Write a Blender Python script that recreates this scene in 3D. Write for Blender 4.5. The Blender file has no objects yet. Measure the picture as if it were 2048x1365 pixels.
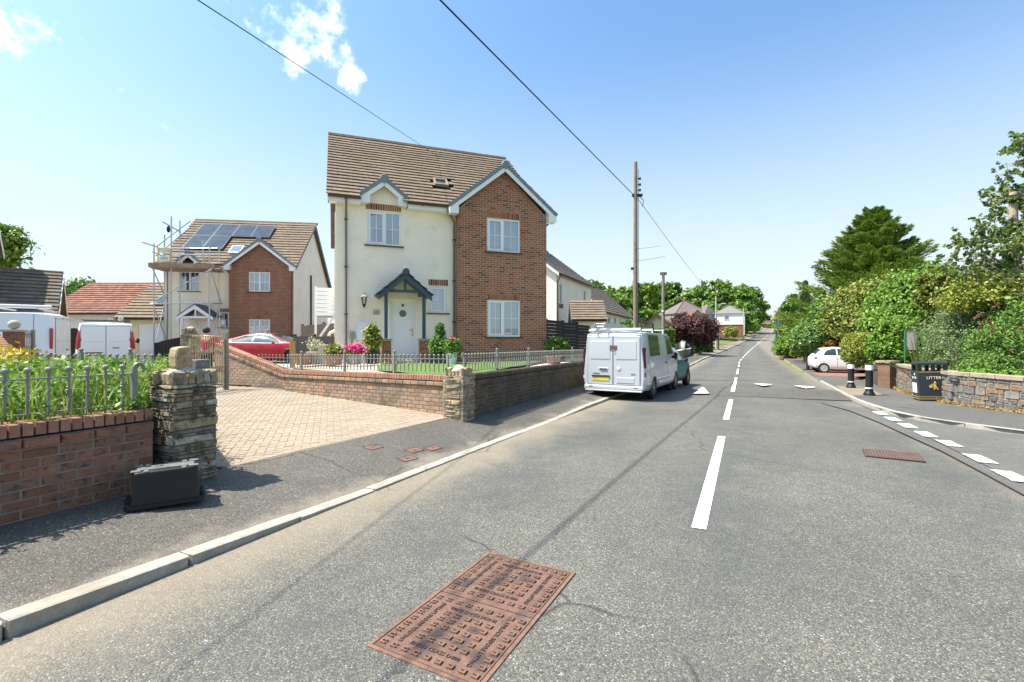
import bpy, math, random
import numpy as np
from mathutils import Vector, Matrix
random.seed(7); rng = np.random.default_rng(7)
sc = bpy.context.scene
COL = sc.collection
F = 955.0; CX = 1024.0; CY = 682.5; CZ = 1.55
# ------------------------------------------------------------------ camera
cd = bpy.data.cameras.new('camera'); cam = bpy.data.objects.new('camera', cd); COL.objects.link(cam)
cam.location = (0, 0, CZ); cam.rotation_euler = (math.radians(90), 0, 0)
cd.sensor_width = 36; cd.lens = F/2048*36; cd.clip_start = .05; cd.clip_end = 4000
sc.camera = cam
# ------------------------------------------------------------------ sun, sky
SUNV = Vector((-.57, -.05, 1.0)).normalized()
SUN_EL = math.asin(SUNV.z); SUN_ROT = math.atan2(SUNV.x, SUNV.y)
sd = bpy.data.lights.new('sun', 'SUN'); sd.energy = 5.0; sd.angle = math.radians(.5); sd.color = (1, .93, .80)
so = bpy.data.objects.new('sun', sd); COL.objects.link(so)
so.rotation_euler = SUNV.to_track_quat('Z', 'Y').to_euler(); so.location = (-20, -5, 40)
W = bpy.data.worlds.new('World'); sc.world = W; W.use_nodes = True
def build_world():
    nt = W.node_tree; nt.nodes.clear(); N = nt.nodes.new; L = nt.links.new
    out = N('ShaderNodeOutputWorld'); bg = N('ShaderNodeBackground'); L(bg.outputs[0], out.inputs[0])
    sky = N('ShaderNodeTexSky'); sky.sky_type = 'NISHITA'; sky.sun_disc = False
    sky.sun_elevation = SUN_EL; sky.sun_rotation = SUN_ROT % (2*math.pi)
    sky.altitude = 50; sky.air_density = 1.0; sky.dust_density = 3.2; sky.ozone_density = .35
    tc = N('ShaderNodeTexCoord')
    def blob(u, v, r0, r1):
        d = Vector(((u-CX)/F, 1, -(v-CY)/F)).normalized()
        dp = N('ShaderNodeVectorMath'); dp.operation = 'DOT_PRODUCT'; dp.inputs[1].default_value = d
        L(tc.outputs['Generated'], dp.inputs[0])
        mr = N('ShaderNodeMapRange'); mr.inputs[1].default_value = math.cos(math.radians(r1)); mr.inputs[2].default_value = math.cos(math.radians(r0))
        L(dp.outputs['Value'], mr.inputs[0]); return mr.outputs[0]
    cur = None
    for b in [(-50, 30, .5, 7), (490, 10, .5, 4.8), (625, 108, .5, 5.2), (695, 158, .2, 2.2), (640, 25, .1, 4), (2110, 185, .2, 2.4), (-1500, 100, 3, 14), (1500, -1200, 3, 16), (300, -900, 3, 16), (3600, 100, 3, 15), (-2500,-500,3,15)]:
        o = blob(*b)
        if cur is None: cur = o
        else:
            m = N('ShaderNodeMath'); m.operation = 'MAXIMUM'; L(cur, m.inputs[0]); L(o, m.inputs[1]); cur = m.outputs[0]
    nz = N('ShaderNodeTexNoise'); nz.inputs['Scale'].default_value = 13; nz.inputs['Detail'].default_value = 9; nz.inputs['Roughness'].default_value = .62
    L(tc.outputs['Generated'], nz.inputs[0])
    a = N('ShaderNodeMath'); a.operation = 'ADD'; sc_ = N('ShaderNodeMath'); sc_.operation = 'MULTIPLY'; sc_.inputs[1].default_value = .64; L(cur, sc_.inputs[0]); L(sc_.outputs[0], a.inputs[0]); nm = N('ShaderNodeMath'); nm.operation = 'MULTIPLY'; nm.inputs[1].default_value = 2.1; L(nz.outputs[0], nm.inputs[0]); L(nm.outputs[0], a.inputs[1])
    mr = N('ShaderNodeMapRange'); mr.interpolation_type = 'SMOOTHSTEP'; mr.inputs[1].default_value = 1.44; mr.inputs[2].default_value = 2.02; L(a.outputs[0], mr.inputs[0])
    mx = N('ShaderNodeMix'); mx.data_type = 'RGBA'; L(mr.outputs[0], mx.inputs[0])
    vm = N('ShaderNodeVectorMath'); vm.operation = 'MULTIPLY'; vm.inputs[1].default_value = (.76, 1.09, 1.28); L(sky.outputs[0], vm.inputs[0])
    sz = N('ShaderNodeSeparateXYZ'); L(tc.outputs['Generated'], sz.inputs[0]); hz = N('ShaderNodeMapRange'); hz.interpolation_type = 'SMOOTHSTEP'; hz.inputs[1].default_value = .58; hz.inputs[2].default_value = -.05; hz.inputs[3].default_value = 0; hz.inputs[4].default_value = .95; L(sz.outputs[2], hz.inputs[0])
    hm = N('ShaderNodeMix'); hm.data_type = 'RGBA'; L(hz.outputs[0], hm.inputs[0]); L(vm.outputs[0], hm.inputs[6]); hm.inputs[7].default_value = (4.3, 4.65, 4.9, 1); L(hm.outputs[2], mx.inputs[6]); mx.inputs[7].default_value = (10.5, 10.8, 11.2, 1)
    L(mx.outputs[2], bg.inputs[0]); bg.inputs[1].default_value = .11
build_world()
sc.view_settings.view_transform = 'Standard'; sc.view_settings.look = 'None'
sc.view_settings.gamma = 1; sc.view_settings.exposure = 1.05
sc.render.engine = 'CYCLES'
try:
    sc.cycles.max_bounces = 6; sc.cycles.transparent_max_bounces = 12; sc.cycles.use_denoising = True
except Exception: pass
# ------------------------------------------------------------------ helpers
HP = [(-60,.3),(-20,.12),(0,0),(5,0),(12,-.12),(20,-.21),(30,-.27),(40,-.22),(50,-.1),(62,.1),(75,.36),(90,.75),(114,1.5),(150,3.2),(180,4.75),(250,8.5),(290,9.6),(330,9.6),(500,8)]
_hx = np.arange(-60, 500, .5); _hy = np.interp(_hx, [p[0] for p in HP], [p[1] for p in HP]); _hy = np.convolve(np.pad(_hy, 8, 'edge'), np.ones(17)/17, 'valid')
def H(y): return float(np.interp(y, _hx, _hy))
_cy = np.array([-60,42,60,75,114,150,200,250,330,500], float)
_cx = [-.376+.486*-60, -.376+.486*42]
for a_, b_, s_ in [(42,60,.53),(60,75,.54),(75,114,.556),(114,150,.578),(150,200,.575),(200,250,.57),(250,330,.55),(330,500,.5)]:
    _cx.append(_cx[-1]+s_*(b_-a_))
def RX(y): return float(np.interp(y, _cy, _cx))
def gp(u, v, dz=0.0, zabs=None):
    y = 10.0
    for _ in range(60):
        z = zabs if zabs is not None else H(y)+dz
        y = .5*y + .5*F*(CZ-z)/max(v-CY, 1e-3)
    return ((u-CX)/F*y, y, zabs if zabs is not None else H(y)+dz)
def X_(u, y): return (u-CX)/F*y
def Z_(v, y): return CZ-(v-CY)/F*y
def frame_hit(O, ang, u, v, c):
    a = math.radians(ang); e1 = (math.cos(a), math.sin(a)); e2 = (-math.sin(a), math.cos(a))
    rx, rz = (u-CX)/F, -(v-CY)/F
    t = (c+O[0]*e2[0]+O[1]*e2[1])/(rx*e2[0]+e2[1])
    return ((t*rx-O[0])*e1[0]+(t-O[1])*e1[1], c, CZ+t*rz)

def tag(o, label=None, cat=None, group=None, kind=None):
    if label: o['label'] = label
    if cat: o['category'] = cat
    if group: o['group'] = group
    if kind: o['kind'] = kind
    return o
def thing(name, label, cat, loc=(0,0,0), rot=0, group=None, scale=1):
    o = bpy.data.objects.new(name, None); COL.objects.link(o); o.empty_display_size = .2
    o.location = tuple(loc) if len(loc) == 3 else (loc[0], loc[1], 0); o.rotation_euler = (0, 0, math.radians(rot)); o.scale = (scale,)*3 if not isinstance(scale, tuple) else scale
    return tag(o, label, cat, group)
def mw(o):
    m = Matrix.LocRotScale(o.location, o.rotation_euler, o.scale)
    return mw(o.parent) @ m if o.parent else m
class MB:
    def __init__(s): s.v = []; s.f = []; s.m = []
    def add(s, vs, fs, mi=0, M=None):
        b = len(s.v)
        if M is not None: vs = [tuple(M @ Vector(p)) for p in vs]
        s.v += [tuple(p) for p in vs]; s.f += [tuple(b+i for i in f) for f in fs]; s.m += [mi]*len(fs); return s
    def box(s, x0, x1, y0, y1, z0, z1, mi=0, M=None):
        vs = [(x0,y0,z0),(x1,y0,z0),(x1,y1,z0),(x0,y1,z0),(x0,y0,z1),(x1,y0,z1),(x1,y1,z1),(x0,y1,z1)]
        return s.add(vs, [(0,3,2,1),(4,5,6,7),(0,1,5,4),(1,2,6,5),(2,3,7,6),(3,0,4,7)], mi, M)
    def bar(s, p, q, w, h, mi=0, up=(0,0,1)):
        p = Vector(p); q = Vector(q); d = q-p; L = d.length; d.normalize(); u = Vector(up)
        r = d.cross(u)
        if r.length < 1e-4: r = d.cross(Vector((0,1,0)))
        r.normalize(); u = r.cross(d); M = Matrix((d, r, u)).transposed().to_4x4(); M.translation = p
        return s.box(0, L, -w/2, w/2, -h/2, h/2, mi, M)
    def tube(s, pts, r, n=8, mi=0, cap=True):
        pts = [Vector(p) for p in pts]; rs = r if isinstance(r, (list, tuple)) else [r]*len(pts)
        vs = []; fs = []; prev = None
        for i, p in enumerate(pts):
            d = (pts[min(i+1, len(pts)-1)]-pts[max(i-1, 0)]).normalized()
            if prev is None:
                a = d.cross(Vector((0,0,1)))
                if a.length < .05: a = d.cross(Vector((1,0,0)))
            else: a = prev - d*prev.dot(d)
            a.normalize(); prev = a; b = d.cross(a)
            for k in range(n):
                t = 2*math.pi*k/n; vs.append(p+a*math.cos(t)*rs[i]+b*math.sin(t)*rs[i])
        for i in range(len(pts)-1):
            for k in range(n):
                k2 = (k+1) % n; fs.append((i*n+k, i*n+k2, (i+1)*n+k2, (i+1)*n+k))
        if cap: fs.append(tuple(range(n))[::-1]); fs.append(tuple((len(pts)-1)*n+k for k in range(n)))
        return s.add(vs, fs, mi)
    def lathe(s, prof, n=12, c=(0,0,0), mi=0, M=None):
        vs = []; fs = []
        for r, z in prof:
            for k in range(n):
                t = 2*math.pi*k/n; vs.append((c[0]+r*math.cos(t), c[1]+r*math.sin(t), c[2]+z))
        for i in range(len(prof)-1):
            for k in range(n):
                k2 = (k+1) % n; fs.append((i*n+k, i*n+k2, (i+1)*n+k2, (i+1)*n+k))
        fs.append(tuple(range(n))[::-1]); fs.append(tuple((len(prof)-1)*n+k for k in range(n)))
        return s.add(vs, fs, mi, M)
    def prism(s, poly, axis, a, b, mi=0, M=None):
        n = len(poly)
        def P(p, t): return {'y': (p[0], t, p[1]), 'x': (t, p[0], p[1]), 'z': (p[0], p[1], t)}[axis]
        vs = [P(p, a) for p in poly]+[P(p, b) for p in poly]
        fs = [tuple(range(n)), tuple(range(n, 2*n))[::-1]]+[(i, i+n, (i+1) % n+n, (i+1) % n) for i in range(n)]
        return s.add(vs, fs, mi, M)
    def ball(s, c, r, n=8, m=6, mi=0, sc_=(1,1,1)):
        return s.lathe([(max(r*math.sin(math.pi*i/m), 1e-4)*sc_[0], -r*math.cos(math.pi*i/m)*sc_[2]) for i in range(m+1)], n, c, mi)
    def mesh(s, name, mats, smooth=False):
        me = bpy.data.meshes.new(name); me.from_pydata(s.v, [], s.f)
        for m_ in (mats if isinstance(mats, (list, tuple)) else [mats]): me.materials.append(m_)
        if any(s.m): me.polygons.foreach_set('material_index', s.m)
        if smooth:
            me.polygons.foreach_set('use_smooth', [True]*len(s.f))
        me.update(); return me
    def build(s, name, mats, parent=None, smooth=False, bev=0, kind=None, label=None, fix=True):
        me = s.mesh(name, mats, smooth)
        if fix:
            import bmesh
            bm = bmesh.new(); bm.from_mesh(me); bmesh.ops.recalc_face_normals(bm, faces=bm.faces); bm.to_mesh(me); bm.free()
        if smooth:
            try: me.set_sharp_from_angle(angle=math.radians(40))
            except Exception: pass
        o = bpy.data.objects.new(name, me); COL.objects.link(o); o.parent = parent
        if bev:
            b = o.modifiers.new('bevel', 'BEVEL'); b.width = bev; b.segments = 2; b.limit_method = 'ANGLE'
        if kind: o['kind'] = kind
        if label: o['label'] = label
        return o
def np_mesh(name, V, Q, mats, parent=None, mi=None, smooth=False):
    me = bpy.data.meshes.new(name); nv = len(V); nf = len(Q); k = Q.shape[1]
    me.vertices.add(nv); me.vertices.foreach_set('co', V.astype(np.float32).ravel())
    me.loops.add(nf*k); me.loops.foreach_set('vertex_index', Q.astype(np.int32).ravel())
    me.polygons.add(nf); me.polygons.foreach_set('loop_start', np.arange(0, nf*k, k, dtype=np.int32)); me.polygons.foreach_set('loop_total', np.full(nf, k, np.int32))
    for m_ in (mats if isinstance(mats, (list, tuple)) else [mats]): me.materials.append(m_)
    if mi is not None: me.polygons.foreach_set('material_index', mi.astype(np.int32))
    if smooth: me.polygons.foreach_set('use_smooth', [True]*nf)
    me.update(calc_edges=True); me.validate()
    o = bpy.data.objects.new(name, me); COL.objects.link(o); o.parent = parent; return o

def pieces(parent, name, items, meshes, limit=300, stuff_name=None, force_stuff=False):
    """items: [(Matrix local to parent, mesh index)]; the nearest `limit` become parts, the rest one stuff part"""
    if not items: return
    Mp = mw(parent); cpos = Vector((0, 0, CZ))
    items = sorted(items, key=lambda it: ((Mp @ it[0].translation)-cpos).length)
    ind, rest = (items[:limit], items[limit:]) if not force_stuff else ([], items)
    for M, k in ind:
        o = bpy.data.objects.new(name, meshes[k]); COL.objects.link(o); o.parent = parent; o.matrix_local = M
    if rest:
        vs = []; fs = []; mi = []; mats = []
        mb = MB()
        for m_ in meshes:
            for mt in m_.materials:
                if mt not in mats: mats.append(mt)
        cache = {}
        for M, k in rest:
            if k not in cache:
                m_ = meshes[k]; cache[k] = ([Vector(v.co) for v in m_.vertices], [tuple(p.vertices) for p in m_.polygons], mats.index(m_.materials[0]))
            v, f, q = cache[k]; mb.add([M @ p for p in v], f, q)
        o = mb.build(stuff_name or name, mats, parent, fix=False); o['kind'] = 'stuff'
def TM(c, s=(1,1,1), B=None, rz=0):
    R = B if B is not None else Matrix.Rotation(rz, 3, 'Z')
    M = (R @ Matrix.Diagonal(s)).to_4x4(); M.translation = Vector(c); return M
# ------------------------------------------------------------------ materials
_mc = {}
def lin(c):
    return tuple(c)+(1,)
def M(name, cols, rough=.75, noise=None, fine=None, bump=None, metal=0, coat=0, stain=None, spec=.4, rnd=False, emit=0, alpha=None, trans=0, coord='Object', speck=None, sub=0):
    if name in _mc: return _mc[name]
    m = bpy.data.materials.new(name); m.use_nodes = True; nt = m.node_tree; N = nt.nodes.new; L = nt.links.new
    bs = nt.nodes['Principled BSDF']; bs.inputs['Roughness'].default_value = rough; bs.inputs['Metallic'].default_value = metal
    bs.inputs['Specular IOR Level'].default_value = spec; bs.inputs['Coat Weight'].default_value = coat
    if coat: bs.inputs['Coat Roughness'].default_value = .05
    tc = N('ShaderNodeTexCoord'); ge = N('ShaderNodeNewGeometry')
    co = ge.outputs['Position'] if coord == 'World' else tc.outputs['Object']
    def nz(scale, det=5, rgh=.6):
        n = N('ShaderNodeTexNoise'); n.inputs['Scale'].default_value = scale; n.inputs['Detail'].default_value = det; n.inputs['Roughness'].default_value = rgh; L(co, n.inputs[0]); return n.outputs[0]
    if len(cols) == 1:
        rgb = N('ShaderNodeRGB'); rgb.outputs[0].default_value = lin(cols[0]); cur = rgb.outputs[0]
    else:
        cr = N('ShaderNodeValToRGB'); cr.color_ramp.interpolation = 'LINEAR' if not rnd else 'CONSTANT'
        el = cr.color_ramp.elements
        while len(el) < len(cols): el.new(.5)
        for i, c in enumerate(cols):
            el[i].position = i/(len(cols)-1) if not rnd else i/len(cols); el[i].color = lin(c)
        if rnd:
            oi = N('ShaderNodeObjectInfo'); ad = N('ShaderNodeMath'); ad.operation = 'ADD'; L(oi.outputs['Random'], ad.inputs[0]); L(ge.outputs['Random Per Island'], ad.inputs[1])
            fr = N('ShaderNodeMath'); fr.operation = 'FRACT'; L(ad.outputs[0], fr.inputs[0]); L(fr.outputs[0], cr.inputs[0])
        else:
            n = nz((noise or (3, 0))[0]); mr = N('ShaderNodeMapRange'); mr.inputs[1].default_value = .3; mr.inputs[2].default_value = .7; L(n, mr.inputs[0]); L(mr.outputs[0], cr.inputs[0])
        cur = cr.outputs[0]
    def mul(cur, fac, lo, hi):
        mr = N('ShaderNodeMapRange'); mr.inputs[1].default_value = .25; mr.inputs[2].default_value = .75; mr.inputs[3].default_value = lo; mr.inputs[4].default_value = hi; L(fac, mr.inputs[0])
        mx = N('ShaderNodeVectorMath'); mx.operation = 'SCALE'; L(cur, mx.inputs[0]); L(mr.outputs[0], mx.inputs['Scale']); return mx.outputs[0]
    if noise and noise[1]: cur = mul(cur, nz(noise[0]), 1-noise[1], 1+noise[1])
    if fine: cur = mul(cur, nz(fine[0], 3, .7), 1-fine[1], 1+fine[1])
    if speck:   # (scale, colour, amount 0..1)
        vo = N('ShaderNodeTexVoronoi'); vo.inputs['Scale'].default_value = speck[0]; L(co, vo.inputs[0])
        sx = N('ShaderNodeSeparateColor'); L(vo.outputs['Color'], sx.inputs[0])
        gt = N('ShaderNodeMath'); gt.operation = 'GREATER_THAN'; gt.inputs[1].default_value = 1-speck[2]; L(sx.outputs[0], gt.inputs[0])
        mx = N('ShaderNodeMix'); mx.data_type = 'RGBA'; L(gt.outputs[0], mx.inputs[0]); L(cur, mx.inputs[6]); mx.inputs[7].default_value = lin(speck[1]); cur = mx.outputs[2]
    if stain:   # (colour, scale, lo, hi)
        n = nz(stain[1], 7, .65); mr = N('ShaderNodeMapRange'); mr.inputs[1].default_value = stain[2]; mr.inputs[2].default_value = stain[3]; L(n, mr.inputs[0])
        mx = N('ShaderNodeMix'); mx.data_type = 'RGBA'; L(mr.outputs[0], mx.inputs[0]); L(cur, mx.inputs[6]); mx.inputs[7].default_value = lin(stain[0]); cur = mx.outputs[2]
    L(cur, bs.inputs['Base Color'])
    if bump:
        n = nz(bump[0], 4, .7); b = N('ShaderNodeBump'); b.inputs['Strength'].default_value = bump[1]; b.inputs['Distance'].default_value = .01; L(n, b.inputs['Height']); L(b.outputs[0], bs.inputs['Normal'])
    if emit: bs.inputs['Emission Color'].default_value = lin(cols[0]); bs.inputs['Emission Strength'].default_value = emit
    if trans:
        tr = N('ShaderNodeBsdfTranslucent'); L(cur, tr.inputs[0]); mx = N('ShaderNodeMixShader'); mx.inputs[0].default_value = trans
        L(bs.outputs[0], mx.inputs[1]); L(tr.outputs[0], mx.inputs[2]); L(mx.outputs[0], nt.nodes['Material Output'].inputs[0])
    _mc[name] = m; return m
def glass_mat(name, tint=(.6,.84,.9), fac=.26, dark=None):
    if name in _mc: return _mc[name]
    m = bpy.data.materials.new(name); m.use_nodes = True; nt = m.node_tree; N = nt.nodes.new; L = nt.links.new
    nt.nodes.remove(nt.nodes['Principled BSDF'])
    tr = N('ShaderNodeBsdfTransparent'); tr.inputs[0].default_value = lin(tint)
    gl = N('ShaderNodeBsdfGlossy'); gl.inputs['Roughness'].default_value = .02; gl.inputs[0].default_value = (.9,.95,1,1)
    if dark is not None:
        tr = N('ShaderNodeBsdfDiffuse'); tr.inputs[0].default_value = lin(dark)
    lw = N('ShaderNodeLayerWeight'); lw.inputs[0].default_value = .35
    mr = N('ShaderNodeMapRange'); mr.inputs[3].default_value = fac; mr.inputs[4].default_value = .95; L(lw.outputs['Fresnel'], mr.inputs[0])
    mx = N('ShaderNodeMixShader'); L(mr.outputs[0], mx.inputs[0]); L(tr.outputs[0], mx.inputs[1]); L(gl.outputs[0], mx.inputs[2])
    L(mx.outputs[0], nt.nodes['Material Output'].inputs[0]); _mc[name] = m; return m
def leaf_mat(name, cols, rough=.5, trans=.26):
    if name in _mc: return _mc[name]
    m = M(name, cols, rough=rough, noise=(1.2, .18), rnd=True, spec=.35, trans=trans, coord='World'); return m
def brick_tex(name, c1, c2, mortar, axis='x', bw=.225, rh=.075):
    if name in _mc: return _mc[name]
    m = bpy.data.materials.new(name); m.use_nodes = True; nt = m.node_tree; N = nt.nodes.new; L = nt.links.new
    bs = nt.nodes['Principled BSDF']; bs.inputs['Roughness'].default_value = .85; bs.inputs['Specular IOR Level'].default_value = .25
    tc = N('ShaderNodeTexCoord'); sp = N('ShaderNodeSeparateXYZ'); L(tc.outputs['Object'], sp.inputs[0])
    cb = N('ShaderNodeCombineXYZ'); L(sp.outputs[0 if axis == 'x' else 1], cb.inputs[0]); L(sp.outputs[2], cb.inputs[1])
    br = N('ShaderNodeTexBrick'); L(cb.outputs[0], br.inputs[0]); br.inputs['Scale'].default_value = 1
    br.inputs['Brick Width'].default_value = bw; br.inputs['Row Height'].default_value = rh; br.inputs['Mortar Size'].default_value = .006; br.inputs['Mortar Smooth'].default_value = .2
    br.inputs['Color1'].default_value = lin(c1); br.inputs['Color2'].default_value = lin(c2); br.inputs['Mortar'].default_value = lin(mortar)
    nz = N('ShaderNodeTexNoise'); nz.inputs['Scale'].default_value = 3; nz.inputs['Detail'].default_value = 6; L(tc.outputs['Object'], nz.inputs[0])
    mr = N('ShaderNodeMapRange'); mr.inputs[3].default_value = .6; mr.inputs[4].default_value = 1.4; L(nz.outputs[0], mr.inputs[0])
    mx = N('ShaderNodeVectorMath'); mx.operation = 'SCALE'; L(br.outputs[0], mx.inputs[0]); L(mr.outputs[0], mx.inputs['Scale']); L(mx.outputs[0], bs.inputs['Base Color'])
    b = N('ShaderNodeBump'); b.inputs['Distance'].default_value = .008; b.invert = True; L(br.outputs['Fac'], b.inputs['Height']); L(b.outputs[0], bs.inputs['Normal'])
    _mc[name] = m; return m
def asphalt(name, lo, hi, tint, big=.25, scale=95, dust=None, dark=None):
    """chip-seal surface: stones of mixed greys, large soft patches, dirt band along one kerb, worn dark blotches"""
    m = bpy.data.materials.new(name); m.use_nodes = True; nt = m.node_tree; N = nt.nodes.new; L = nt.links.new
    bs = nt.nodes['Principled BSDF']; bs.inputs['Roughness'].default_value = .8; bs.inputs['Specular IOR Level'].default_value = .35
    ge = N('ShaderNodeNewGeometry'); co = ge.outputs['Position']
    def noise(s, d=5, r=.6):
        n = N('ShaderNodeTexNoise'); n.inputs['Scale'].default_value = s; n.inputs['Detail'].default_value = d; n.inputs['Roughness'].default_value = r; L(co, n.inputs[0]); return n.outputs[0]
    def mrange(x, a, b, c, d, sm=False):
        q = N('ShaderNodeMapRange'); q.interpolation_type = 'SMOOTHSTEP' if sm else 'LINEAR'
        for i, t in enumerate((a, b, c, d)): q.inputs[i+1].default_value = t
        L(x, q.inputs[0]); return q.outputs[0]
    def mix(f, a, b):
        q = N('ShaderNodeMix'); q.data_type = 'RGBA'; L(f, q.inputs[0])
        (L(a, q.inputs[6]) if not isinstance(a, tuple) else setattr(q.inputs[6], 'default_value', a))
        (L(b, q.inputs[7]) if not isinstance(b, tuple) else setattr(q.inputs[7], 'default_value', b)); return q.outputs[2]
    def math_(op, a, b):
        q = N('ShaderNodeMath'); q.operation = op
        for i, t in enumerate((a, b)):
            if isinstance(t, (int, float)): q.inputs[i].default_value = t
            else: L(t, q.inputs[i])
        return q.outputs[0]
    vo = N('ShaderNodeTexVoronoi'); vo.inputs['Scale'].default_value = scale; L(co, vo.inputs[0])
    sx = N('ShaderNodeSeparateColor'); L(vo.outputs['Color'], sx.inputs[0])
    cr = N('ShaderNodeValToRGB'); L(sx.outputs[0], cr.inputs[0]); el = cr.color_ramp.elements
    el[0].color = lin([lo*t for t in tint]); el[1].color = lin([hi*t for t in tint]); e = el.new(.55); e.color = lin([(lo*.6+hi*.4)*t for t in tint]); e = el.new(.93); e.color = lin([hi*.95*tint[0], hi*.9*tint[1], hi*.8*tint[2]]); el[-1].color = lin([hi*1.7]*3)
    edge = mrange(vo.outputs['Distance'], .0, .75/1, 1.15, .5)
    v = N('ShaderNodeVectorMath'); v.operation = 'SCALE'; L(cr.outputs[0], v.inputs[0]); L(edge, v.inputs['Scale']); cur = v.outputs[0]
    bigm = mrange(noise(.45, 6, .6), .3, .7, 1-big, 1+big)
    v = N('ShaderNodeVectorMath'); v.operation = 'SCALE'; L(cur, v.inputs[0]); L(bigm, v.inputs['Scale']); cur = v.outputs[0]
    midm = mrange(noise(4, 5, .7), .3, .7, .88, 1.12)
    v = N('ShaderNodeVectorMath'); v.operation = 'SCALE'; L(cur, v.inputs[0]); L(midm, v.inputs['Scale']); cur = v.outputs[0]
    sp = N('ShaderNodeSeparateXYZ'); L(co, sp.inputs[0])
    # signed distance from the road centre line x = -.376 + .486 y
    dist = math_('MULTIPLY', math_('SUBTRACT', math_('ADD', sp.outputs[0], .376), math_('MULTIPLY', sp.outputs[1], .486)), .8994)
    if dark:    # worn, tar-rich blotches and wheel tracks where the chips are gone
        for d0, w_ in dark:
            tr = mrange(math_('ABSOLUTE', math_('SUBTRACT', math_('ADD', dist, math_('MULTIPLY', math_('SUBTRACT', noise(.22, 2), .5), 3.0)), d0), 0), 0, w_, 1, 0, True)
            bl = mrange(noise(.7, 8, .75), .38, .6, 0, .55, True)
            cur = mix(math_('MULTIPLY', tr, bl), cur, (.055, .058, .06, 1))
    if dust:    # (side distance a, b, colour, amount)
        for a, b, c, am in dust:
            f = mrange(math_('ADD', dist, math_('MULTIPLY', math_('SUBTRACT', noise(1.3, 5), .5), 1.3)), a, b, 0, am, True)
            f2 = math_('MULTIPLY', f, mrange(noise(22, 4, .8), .2, .6, .35, 1))
            cur = mix(f2, cur, lin(c))
    # cracks
    vc = N('ShaderNodeTexVoronoi'); vc.feature = 'DISTANCE_TO_EDGE'; vc.inputs['Scale'].default_value = .33
    wv = N('ShaderNodeMix'); wv.data_type = 'RGBA'; wv.inputs[0].default_value = .25; L(co, wv.inputs[6]); nn = N('ShaderNodeTexNoise'); nn.inputs['Scale'].default_value = 2.2; nn.inputs['Detail'].default_value = 6; L(co, nn.inputs[0]); L(nn.outputs['Color'], wv.inputs[7])
    L(wv.outputs[2], vc.inputs[0])
    ck = math_('MULTIPLY', mrange(vc.outputs['Distance'], 0, .006, .75, 0), mrange(noise(.5, 2), .5, .58, 0, 1))
    cur = mix(ck, cur, (.02, .02, .02, 1))
    L(cur, bs.inputs['Base Color'])
    b = N('ShaderNodeBump'); b.inputs['Strength'].default_value = .55; b.inputs['Distance'].default_value = .006; b.invert = True; L(vo.outputs['Distance'], b.inputs['Height']); L(b.outputs[0], bs.inputs['Normal'])
    return m
m_road = asphalt('road_chippings', .08, .225, (1.035, 1.0, .885), .14, 125, dust=[(-2.15, -3.1, (.26, .21, .15), .7), (2.5, 3.3, (.22, .18, .14), .6)], dark=[(.2, 1.0), (2.2, .9), (-1.9, .8)])
m_side = asphalt('side_road_asphalt', .10, .2, (1.03, 1.0, .95), .12, 140)
m_band = asphalt('table_asphalt', .08, .16, (1.1, 1.0, .9), .15, 130)
m_pave = asphalt('pavement_asphalt', .068, .17, (1.09, 1.0, .88), .16, 110, dust=[(-3.5, -3.15, (.3, .25, .19), .5)])
m_paveR = asphalt('pavement_asphalt_far_side', .09, .17, (1.03, 1.0, .96), .15, 120)
m_kerb = M('kerb_concrete', [(.29,.27,.23), (.34,.315,.27)], rough=.9, noise=(6, .2), fine=(60, .2), bump=(90, .5), coord='World', stain=((.25,.2,.15), 2.5, .5, .75))
m_mortar = M('mortar', [(.36,.33,.28)], rough=.95, noise=(8, .2), fine=(80, .15), bump=(60, .6), coord='World')
m_mortar_brown = M('mortar_brown', [(.23,.2,.16)], rough=.95, noise=(8, .25), fine=(80, .15), bump=(60, .6), coord='World')
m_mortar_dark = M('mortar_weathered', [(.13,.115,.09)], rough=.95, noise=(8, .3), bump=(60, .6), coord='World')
m_brick_near = M('brick_brown_red', [(.25,.115,.068), (.21,.095,.06), (.28,.13,.078), (.235,.12,.08), (.2,.085,.05)], rough=.85, noise=(9, .2), fine=(60, .25), bump=(50, .7), rnd=True, coord='World', stain=((.05,.036,.032), 16, .53, .68))
m_brick_cope = M('brick_coping_red', [(.29,.15,.095), (.25,.125,.08), (.31,.17,.11)], rough=.85, noise=(9, .2), fine=(60, .25), bump=(50, .7), rnd=True, coord='World', stain=((.07,.055,.045), 14, .6, .72))
m_brick_drive = M('brick_buff_weathered', [(.3,.2,.135), (.26,.165,.11), (.33,.2,.125), (.22,.15,.105), (.27,.2,.145)], rough=.88, noise=(5, .25), fine=(40, .25), bump=(50, .6), rnd=True, coord='World', stain=((.1,.08,.06), 1.3, .48, .68))
m_brick_street = M('brick_mossy_brown', [(.10,.062,.04), (.13,.08,.05), (.075,.055,.038), (.11,.075,.055)], rough=.9, noise=(4, .35), fine=(40, .3), bump=(50, .7), rnd=True, coord='World', stain=((.045,.045,.03), 1.6, .42, .62))
m_brick_house = M('brick_house_red', [(.29,.115,.06), (.32,.13,.07), (.26,.10,.052), (.31,.125,.065), (.16,.065,.045), (.34,.14,.075)], rough=.85, noise=(6, .12), fine=(50, .2), bump=(50, .5), rnd=True, coord='World')
m_house_mortar = M('mortar_buff', [(.46,.36,.25)], rough=.95, noise=(8, .15), coord='World')
m_render = M('render_cream', [(.88,.785,.645), (.9,.81,.67)], rough=.92, noise=(1.2, .05), fine=(30, .08), bump=(110, .7), coord='World', stain=((.66,.58,.45), 1.6, .56, .9))
m_render_w = M('render_white', [(.74,.72,.66)], rough=.9, noise=(1.2, .05), bump=(110, .5), coord='World')
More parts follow.
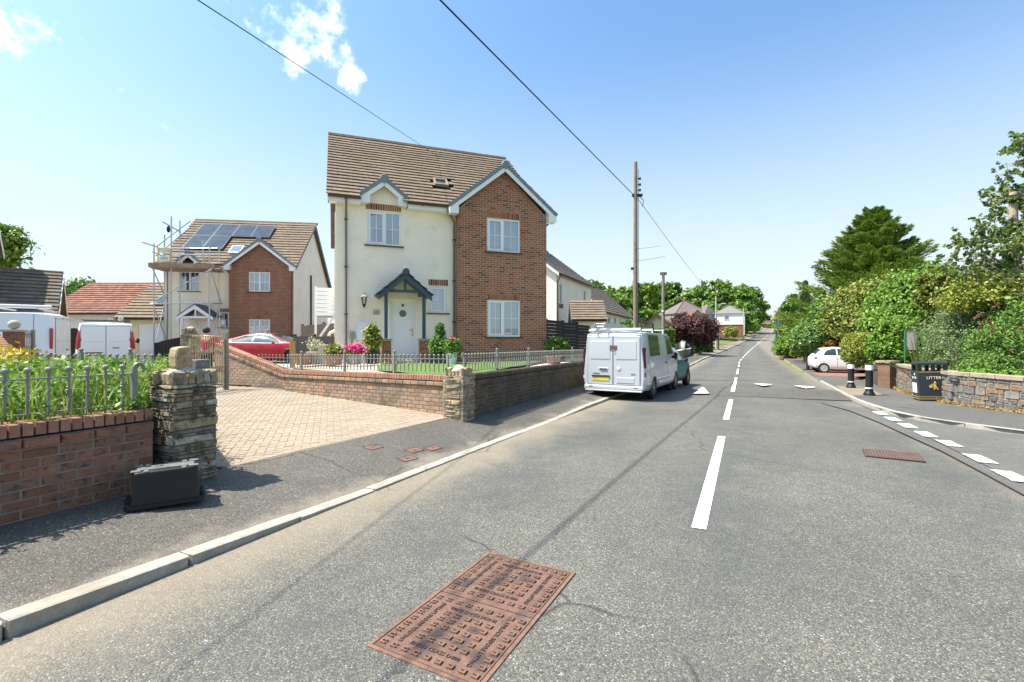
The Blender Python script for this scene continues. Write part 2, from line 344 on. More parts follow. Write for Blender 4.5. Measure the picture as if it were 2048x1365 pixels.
m_render_y = M('render_yellow_cream', [(.72,.6,.38)], rough=.9, noise=(1.2, .05), bump=(110, .5), coord='World')
m_upvc = M('white_plastic', [(.78,.79,.8)], rough=.3, spec=.5)
m_white_paint = M('white_paint_board', [(.76,.76,.74)], rough=.5, noise=(3, .05))
m_brownp = M('brown_plastic', [(.07,.045,.035)], rough=.35)
m_greyp = M('grey_lilac_pipe', [(.17,.14,.15)], rough=.4)
m_tile = M('roof_tile_brown', [(.165,.122,.086), (.155,.115,.08), (.18,.135,.095), (.16,.118,.085), (.145,.107,.078)], rough=.9, noise=(7, .25), fine=(45, .3), bump=(40, .6), rnd=True, coord='World', stain=((.3,.25,.18), 11, .64, .78))
m_tile_grey = M('roof_tile_grey', [(.19,.18,.17), (.16,.155,.15), (.22,.2,.185)], rough=.9, noise=(5, .2), fine=(45, .25), rnd=True, coord='World')
m_tile_dark = M('roof_tile_dark', [(.12,.095,.08), (.1,.085,.075), (.135,.11,.09)], rough=.9, noise=(5, .2), rnd=True, coord='World')
m_tile_red = M('roof_tile_red', [(.19,.075,.05), (.16,.06,.04), (.23,.095,.06), (.14,.06,.04)], rough=.85, noise=(5, .2), rnd=True, coord='World')
m_verge = M('verge_unit_grey', [(.17,.21,.235)], rough=.5, noise=(3, .1))
m_slateblue = M('slate_blue_paint', [(.035,.065,.085)], rough=.45, noise=(4, .15))
m_porch_tile = M('porch_tile_blue_grey', [(.045,.06,.075), (.05,.07,.085), (.04,.052,.066)], rough=.55, rnd=True, noise=(6, .15))
m_glass = glass_mat('window_glass')
m_glass_dark = glass_mat('car_glass', fac=.25, dark=(.012,.016,.018))
m_room = M('room_dark', [(.02,.025,.03)], rough=.9)
m_blind = M('blind_white', [(.34,.42,.44)], rough=.9, noise=(2, .06))
m_curtain = M('curtain_pale', [(.34,.42,.46)], rough=.9, noise=(20, .15))
m_stone = M('stone_rubble', [(.36,.27,.15), (.3,.25,.17), (.26,.21,.14), (.4,.3,.17), (.22,.18,.13), (.33,.29,.21), (.25,.16,.09), (.42,.36,.26)], rough=.9, noise=(14, .4), fine=(70, .35), bump=(35, 1), rnd=True, coord='World', stain=((.07,.065,.045), 9, .52, .66))
m_stone_moss_shade = M('stone_mossy_shaded', [(.26,.21,.13), (.29,.225,.13), (.19,.175,.135), (.31,.27,.19), (.2,.14,.09), (.34,.32,.26), (.18,.165,.13)], rough=.9, noise=(16, .45), fine=(70, .35), bump=(35, 1), rnd=True, coord='World', stain=((.05,.05,.035), 9, .5, .64))  # mossy stone, with the left pillar's shade put into the darker colours
m_stone_grey = M('stone_grey_brown', [(.17,.15,.13), (.2,.18,.155), (.14,.125,.115), (.24,.15,.09), (.22,.2,.17), (.16,.155,.15), (.22,.165,.11)], rough=.9, noise=(12, .3), fine=(70, .3), bump=(35, .9), rnd=True, coord='World')
m_cope_stone = M('coping_concrete', [(.33,.27,.2), (.3,.25,.19)], rough=.9, noise=(8, .25), fine=(50, .3), bump=(50, .6), coord='World', stain=((.14,.12,.09), 5, .55, .7))
m_rail = M('railing_grey_paint', [(.2,.205,.18)], rough=.45, noise=(9, .15), coord='World')
m_rail_gold = M('railing_olive_paint', [(.3,.26,.15)], rough=.5, noise=(9, .15))
m_rust = M('rusty_iron', [(.15,.082,.056), (.2,.11,.075), (.10,.056,.04)], rough=.75, noise=(6, .22), fine=(70, .25), bump=(60, .5), metal=.15, coord='World', stain=((.06,.045,.045), 4.5, .52, .68))
m_rust_dark = M('rusty_iron_dark', [(.06,.04,.035)], rough=.8)
m_black = M('black_plastic', [(.009,.009,.010)], rough=.5, noise=(6, .15), bump=(200, .1))
m_blackg = M('black_gloss', [(.012,.012,.014)], rough=.15)
m_rubber = M('tyre_rubber', [(.02,.02,.02)], rough=.85)
m_wood = M('pole_wood', [(.19,.155,.12), (.24,.2,.155), (.15,.12,.095)], rough=.9, noise=(3, .2), fine=(40, .3), bump=(30, .8))
m_wood_dark = M('fence_dark_stain', [(.022,.017,.016), (.03,.022,.02)], rough=.8, noise=(4, .2))
m_wood_old = M('fence_old_brown', [(.075,.06,.045), (.095,.075,.055)], rough=.9, noise=(5, .25))
m_wood_orange = M('timber_post_orange', [(.5,.27,.09)], rough=.7, noise=(5, .2))
m_paint_line = M('road_paint', [(.78,.78,.76)], rough=.6, noise=(8, .06), fine=(70, .1), coord='World', stain=((.34,.34,.32), 22, .55, .72))
m_paint_worn = M('road_paint_worn', [(.6,.6,.58)], rough=.7, noise=(6, .15), fine=(70, .2), coord='World', stain=((.17,.17,.16), 16, .45, .6))
m_steel = M('galvanised_tube', [(.42,.45,.46)], rough=.35, metal=.7, noise=(10, .15))
m_board = M('scaffold_board', [(.25,.17,.11), (.3,.21,.14)], rough=.85, noise=(4, .25))
m_grass = M('lawn_green', [(.075,.15,.02), (.1,.185,.03)], rough=.9, noise=(3, .15), fine=(120, .35), bump=(150, 1), coord='World')
m_field = M('rough_grass', [(.1,.13,.03), (.14,.15,.05), (.07,.11,.025)], rough=.95, noise=(.6, .2), fine=(12, .3), bump=(12, 1), coord='World')
m_yard = asphalt('yard_surface', .12, .22, (1.06, 1, .9), .15, 80)
m_block = M('block_paver', [(.285,.225,.165), (.275,.22,.163), (.295,.232,.168), (.285,.23,.175), (.26,.207,.153)], rough=.9, noise=(2, .14), fine=(70, .2), bump=(60, .5), rnd=True, coord='World')
m_sand = M('joint_sand', [(.19,.155,.115)], rough=.95, noise=(8, .2), coord='World')
m_patio = M('patio_slab', [(.42,.37,.29), (.46,.4,.32)], rough=.9, noise=(4, .15), coord='World')
m_earth = M('soil', [(.09,.06,.04), (.13,.09,.06)], rough=.95, noise=(10, .3), bump=(30, 1))
# ------------------------------------------------------------------ unit pieces
def unit_brick(name, mat, jit=0.0, seed=0, inset=.06):
    r = random.Random(seed); vs = []
    for y, s in ((.5, 1), (-.36, 1), (-.5, 1-inset)):
        sx = s; sz = 1-(1-s)*2.2
        for x, z in ((-.5,-.5),(.5,-.5),(.5,.5),(-.5,.5)):
            vs.append((x*sx+r.uniform(-jit, jit), y+(r.uniform(-jit, jit) if y < 0 else 0), z*sz+r.uniform(-jit, jit)))
    fs = [(0,3,2,1),(8,9,10,11)]
    for a in (0, 4):
        for k in range(4):
            k2 = (k+1) % 4; fs.append((a+k, a+k2, a+4+k2, a+4+k))
    me = bpy.data.meshes.new(name); me.from_pydata(vs, [], fs); me.materials.append(mat)
    import bmesh
    bm = bmesh.new(); bm.from_mesh(me); bmesh.ops.recalc_face_normals(bm, faces=bm.faces); bm.to_mesh(me); bm.free()
    return me
def unit_box(name, mat): return MB().box(-.5,.5,-.5,.5,-.5,.5).mesh(name, mat)
def unit_stone(name, mat, seed):
    r = random.Random(seed); mb = MB(); vs = []
    for y, s in ((.5, .96), (-.1, 1), (-.42, .96), (-.5, .8)):
        for x, z in ((-.5,-.5),(0,-.52),(.5,-.5),(.5,.5),(0,.52),(-.5,.5)):
            vs.append((x*s+r.uniform(-.04,.04), y+(r.uniform(-.1,.1) if y < -.2 else 0), z*s+r.uniform(-.06,.06)))
    fs = [tuple(range(6))[::-1], tuple(range(18, 24))]
    for a in range(3):
        for k in range(6): fs.append((a*6+k, a*6+(k+1) % 6, a*6+6+(k+1) % 6, a*6+6+k))
    mb.add(vs, fs); me = mb.mesh(name, mat)
    import bmesh
    bm = bmesh.new(); bm.from_mesh(me); bmesh.ops.recalc_face_normals(bm, faces=bm.faces); bm.to_mesh(me); bm.free()
    return me
# ------------------------------------------------------------------ terrain, road, pavements
TH = (.8994, .4371)   # unit normal pointing left of the road is (-.8994, .4371)
def off(y, d):        # point at perpendicular distance d (left +) from the road centre at y
    dx = (RX(y+1)-RX(y-1))/2; L = math.hypot(dx, 1); return (RX(y)-d/L, y+d*dx/L)
def strip(name, ys, a, b, za, zb, mat, kind='structure', n=1, parent=None, hump=None):
    vs = []; fs = []
    for y in ys:
        A = a(y) if callable(a) else off(y, a); B = b(y) if callable(b) else off(y, b)
        for k in range(n+1):
            t = k/n; z0 = za(A[1]) if callable(za) else H(y)+za; z1 = zb(B[1]) if callable(zb) else H(y)+zb
            vs.append((A[0]*(1-t)+B[0]*t, A[1]*(1-t)+B[1]*t, z0*(1-t)+z1*t))
    m = n+1
    for i in range(len(ys)-1):
        for k in range(n): fs.append((i*m+k, (i+1)*m+k, (i+1)*m+k+1, i*m+k+1))
    return MB().add(vs, fs).build(name, mat, parent, kind=kind, smooth=False)
ys_all = [-14+i*.5 for i in range(120)]+[46+i*3.0 for i in range(20)]+[106+i*6.0 for i in range(40)]
HW = 3.1
def side_rise(x, y):
    d = RX(y)-x
    z = 0
    if d > 0:
        t = min(max((y-50)/60, 0), 1); z += t*min(max((d-8)/45, 0), 1)*5.5
        t2 = min(max((y-110)/170, 0), 1); fx = min(max((x+30)/70, 0), 1); z += t2*t2*(3-2*t2)*15*min(max((d-6)/60, 0), 1)*fx
        z *= min(max((x+45)/45, 0), 1)
    return z
def terr(x, y):
    d = RX(y)-x
    z = H(y)-.07
    if d > 5.2: z = max(z, min(.22, .1+.02*(d-5)) if y < 40 else z)-.05
    return z+side_rise(x, y)
gx = np.concatenate([np.arange(-420,-60,30), np.arange(-60,230,4), np.arange(230,520,30)]); gy = np.concatenate([np.arange(-60,-10,12), np.arange(-10,70,4), np.arange(70,340,6), np.arange(340,620,20)])
V = np.array([(x, y, terr(x, y)) for y in gy for x in gx]); nx = len(gx)
Q = np.array([(j*nx+i, j*nx+i+1, (j+1)*nx+i+1, (j+1)*nx+i) for j in range(len(gy)-1) for i in range(nx-1)])
tag(np_mesh('ground', V, Q, m_field), kind='structure')
far = MB().add([(-6000,-6000,-3),(6000,-6000,-3),(6000,9000,-3),(-6000,9000,-3)], [(0,1,2,3)]).build('far_ground', m_field, kind='structure')
strip('road', ys_all, HW, -HW-.05, 0, 0, m_road, n=6)
# side road on the right: a fan from the give-way line to its own kerb
kR = [gp(1560,712,.06), gp(1600,738,.05), gp(1640,764,.05), gp(1672,781,.05), gp(1700,797,.05), gp(1725,806,.06), gp(1760,817,.07), gp(1800,827,.08), gp(1840,834,.08), gp(1900,843,.08), gp(1950,849,.08), gp(2000,856,.08), gp(2048,862,.08)]
kR += [(kR[-1][0]+1.0, kR[-1][1]-.55, 0), (kR[-1][0]+3.0, kR[-1][1]-1.6, 0), (kR[-1][0]+9, kR[-1][1]-4.6, 0), (kR[-1][0]+20, kR[-1][1]-10, 0)]
kR = [Vector((p[0], p[1], 0)) for p in kR]
ja = Vector(off(12.9, -3.11)).to_3d()
side = [p for p in kR[4:]]
poly = [(ja.x, ja.y)]+[(p.x, p.y) for p in side]+[(25,-14), (off(-12,-3.11))]+[off(y,-3.11) for y in (-6,-2,2,5,8,11)]
def flat_poly(name, poly, zf, mat, kind='structure', cut=None, thick=0):
    import bmesh
    bm = bmesh.new(); vs = [bm.verts.new((p[0], p[1], zf(p[0], p[1]) if callable(zf) else zf)) for p in poly]
    f = bm.faces.new(vs); bmesh.ops.triangulate(bm, faces=[f])
    bmesh.ops.recalc_face_normals(bm, faces=bm.faces)
    if sum(f.normal.z for f in bm.faces) < 0: bmesh.ops.reverse_faces(bm, faces=bm.faces)
    if thick:
        r = bmesh.ops.extrude_face_region(bm, geom=list(bm.faces))
        for v in [g for g in r['geom'] if isinstance(g, bmesh.types.BMVert)]: v.co.z -= thick
        bmesh.ops.recalc_face_normals(bm, faces=bm.faces)
    me = bpy.data.meshes.new(name); bm.to_mesh(me); bm.free(); me.materials.append(mat)
    o = bpy.data.objects.new(name, me); COL.objects.link(o); o['kind'] = kind; return o
flat_poly('side_road', poly, lambda x, y: H(y)-.004, m_side)
# ---- raised table with brown asphalt
def table():
    vs = []; fs = []; ss = [0, .5, 1.0, 2.6, 3.3, 3.9]; hs = [.006, .03, .05, .05, .03, .006]; nn = 8
    for s, h in zip(ss, hs):
        for k in range(nn+1):
            d = HW-.02-(2*HW-.0)*k/nn; y0 = 14.75+s*.8994; p = off(y0, d); vs.append((p[0], p[1], H(p[1])+h))
    for i in range(5):
        for k in range(nn): a = i*(nn+1)+k; fs.append((a, a+nn+1, a+nn+2, a+1))
    return MB().add(vs, fs).build('speed_table', m_band, kind='structure')
table()
# ---- kerbs
kh = lambda y: float(np.interp(y, [-10, 2.6, 4.6, 9.5, 12, 90], [.11, .10, .035, .03, .08, .1]))
m_k = unit_brick('kerb_stone', m_kerb, .0, 0, .02)
def kerb(name, pts, hf, w=.13, L=.915, side=1):
    root = MB().box(-.01,.01,-.01,.01,-.5,-.45).build(name, m_kerb, kind='structure')
    acc = 0; cur = Vector(pts[0]); items = []; i = 1; rem = L; start = cur.copy()
    while i < len(pts):
        nxt = Vector(pts[i]); d = (nxt-cur).length
        if d >= rem:
            cur = cur+(nxt-cur).normalized()*rem; seg = cur-start; mid = (cur+start)/2; h = hf(mid.y)
            rz = math.atan2(seg.y, seg.x); z0 = H(mid.y)
            B = Matrix.Rotation(rz, 3, 'Z') @ Matrix.Rotation(-math.atan2(H(cur.y)+hf(cur.y)-H(start.y)-hf(start.y), seg.length), 3, 'Y')
            if side < 0: B = B @ Matrix.Rotation(math.pi, 3, 'Z')
            n = Vector((-math.sin(rz), math.cos(rz), 0))*side
            items.append((TM((mid.x+n.x*w/2, mid.y+n.y*w/2, z0+h-.12+random.uniform(-.003,.003)), (seg.length-.009, w, .24), B @ Matrix.Rotation(random.uniform(-.006,.006),3,'Z')), 0))
            start = cur.copy(); rem = L
        else: rem -= d; cur = nxt; i += 1
    pieces(root, 'kerb_stone', items, [m_k], 170)
    return root
kerb('left_kerb', [Vector((*off(y, HW), 0)) for y in np.arange(-3, 240, 1.0)], kh)
rk = [Vector((*off(y, -HW-.45-.15*min(max((y-30)/10,0),1)), 0)) for y in np.arange(230, 49, -1.0)]+kR[0:]
kerb('right_kerb', rk, lambda y: .075, side=1)
# ---- left pavement: from the kerb back to the wall line
WL = lambda y: float(np.interp(y, [-10, 3.5, 8.4, 9, 18, 26, 40, 300], [.27, .2, .19, .18, .12, .0, -.05, 0]))
def wz(y): return WL(y) if y < 26 else H(y)+.14
PO = lambda y: float(np.interp(y, [-14, 3.5, 7.0, 10, 300], [4.62, 4.64, 4.43, 4.5, 4.9]))
strip('left_pavement', [y for y in ys_all], HW+.128, lambda y: off(y, PO(y)), lambda y: H(y)+kh(y)-.004, lambda y: wz(y), m_pave, n=3)
def pave_z(x, y):
    d = (RX(y)-x)*.8994; yf = y-d*.4371; o = PO(yf); t = (d-3.228)/(o-3.228); ya = yf+3.228*.4371; yb_ = yf+o*.4371
    return (H(ya)+kh(ya)-.004)*(1-t)+wz(yb_)*t
# ---- right pavement
def rp_out(p): return p
rw = [gp(1775,776,.08), gp(1830,791,.08), gp(1890,806,.08), gp(2048,827,.08)]
rwl = [Vector((RX(y)+7.4, y, 0)) for y in (60, 45, 34)]+[Vector((17.2,25,0)), Vector((16.1,22.3,0)), Vector((rw[0][0],rw[0][1],0)), Vector((rw[2][0],rw[2][1],0)), Vector((rw[3][0],rw[3][1],0)), Vector((11.75,8.6,0)), Vector((13.6,7.3,0)), Vector((20,3.9,0)), Vector((32,-2,0))]
kin = kR[:]; 
polyR = [(off(60,-3.9))]+[(p.x, p.y) for p in [Vector((*off(y,-3.68),0)) for y in (56,52,50)]+kin]+[(p.x, p.y) for p in reversed(rwl)]
flat_poly('right_pavement', [p for p in polyR], lambda x, y: H(y)+.072, m_paveR)
strip('far_right_verge', [60+i*6.0 for i in range(30)], -3.75, -8, .07, .1, m_field)
# ---- painted lines
def line_piece(name, c, d, L, w, mat, dz=.008, slant=0):
    c = Vector((c[0], c[1], 0)); d = Vector((d[0], d[1], 0)).normalized(); n = Vector((-d.y, d.x, 0))
    a = c-d*L/2; b = c+d*L/2
    P = [a-n*w/2, b-n*w/2+d*slant, b+n*w/2-d*0, a+n*w/2]
    P = [c-d*L/2-n*w/2-d*slant, c+d*L/2-n*w/2-d*slant, c+d*L/2+n*w/2+d*slant, c-d*L/2+n*w/2+d*slant]
    return MB().add([(p.x, p.y, H(p.y)+dz) for p in P], [(0,1,2,3)]).build(name, mat, kind='structure')
cl = MB()
def cline(y0, y1, w=.11, dz=.008):
    n = max(1, int((y1-y0)/3)); 
    for k in range(n):
        a = y0+(y1-y0)*k/n; b = y0+(y1-y0)*(k+1)/n
        A = off(a, w/2); B = off(a, -w/2); C = off(b, -w/2); D = off(b, w/2)
        cl.add([(p[0], p[1], H(p[1])+dz) for p in (B, C, D, A)], [(0,1,2,3)])
y0 = 3.96
for a, b in [(-8.3,-4.4),(-2.1,1.9),(3.96,8.0),(9.9,13.7)]: cline(a, b, .115)
cline(15.6, 18.2, .12, .058)
yy = 19.0
for L_ in [4.2, 5.0]: cline(yy, yy+L_); yy += L_+2.6
while yy < 250: cline(yy, yy+(2.4 if yy < 60 else 3.4)); yy += 4.6 if yy < 60 else 6.6
cl.build('centre_line_marking', m_paint_line, kind='structure')
dr = Vector((.4371,.8994,0))
for i, (u, v) in enumerate([(1760.6,827),(1785,838.6),(1814.5,852),(1851,869),(1898,887.5),(1959,918),(2024,953)]):
    p = gp(u, v); line_piece('give_way_marking', p, (dr.x, dr.y), .56, .2, m_paint_line if i < 4 else m_paint_worn, .006)
for k in range(1, 5): line_piece('give_way_marking', (p[0]-.40*k*.92, p[1]-.83*k*.92), (dr.x, dr.y), .56, .2, m_paint_worn, .006)
def tri(us, mat, dz):
    P = [gp(u, v, dz) for u, v in us]; MB().add(P, [tuple(range(len(P)))]).build('hump_marking', mat, kind='structure')
tri([(1386,787.5),(1403,774.5),(1408,775),(1419,787.5)], m_paint_worn, .056)
for (a, b, c) in [((1507,767),(1545,769),(1526,772)), ((1588,771),(1632,774),(1612,777))]: tri([a, b, c], m_paint_line, .062)
# ---- seam between the two asphalts
mb = MB(); sm = [gp(1640,806), gp(1700,822), gp(1760,846), gp(1825,876), gp(1880,901), gp(1960,943), gp(2048,991)]
for a, b in zip(sm, sm[1:]):
    a = Vector(a); b = Vector(b); n = Vector((.3,-.1,0)).normalized()*.012
    mb.add([a-n+Vector((0,0,.005)), b-n+Vector((0,0,.005)), b+n+Vector((0,0,.005)), a+n+Vector((0,0,.005))], [(0,1,2,3)])
mb.build('asphalt_joint', m_rust_dark, kind='structure')
# strip of brown asphalt between seam and give-way line
P = [(p[0], p[1], H(p[1])+.003) for p in sm]+[tuple(Vector((*off(y,-3.13),H(y)+.003))) for y in (5.0,7,9,11,13.3)]
mb = MB(); mb.add([P[0],P[1],P[2],P[3],P[4],P[5],P[6],P[7],P[8],P[9],P[10],P[11]], [tuple(range(12))]); mb.build('road_edge_patch', m_side, kind='structure')
# ------------------------------------------------------------------ walls of brick
def brick_course_items(x0, x1, z, y, items, L=.215, Hh=.065, D=.1, g=.01, shift=0, rz=0, k=0):
    x = x0-(shift*(L+g)/2)
    while x < x1-.02:
        a = max(x, x0); b = min(x+L, x1)
        if b-a > .03: items.append((TM(((a+b)/2, y+D/2+random.uniform(-.0025,.0025), z+Hh/2), (b-a, D, Hh)), k))
        x += L+g
def ybrick(mat, nm='brick'): return unit_brick(nm, mat, .012, 3)
def wall(name, label, cat, p0, p1, zb, zt, mats, thick=.215, under=True, group=None, top0=None, limit=300, cope=True, mort=None):
    """brick wall from p0 to p1 (front face on the right-hand side walking p0 -> p1); zb base z(t), zt coping top z(t)"""
    p0 = Vector((p0[0], p0[1], 0)); p1 = Vector((p1[0], p1[1], 0)); d = p1-p0; Lw = d.length; rz = math.degrees(math.atan2(d.y, d.x))
    t = thing(name, label, cat, (p0.x, p0.y, 0), rz, group)
    mo = mort or m_mortar
    zbf = (lambda x: zb[0]+(zb[1]-zb[0])*x/Lw); ztf = (lambda x: zt[0]+(zt[1]-zt[0])*x/Lw)
    hc = .1125 if cope else 0
    mb = MB(); mb.prism([(0, min(zb)-.2), (Lw, min(zb)-.2), (Lw, zt[1]-hc-.004), (0, zt[0]-hc-.004)], 'y', .007, thick-.007); mb.build('core', mo, t)
    ub = ybrick(mats[0]); uc = ybrick(mats[1]); items = []
    slope = math.atan2(zt[1]-zt[0], Lw); flat = abs(slope) < .06
    n = 0
    zc = (lambda x: ztf(x)-hc)
    if under:  # projecting stretcher course under the coping follows the top
        x = 0
        while x < Lw-.02:
            b = min(x+.215, Lw); xm = (x+b)/2; B = Matrix.Rotation(-slope, 3, 'Y')
            items.append((TM((xm, .04-.018, zc(xm)-.0425), (b-x, .11, .065), B), 0)); x += .225
    low = .085 if under else 0
    k = 0; z = max(zt)-hc-low-.075
    while z > min(zb)-.05:
        x = -(k % 2)*.1125
        while x < Lw-.02:
            a = max(x, 0); b = min(x+.215, Lw); xm = (a+b)/2
            if b-a > .03:
                zz = z+ (ztf(xm)-max(zt) if flat else 0); h = .065
                topl = zc(xm)-low-.008
                if zz+h > topl: h = topl-zz
                if h > .02 and zz > zbf(xm)-.06: items.append((TM((xm, .05+random.uniform(-.002,.002), zz+h/2), (b-a, .1, h)), 0))
            x += .225
        z -= .075; k += 1
    if cope:
        x = 0
        while x < Lw-.03:
            xm = x+.0325; B = Matrix.Rotation(-slope, 3, 'Y'); items.append((TM((xm, thick/2, ztf(xm)-.0525), (.065, thick+.012, .1025), B), 1)); x += .075
    pieces(t, 'brick', items, [ub, uc], limit)
    return t, Lw
def stone_pillar(name, label, c, rz, s, z0, z1, group=None, top=True, seed=3, upright=False):
    r = random.Random(seed)
    t = thing(name, label, 'pillar', (c[0], c[1], 0), rz, group)
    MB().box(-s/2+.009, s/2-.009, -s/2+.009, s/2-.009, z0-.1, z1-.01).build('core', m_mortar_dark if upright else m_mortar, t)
    us = [unit_stone('stone', m_stone_moss_shade if upright else m_stone, seed*10+i) for i in range(5)]; items = []
    z = z0-.02
    while z < z1-.02:
        h = r.choice([.025, .04, .05, .065, .08, .1]); h = min(h, z1-z)
        for f in range(4):
            B = Matrix.Rotation(f*math.pi/2, 3, 'Z'); x = -s/2+(.0 if f % 2 == 0 else .05); e = s/2-(.0 if f % 2 == 0 else .05)
            while x < e-.01:
                w = r.uniform(.09, .4) if h > .04 else r.uniform(.15, .45)
                if e-(x+w) < .08: w = e-x
                p = B @ Vector((x+w/2, -s/2+.052+r.uniform(-.012, .008), z+h/2))
                items.append((TM(p, (w-.005, .11, max(h-.005, .012)*r.uniform(.88,1)), B @ Matrix.Rotation(r.uniform(-.025,.025),3,'Y')), r.randrange(5))); x += w
        z += h
    # cap of slabs and upright rubble
    for f in range(4):
        B = Matrix.Rotation(f*math.pi/2, 3, 'Z')
        x = -s/2
        while x < s/2-.02:
            w = r.uniform(.1, .25); w = min(w, s/2-x); p = B @ Vector((x+w/2, -s/2+.09, z1+.012)); items.append((TM(p, (w-.008, .17, .028), B), r.randrange(5))); x += w
    if top:
        for f in range(4):
            B = Matrix.Rotation(f*math.pi/2, 3, 'Z'); x = -s/2+.03
            while x < s/2-.05:
                w = r.uniform(.045, .08); h = r.uniform(.09, .15); p = B @ Vector((x+w/2, -s/2+.085+r.uniform(-.01,.01), z1+.025+h/2)); items.append((TM(p, (w-.006, .11, h), B @ Matrix.Rotation(r.uniform(-.1,.1), 3, 'Y')), r.randrange(5))); x += w
    pieces(t, 'stone', items, us, 300)
    if top:
        hh = .16
        MB().lathe([(s*.36, z1+.02), (s*.40, z1+.12), (s*.3, z1+hh), (s*.12, z1+hh+.05), (.02, z1+hh+.06)], 9).build('mortar_cap', m_mortar, t, smooth=True)
    return t
def railing(name, label, p0, p1, z0, zr, posts, sp=.128, mat=None, group='metal railings along the front walls', scroll0=False, scroll1=False, zb=None, end_cut=None):
    """z0 bottom rail, zr height of top rail; balusters carry balls"""
    mat = mat or m_rail
    p0 = Vector((p0[0], p0[1], 0)); p1 = Vector((p1[0], p1[1], 0)); d = p1-p0; L = d.length; rz = math.degrees(math.atan2(d.y, d.x))
    t = thing(name, label, 'railing', (p0.x, p0.y, 0), rz, group)
    zf = lambda x: z0[0]+(z0[1]-z0[0])*x/L
    hh = zr
    MB().bar((0,0,zf(0)), (L,0,zf(L)), .03, .012).build('rail', mat, t)
    MB().bar((0,0,zf(0)+hh-.085), (L,0,zf(L)+hh-.085), .03, .012).build('rail', mat, t)
    me = {}
    for kind in (0, 1):
        b = MB().box(-.009,.009,-.009,.009, 0, hh-.03); b.ball((0,0,hh-.018), .025, 10, 6)
        b.lathe([(.009,hh-.07),(.016,hh-.06),(.009,hh-.045)], 6)
        if kind: b.lathe([(.008,hh*.36),(.019,hh*.40),(.011,hh*.43),(.024,hh*.47),(.011,hh*.51),(.019,hh*.54),(.008,hh*.58)], 8)
        me[kind] = b.mesh('baluster', mat)
    n = int(L/sp)
    pp = [q for q in posts]
    for i in range(n+1):
        x = sp*.5+i*sp
        if x > L-.04 or any(abs(x-q) < .05 for q in pp): continue
        if end_cut and x > end_cut[0]:
            zc = end_cut[1](x); b = MB().box(-.007,.007,-.007,.007, zc, zf(x)+hh-.03); b.ball((0,0,zf(x)+hh-.018), .021, 8, 5); o = b.build('baluster', mat, t); o.location = (x, 0, 0); continue
        o = bpy.data.objects.new('baluster', me[i % 3 == 0]); COL.objects.link(o); o.parent = t; o.location = (x, 0, zf(x))
    pm = MB().box(-.024,.024,-.024,.024,-.07,hh+.02); pm.lathe([(.028,hh+.02),(.028,hh+.03),(.012,hh+.04)], 8); pm.ball((0,0,hh+.062), .031, 10, 6); pm = pm.mesh('post', mat)
    for q in pp:
        o = bpy.data.objects.new('post', pm); COL.objects.link(o); o.parent = t; o.location = (q, 0, zf(q))
    for use, x, sg in ((scroll0, 0, 1), (scroll1, L, -1)):
        if use:
            b = MB().box(x-.022, x+.022, -.02, .02, zf(x)-.05, zf(x)+hh-.04)
            pts = [(x+sg*(.0-.04*(1-math.cos(a))), 0, zf(x)+hh-.04+.045*math.sin(a)) for a in [i*math.pi/8 for i in range(11)]]
            b.tube(pts, .017, 8); b.build('scroll_post', mat, t)
    return t
# near wall on the left (front face towards the road)
dW = Vector((.4226,.9063,0))    # along the street wall
pA = Vector((-3.75,3.49,0)); q0 = pA-dW*4.6; q1 = pA+dW*1.02
nl, Lw = wall('garden_wall', 'low red brown brick wall with weeds behind it, closest at the left', 'wall', q0, q1, (.21,.2), (.935,.925), (m_brick_near, m_brick_cope), mort=m_mortar_brown)
rl = q0+Vector((-.9063,.4226,0))*.13; rl1 = pA+dW*.93+Vector((-.9063,.4226,0))*.13
railing('railing', 'grey ball topped railing on the nearest brick wall at the left', rl, rl1, (.985,.975), .36, [1.2], scroll1=True)
pc = Vector((-2.99,4.86,0)); cP = pc-dW*.215+Vector((-.9063,.4226,0))*.215
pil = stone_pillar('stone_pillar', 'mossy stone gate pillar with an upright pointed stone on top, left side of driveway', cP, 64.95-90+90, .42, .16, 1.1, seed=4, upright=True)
mb = MB(); mb.prism([(-.1,1.28),(.06,1.28),(.05,1.47),(.02,1.5),(-.09,1.485),(-.105,1.4)], 'y', -.07, .07); mb.build('upright_stone', m_stone, pil, bev=.02)
MB().box(.1,.24,-.05,.08,1.27,1.36).build('slate_block', m_stone_grey, pil, bev=.01)
# small pillar of the far side
pf = Vector((-.86,8.38,0)); cF = pf+dW*.21+Vector((-.9063,.4226,0))*.21
stone_pillar('stone_pillar', 'buff stone pillar at the corner of the white framed railings, right of driveway', cF, 64.95, .42, .1, .9, seed=9)
# wall along the driveway, then the rising part behind
cC = Vector((-6.02,12.5,0)); s0 = cF+Vector((-.2,.0,0))
w2, L2 = wall('driveway_wall', 'weathered buff brick wall along the block paved driveway', 'wall', cC, s0+Vector((-.06,.06,0)), (.32,.19), (.80,.92), (m_brick_drive, m_brick_cope), mort=m_mortar_brown)
cG = Vector((-8.55,13.75,0))
w3, L3 = wall('driveway_wall', 'rising brick wall with sloping coping behind the metal gate', 'wall', cG, cC+Vector((0,.0,0)), (.36,.32), (1.5,.80), (m_brick_drive, m_brick_cope))
dD = (s0-cC); dD.normalize(); nD = Vector((-dD.y, dD.x, 0))
a0 = cC+nD*.11; a1 = s0+nD*.11-dD*.12
Lr = (a1-a0).length
railing('railing', 'ball topped railing on the driveway wall in front of the white door', a0+dD*.02, a1, (.85,.965), .34, [Lr-5.3, Lr-3.38, Lr-1.58][0:3], sp=.125, scroll1=True)
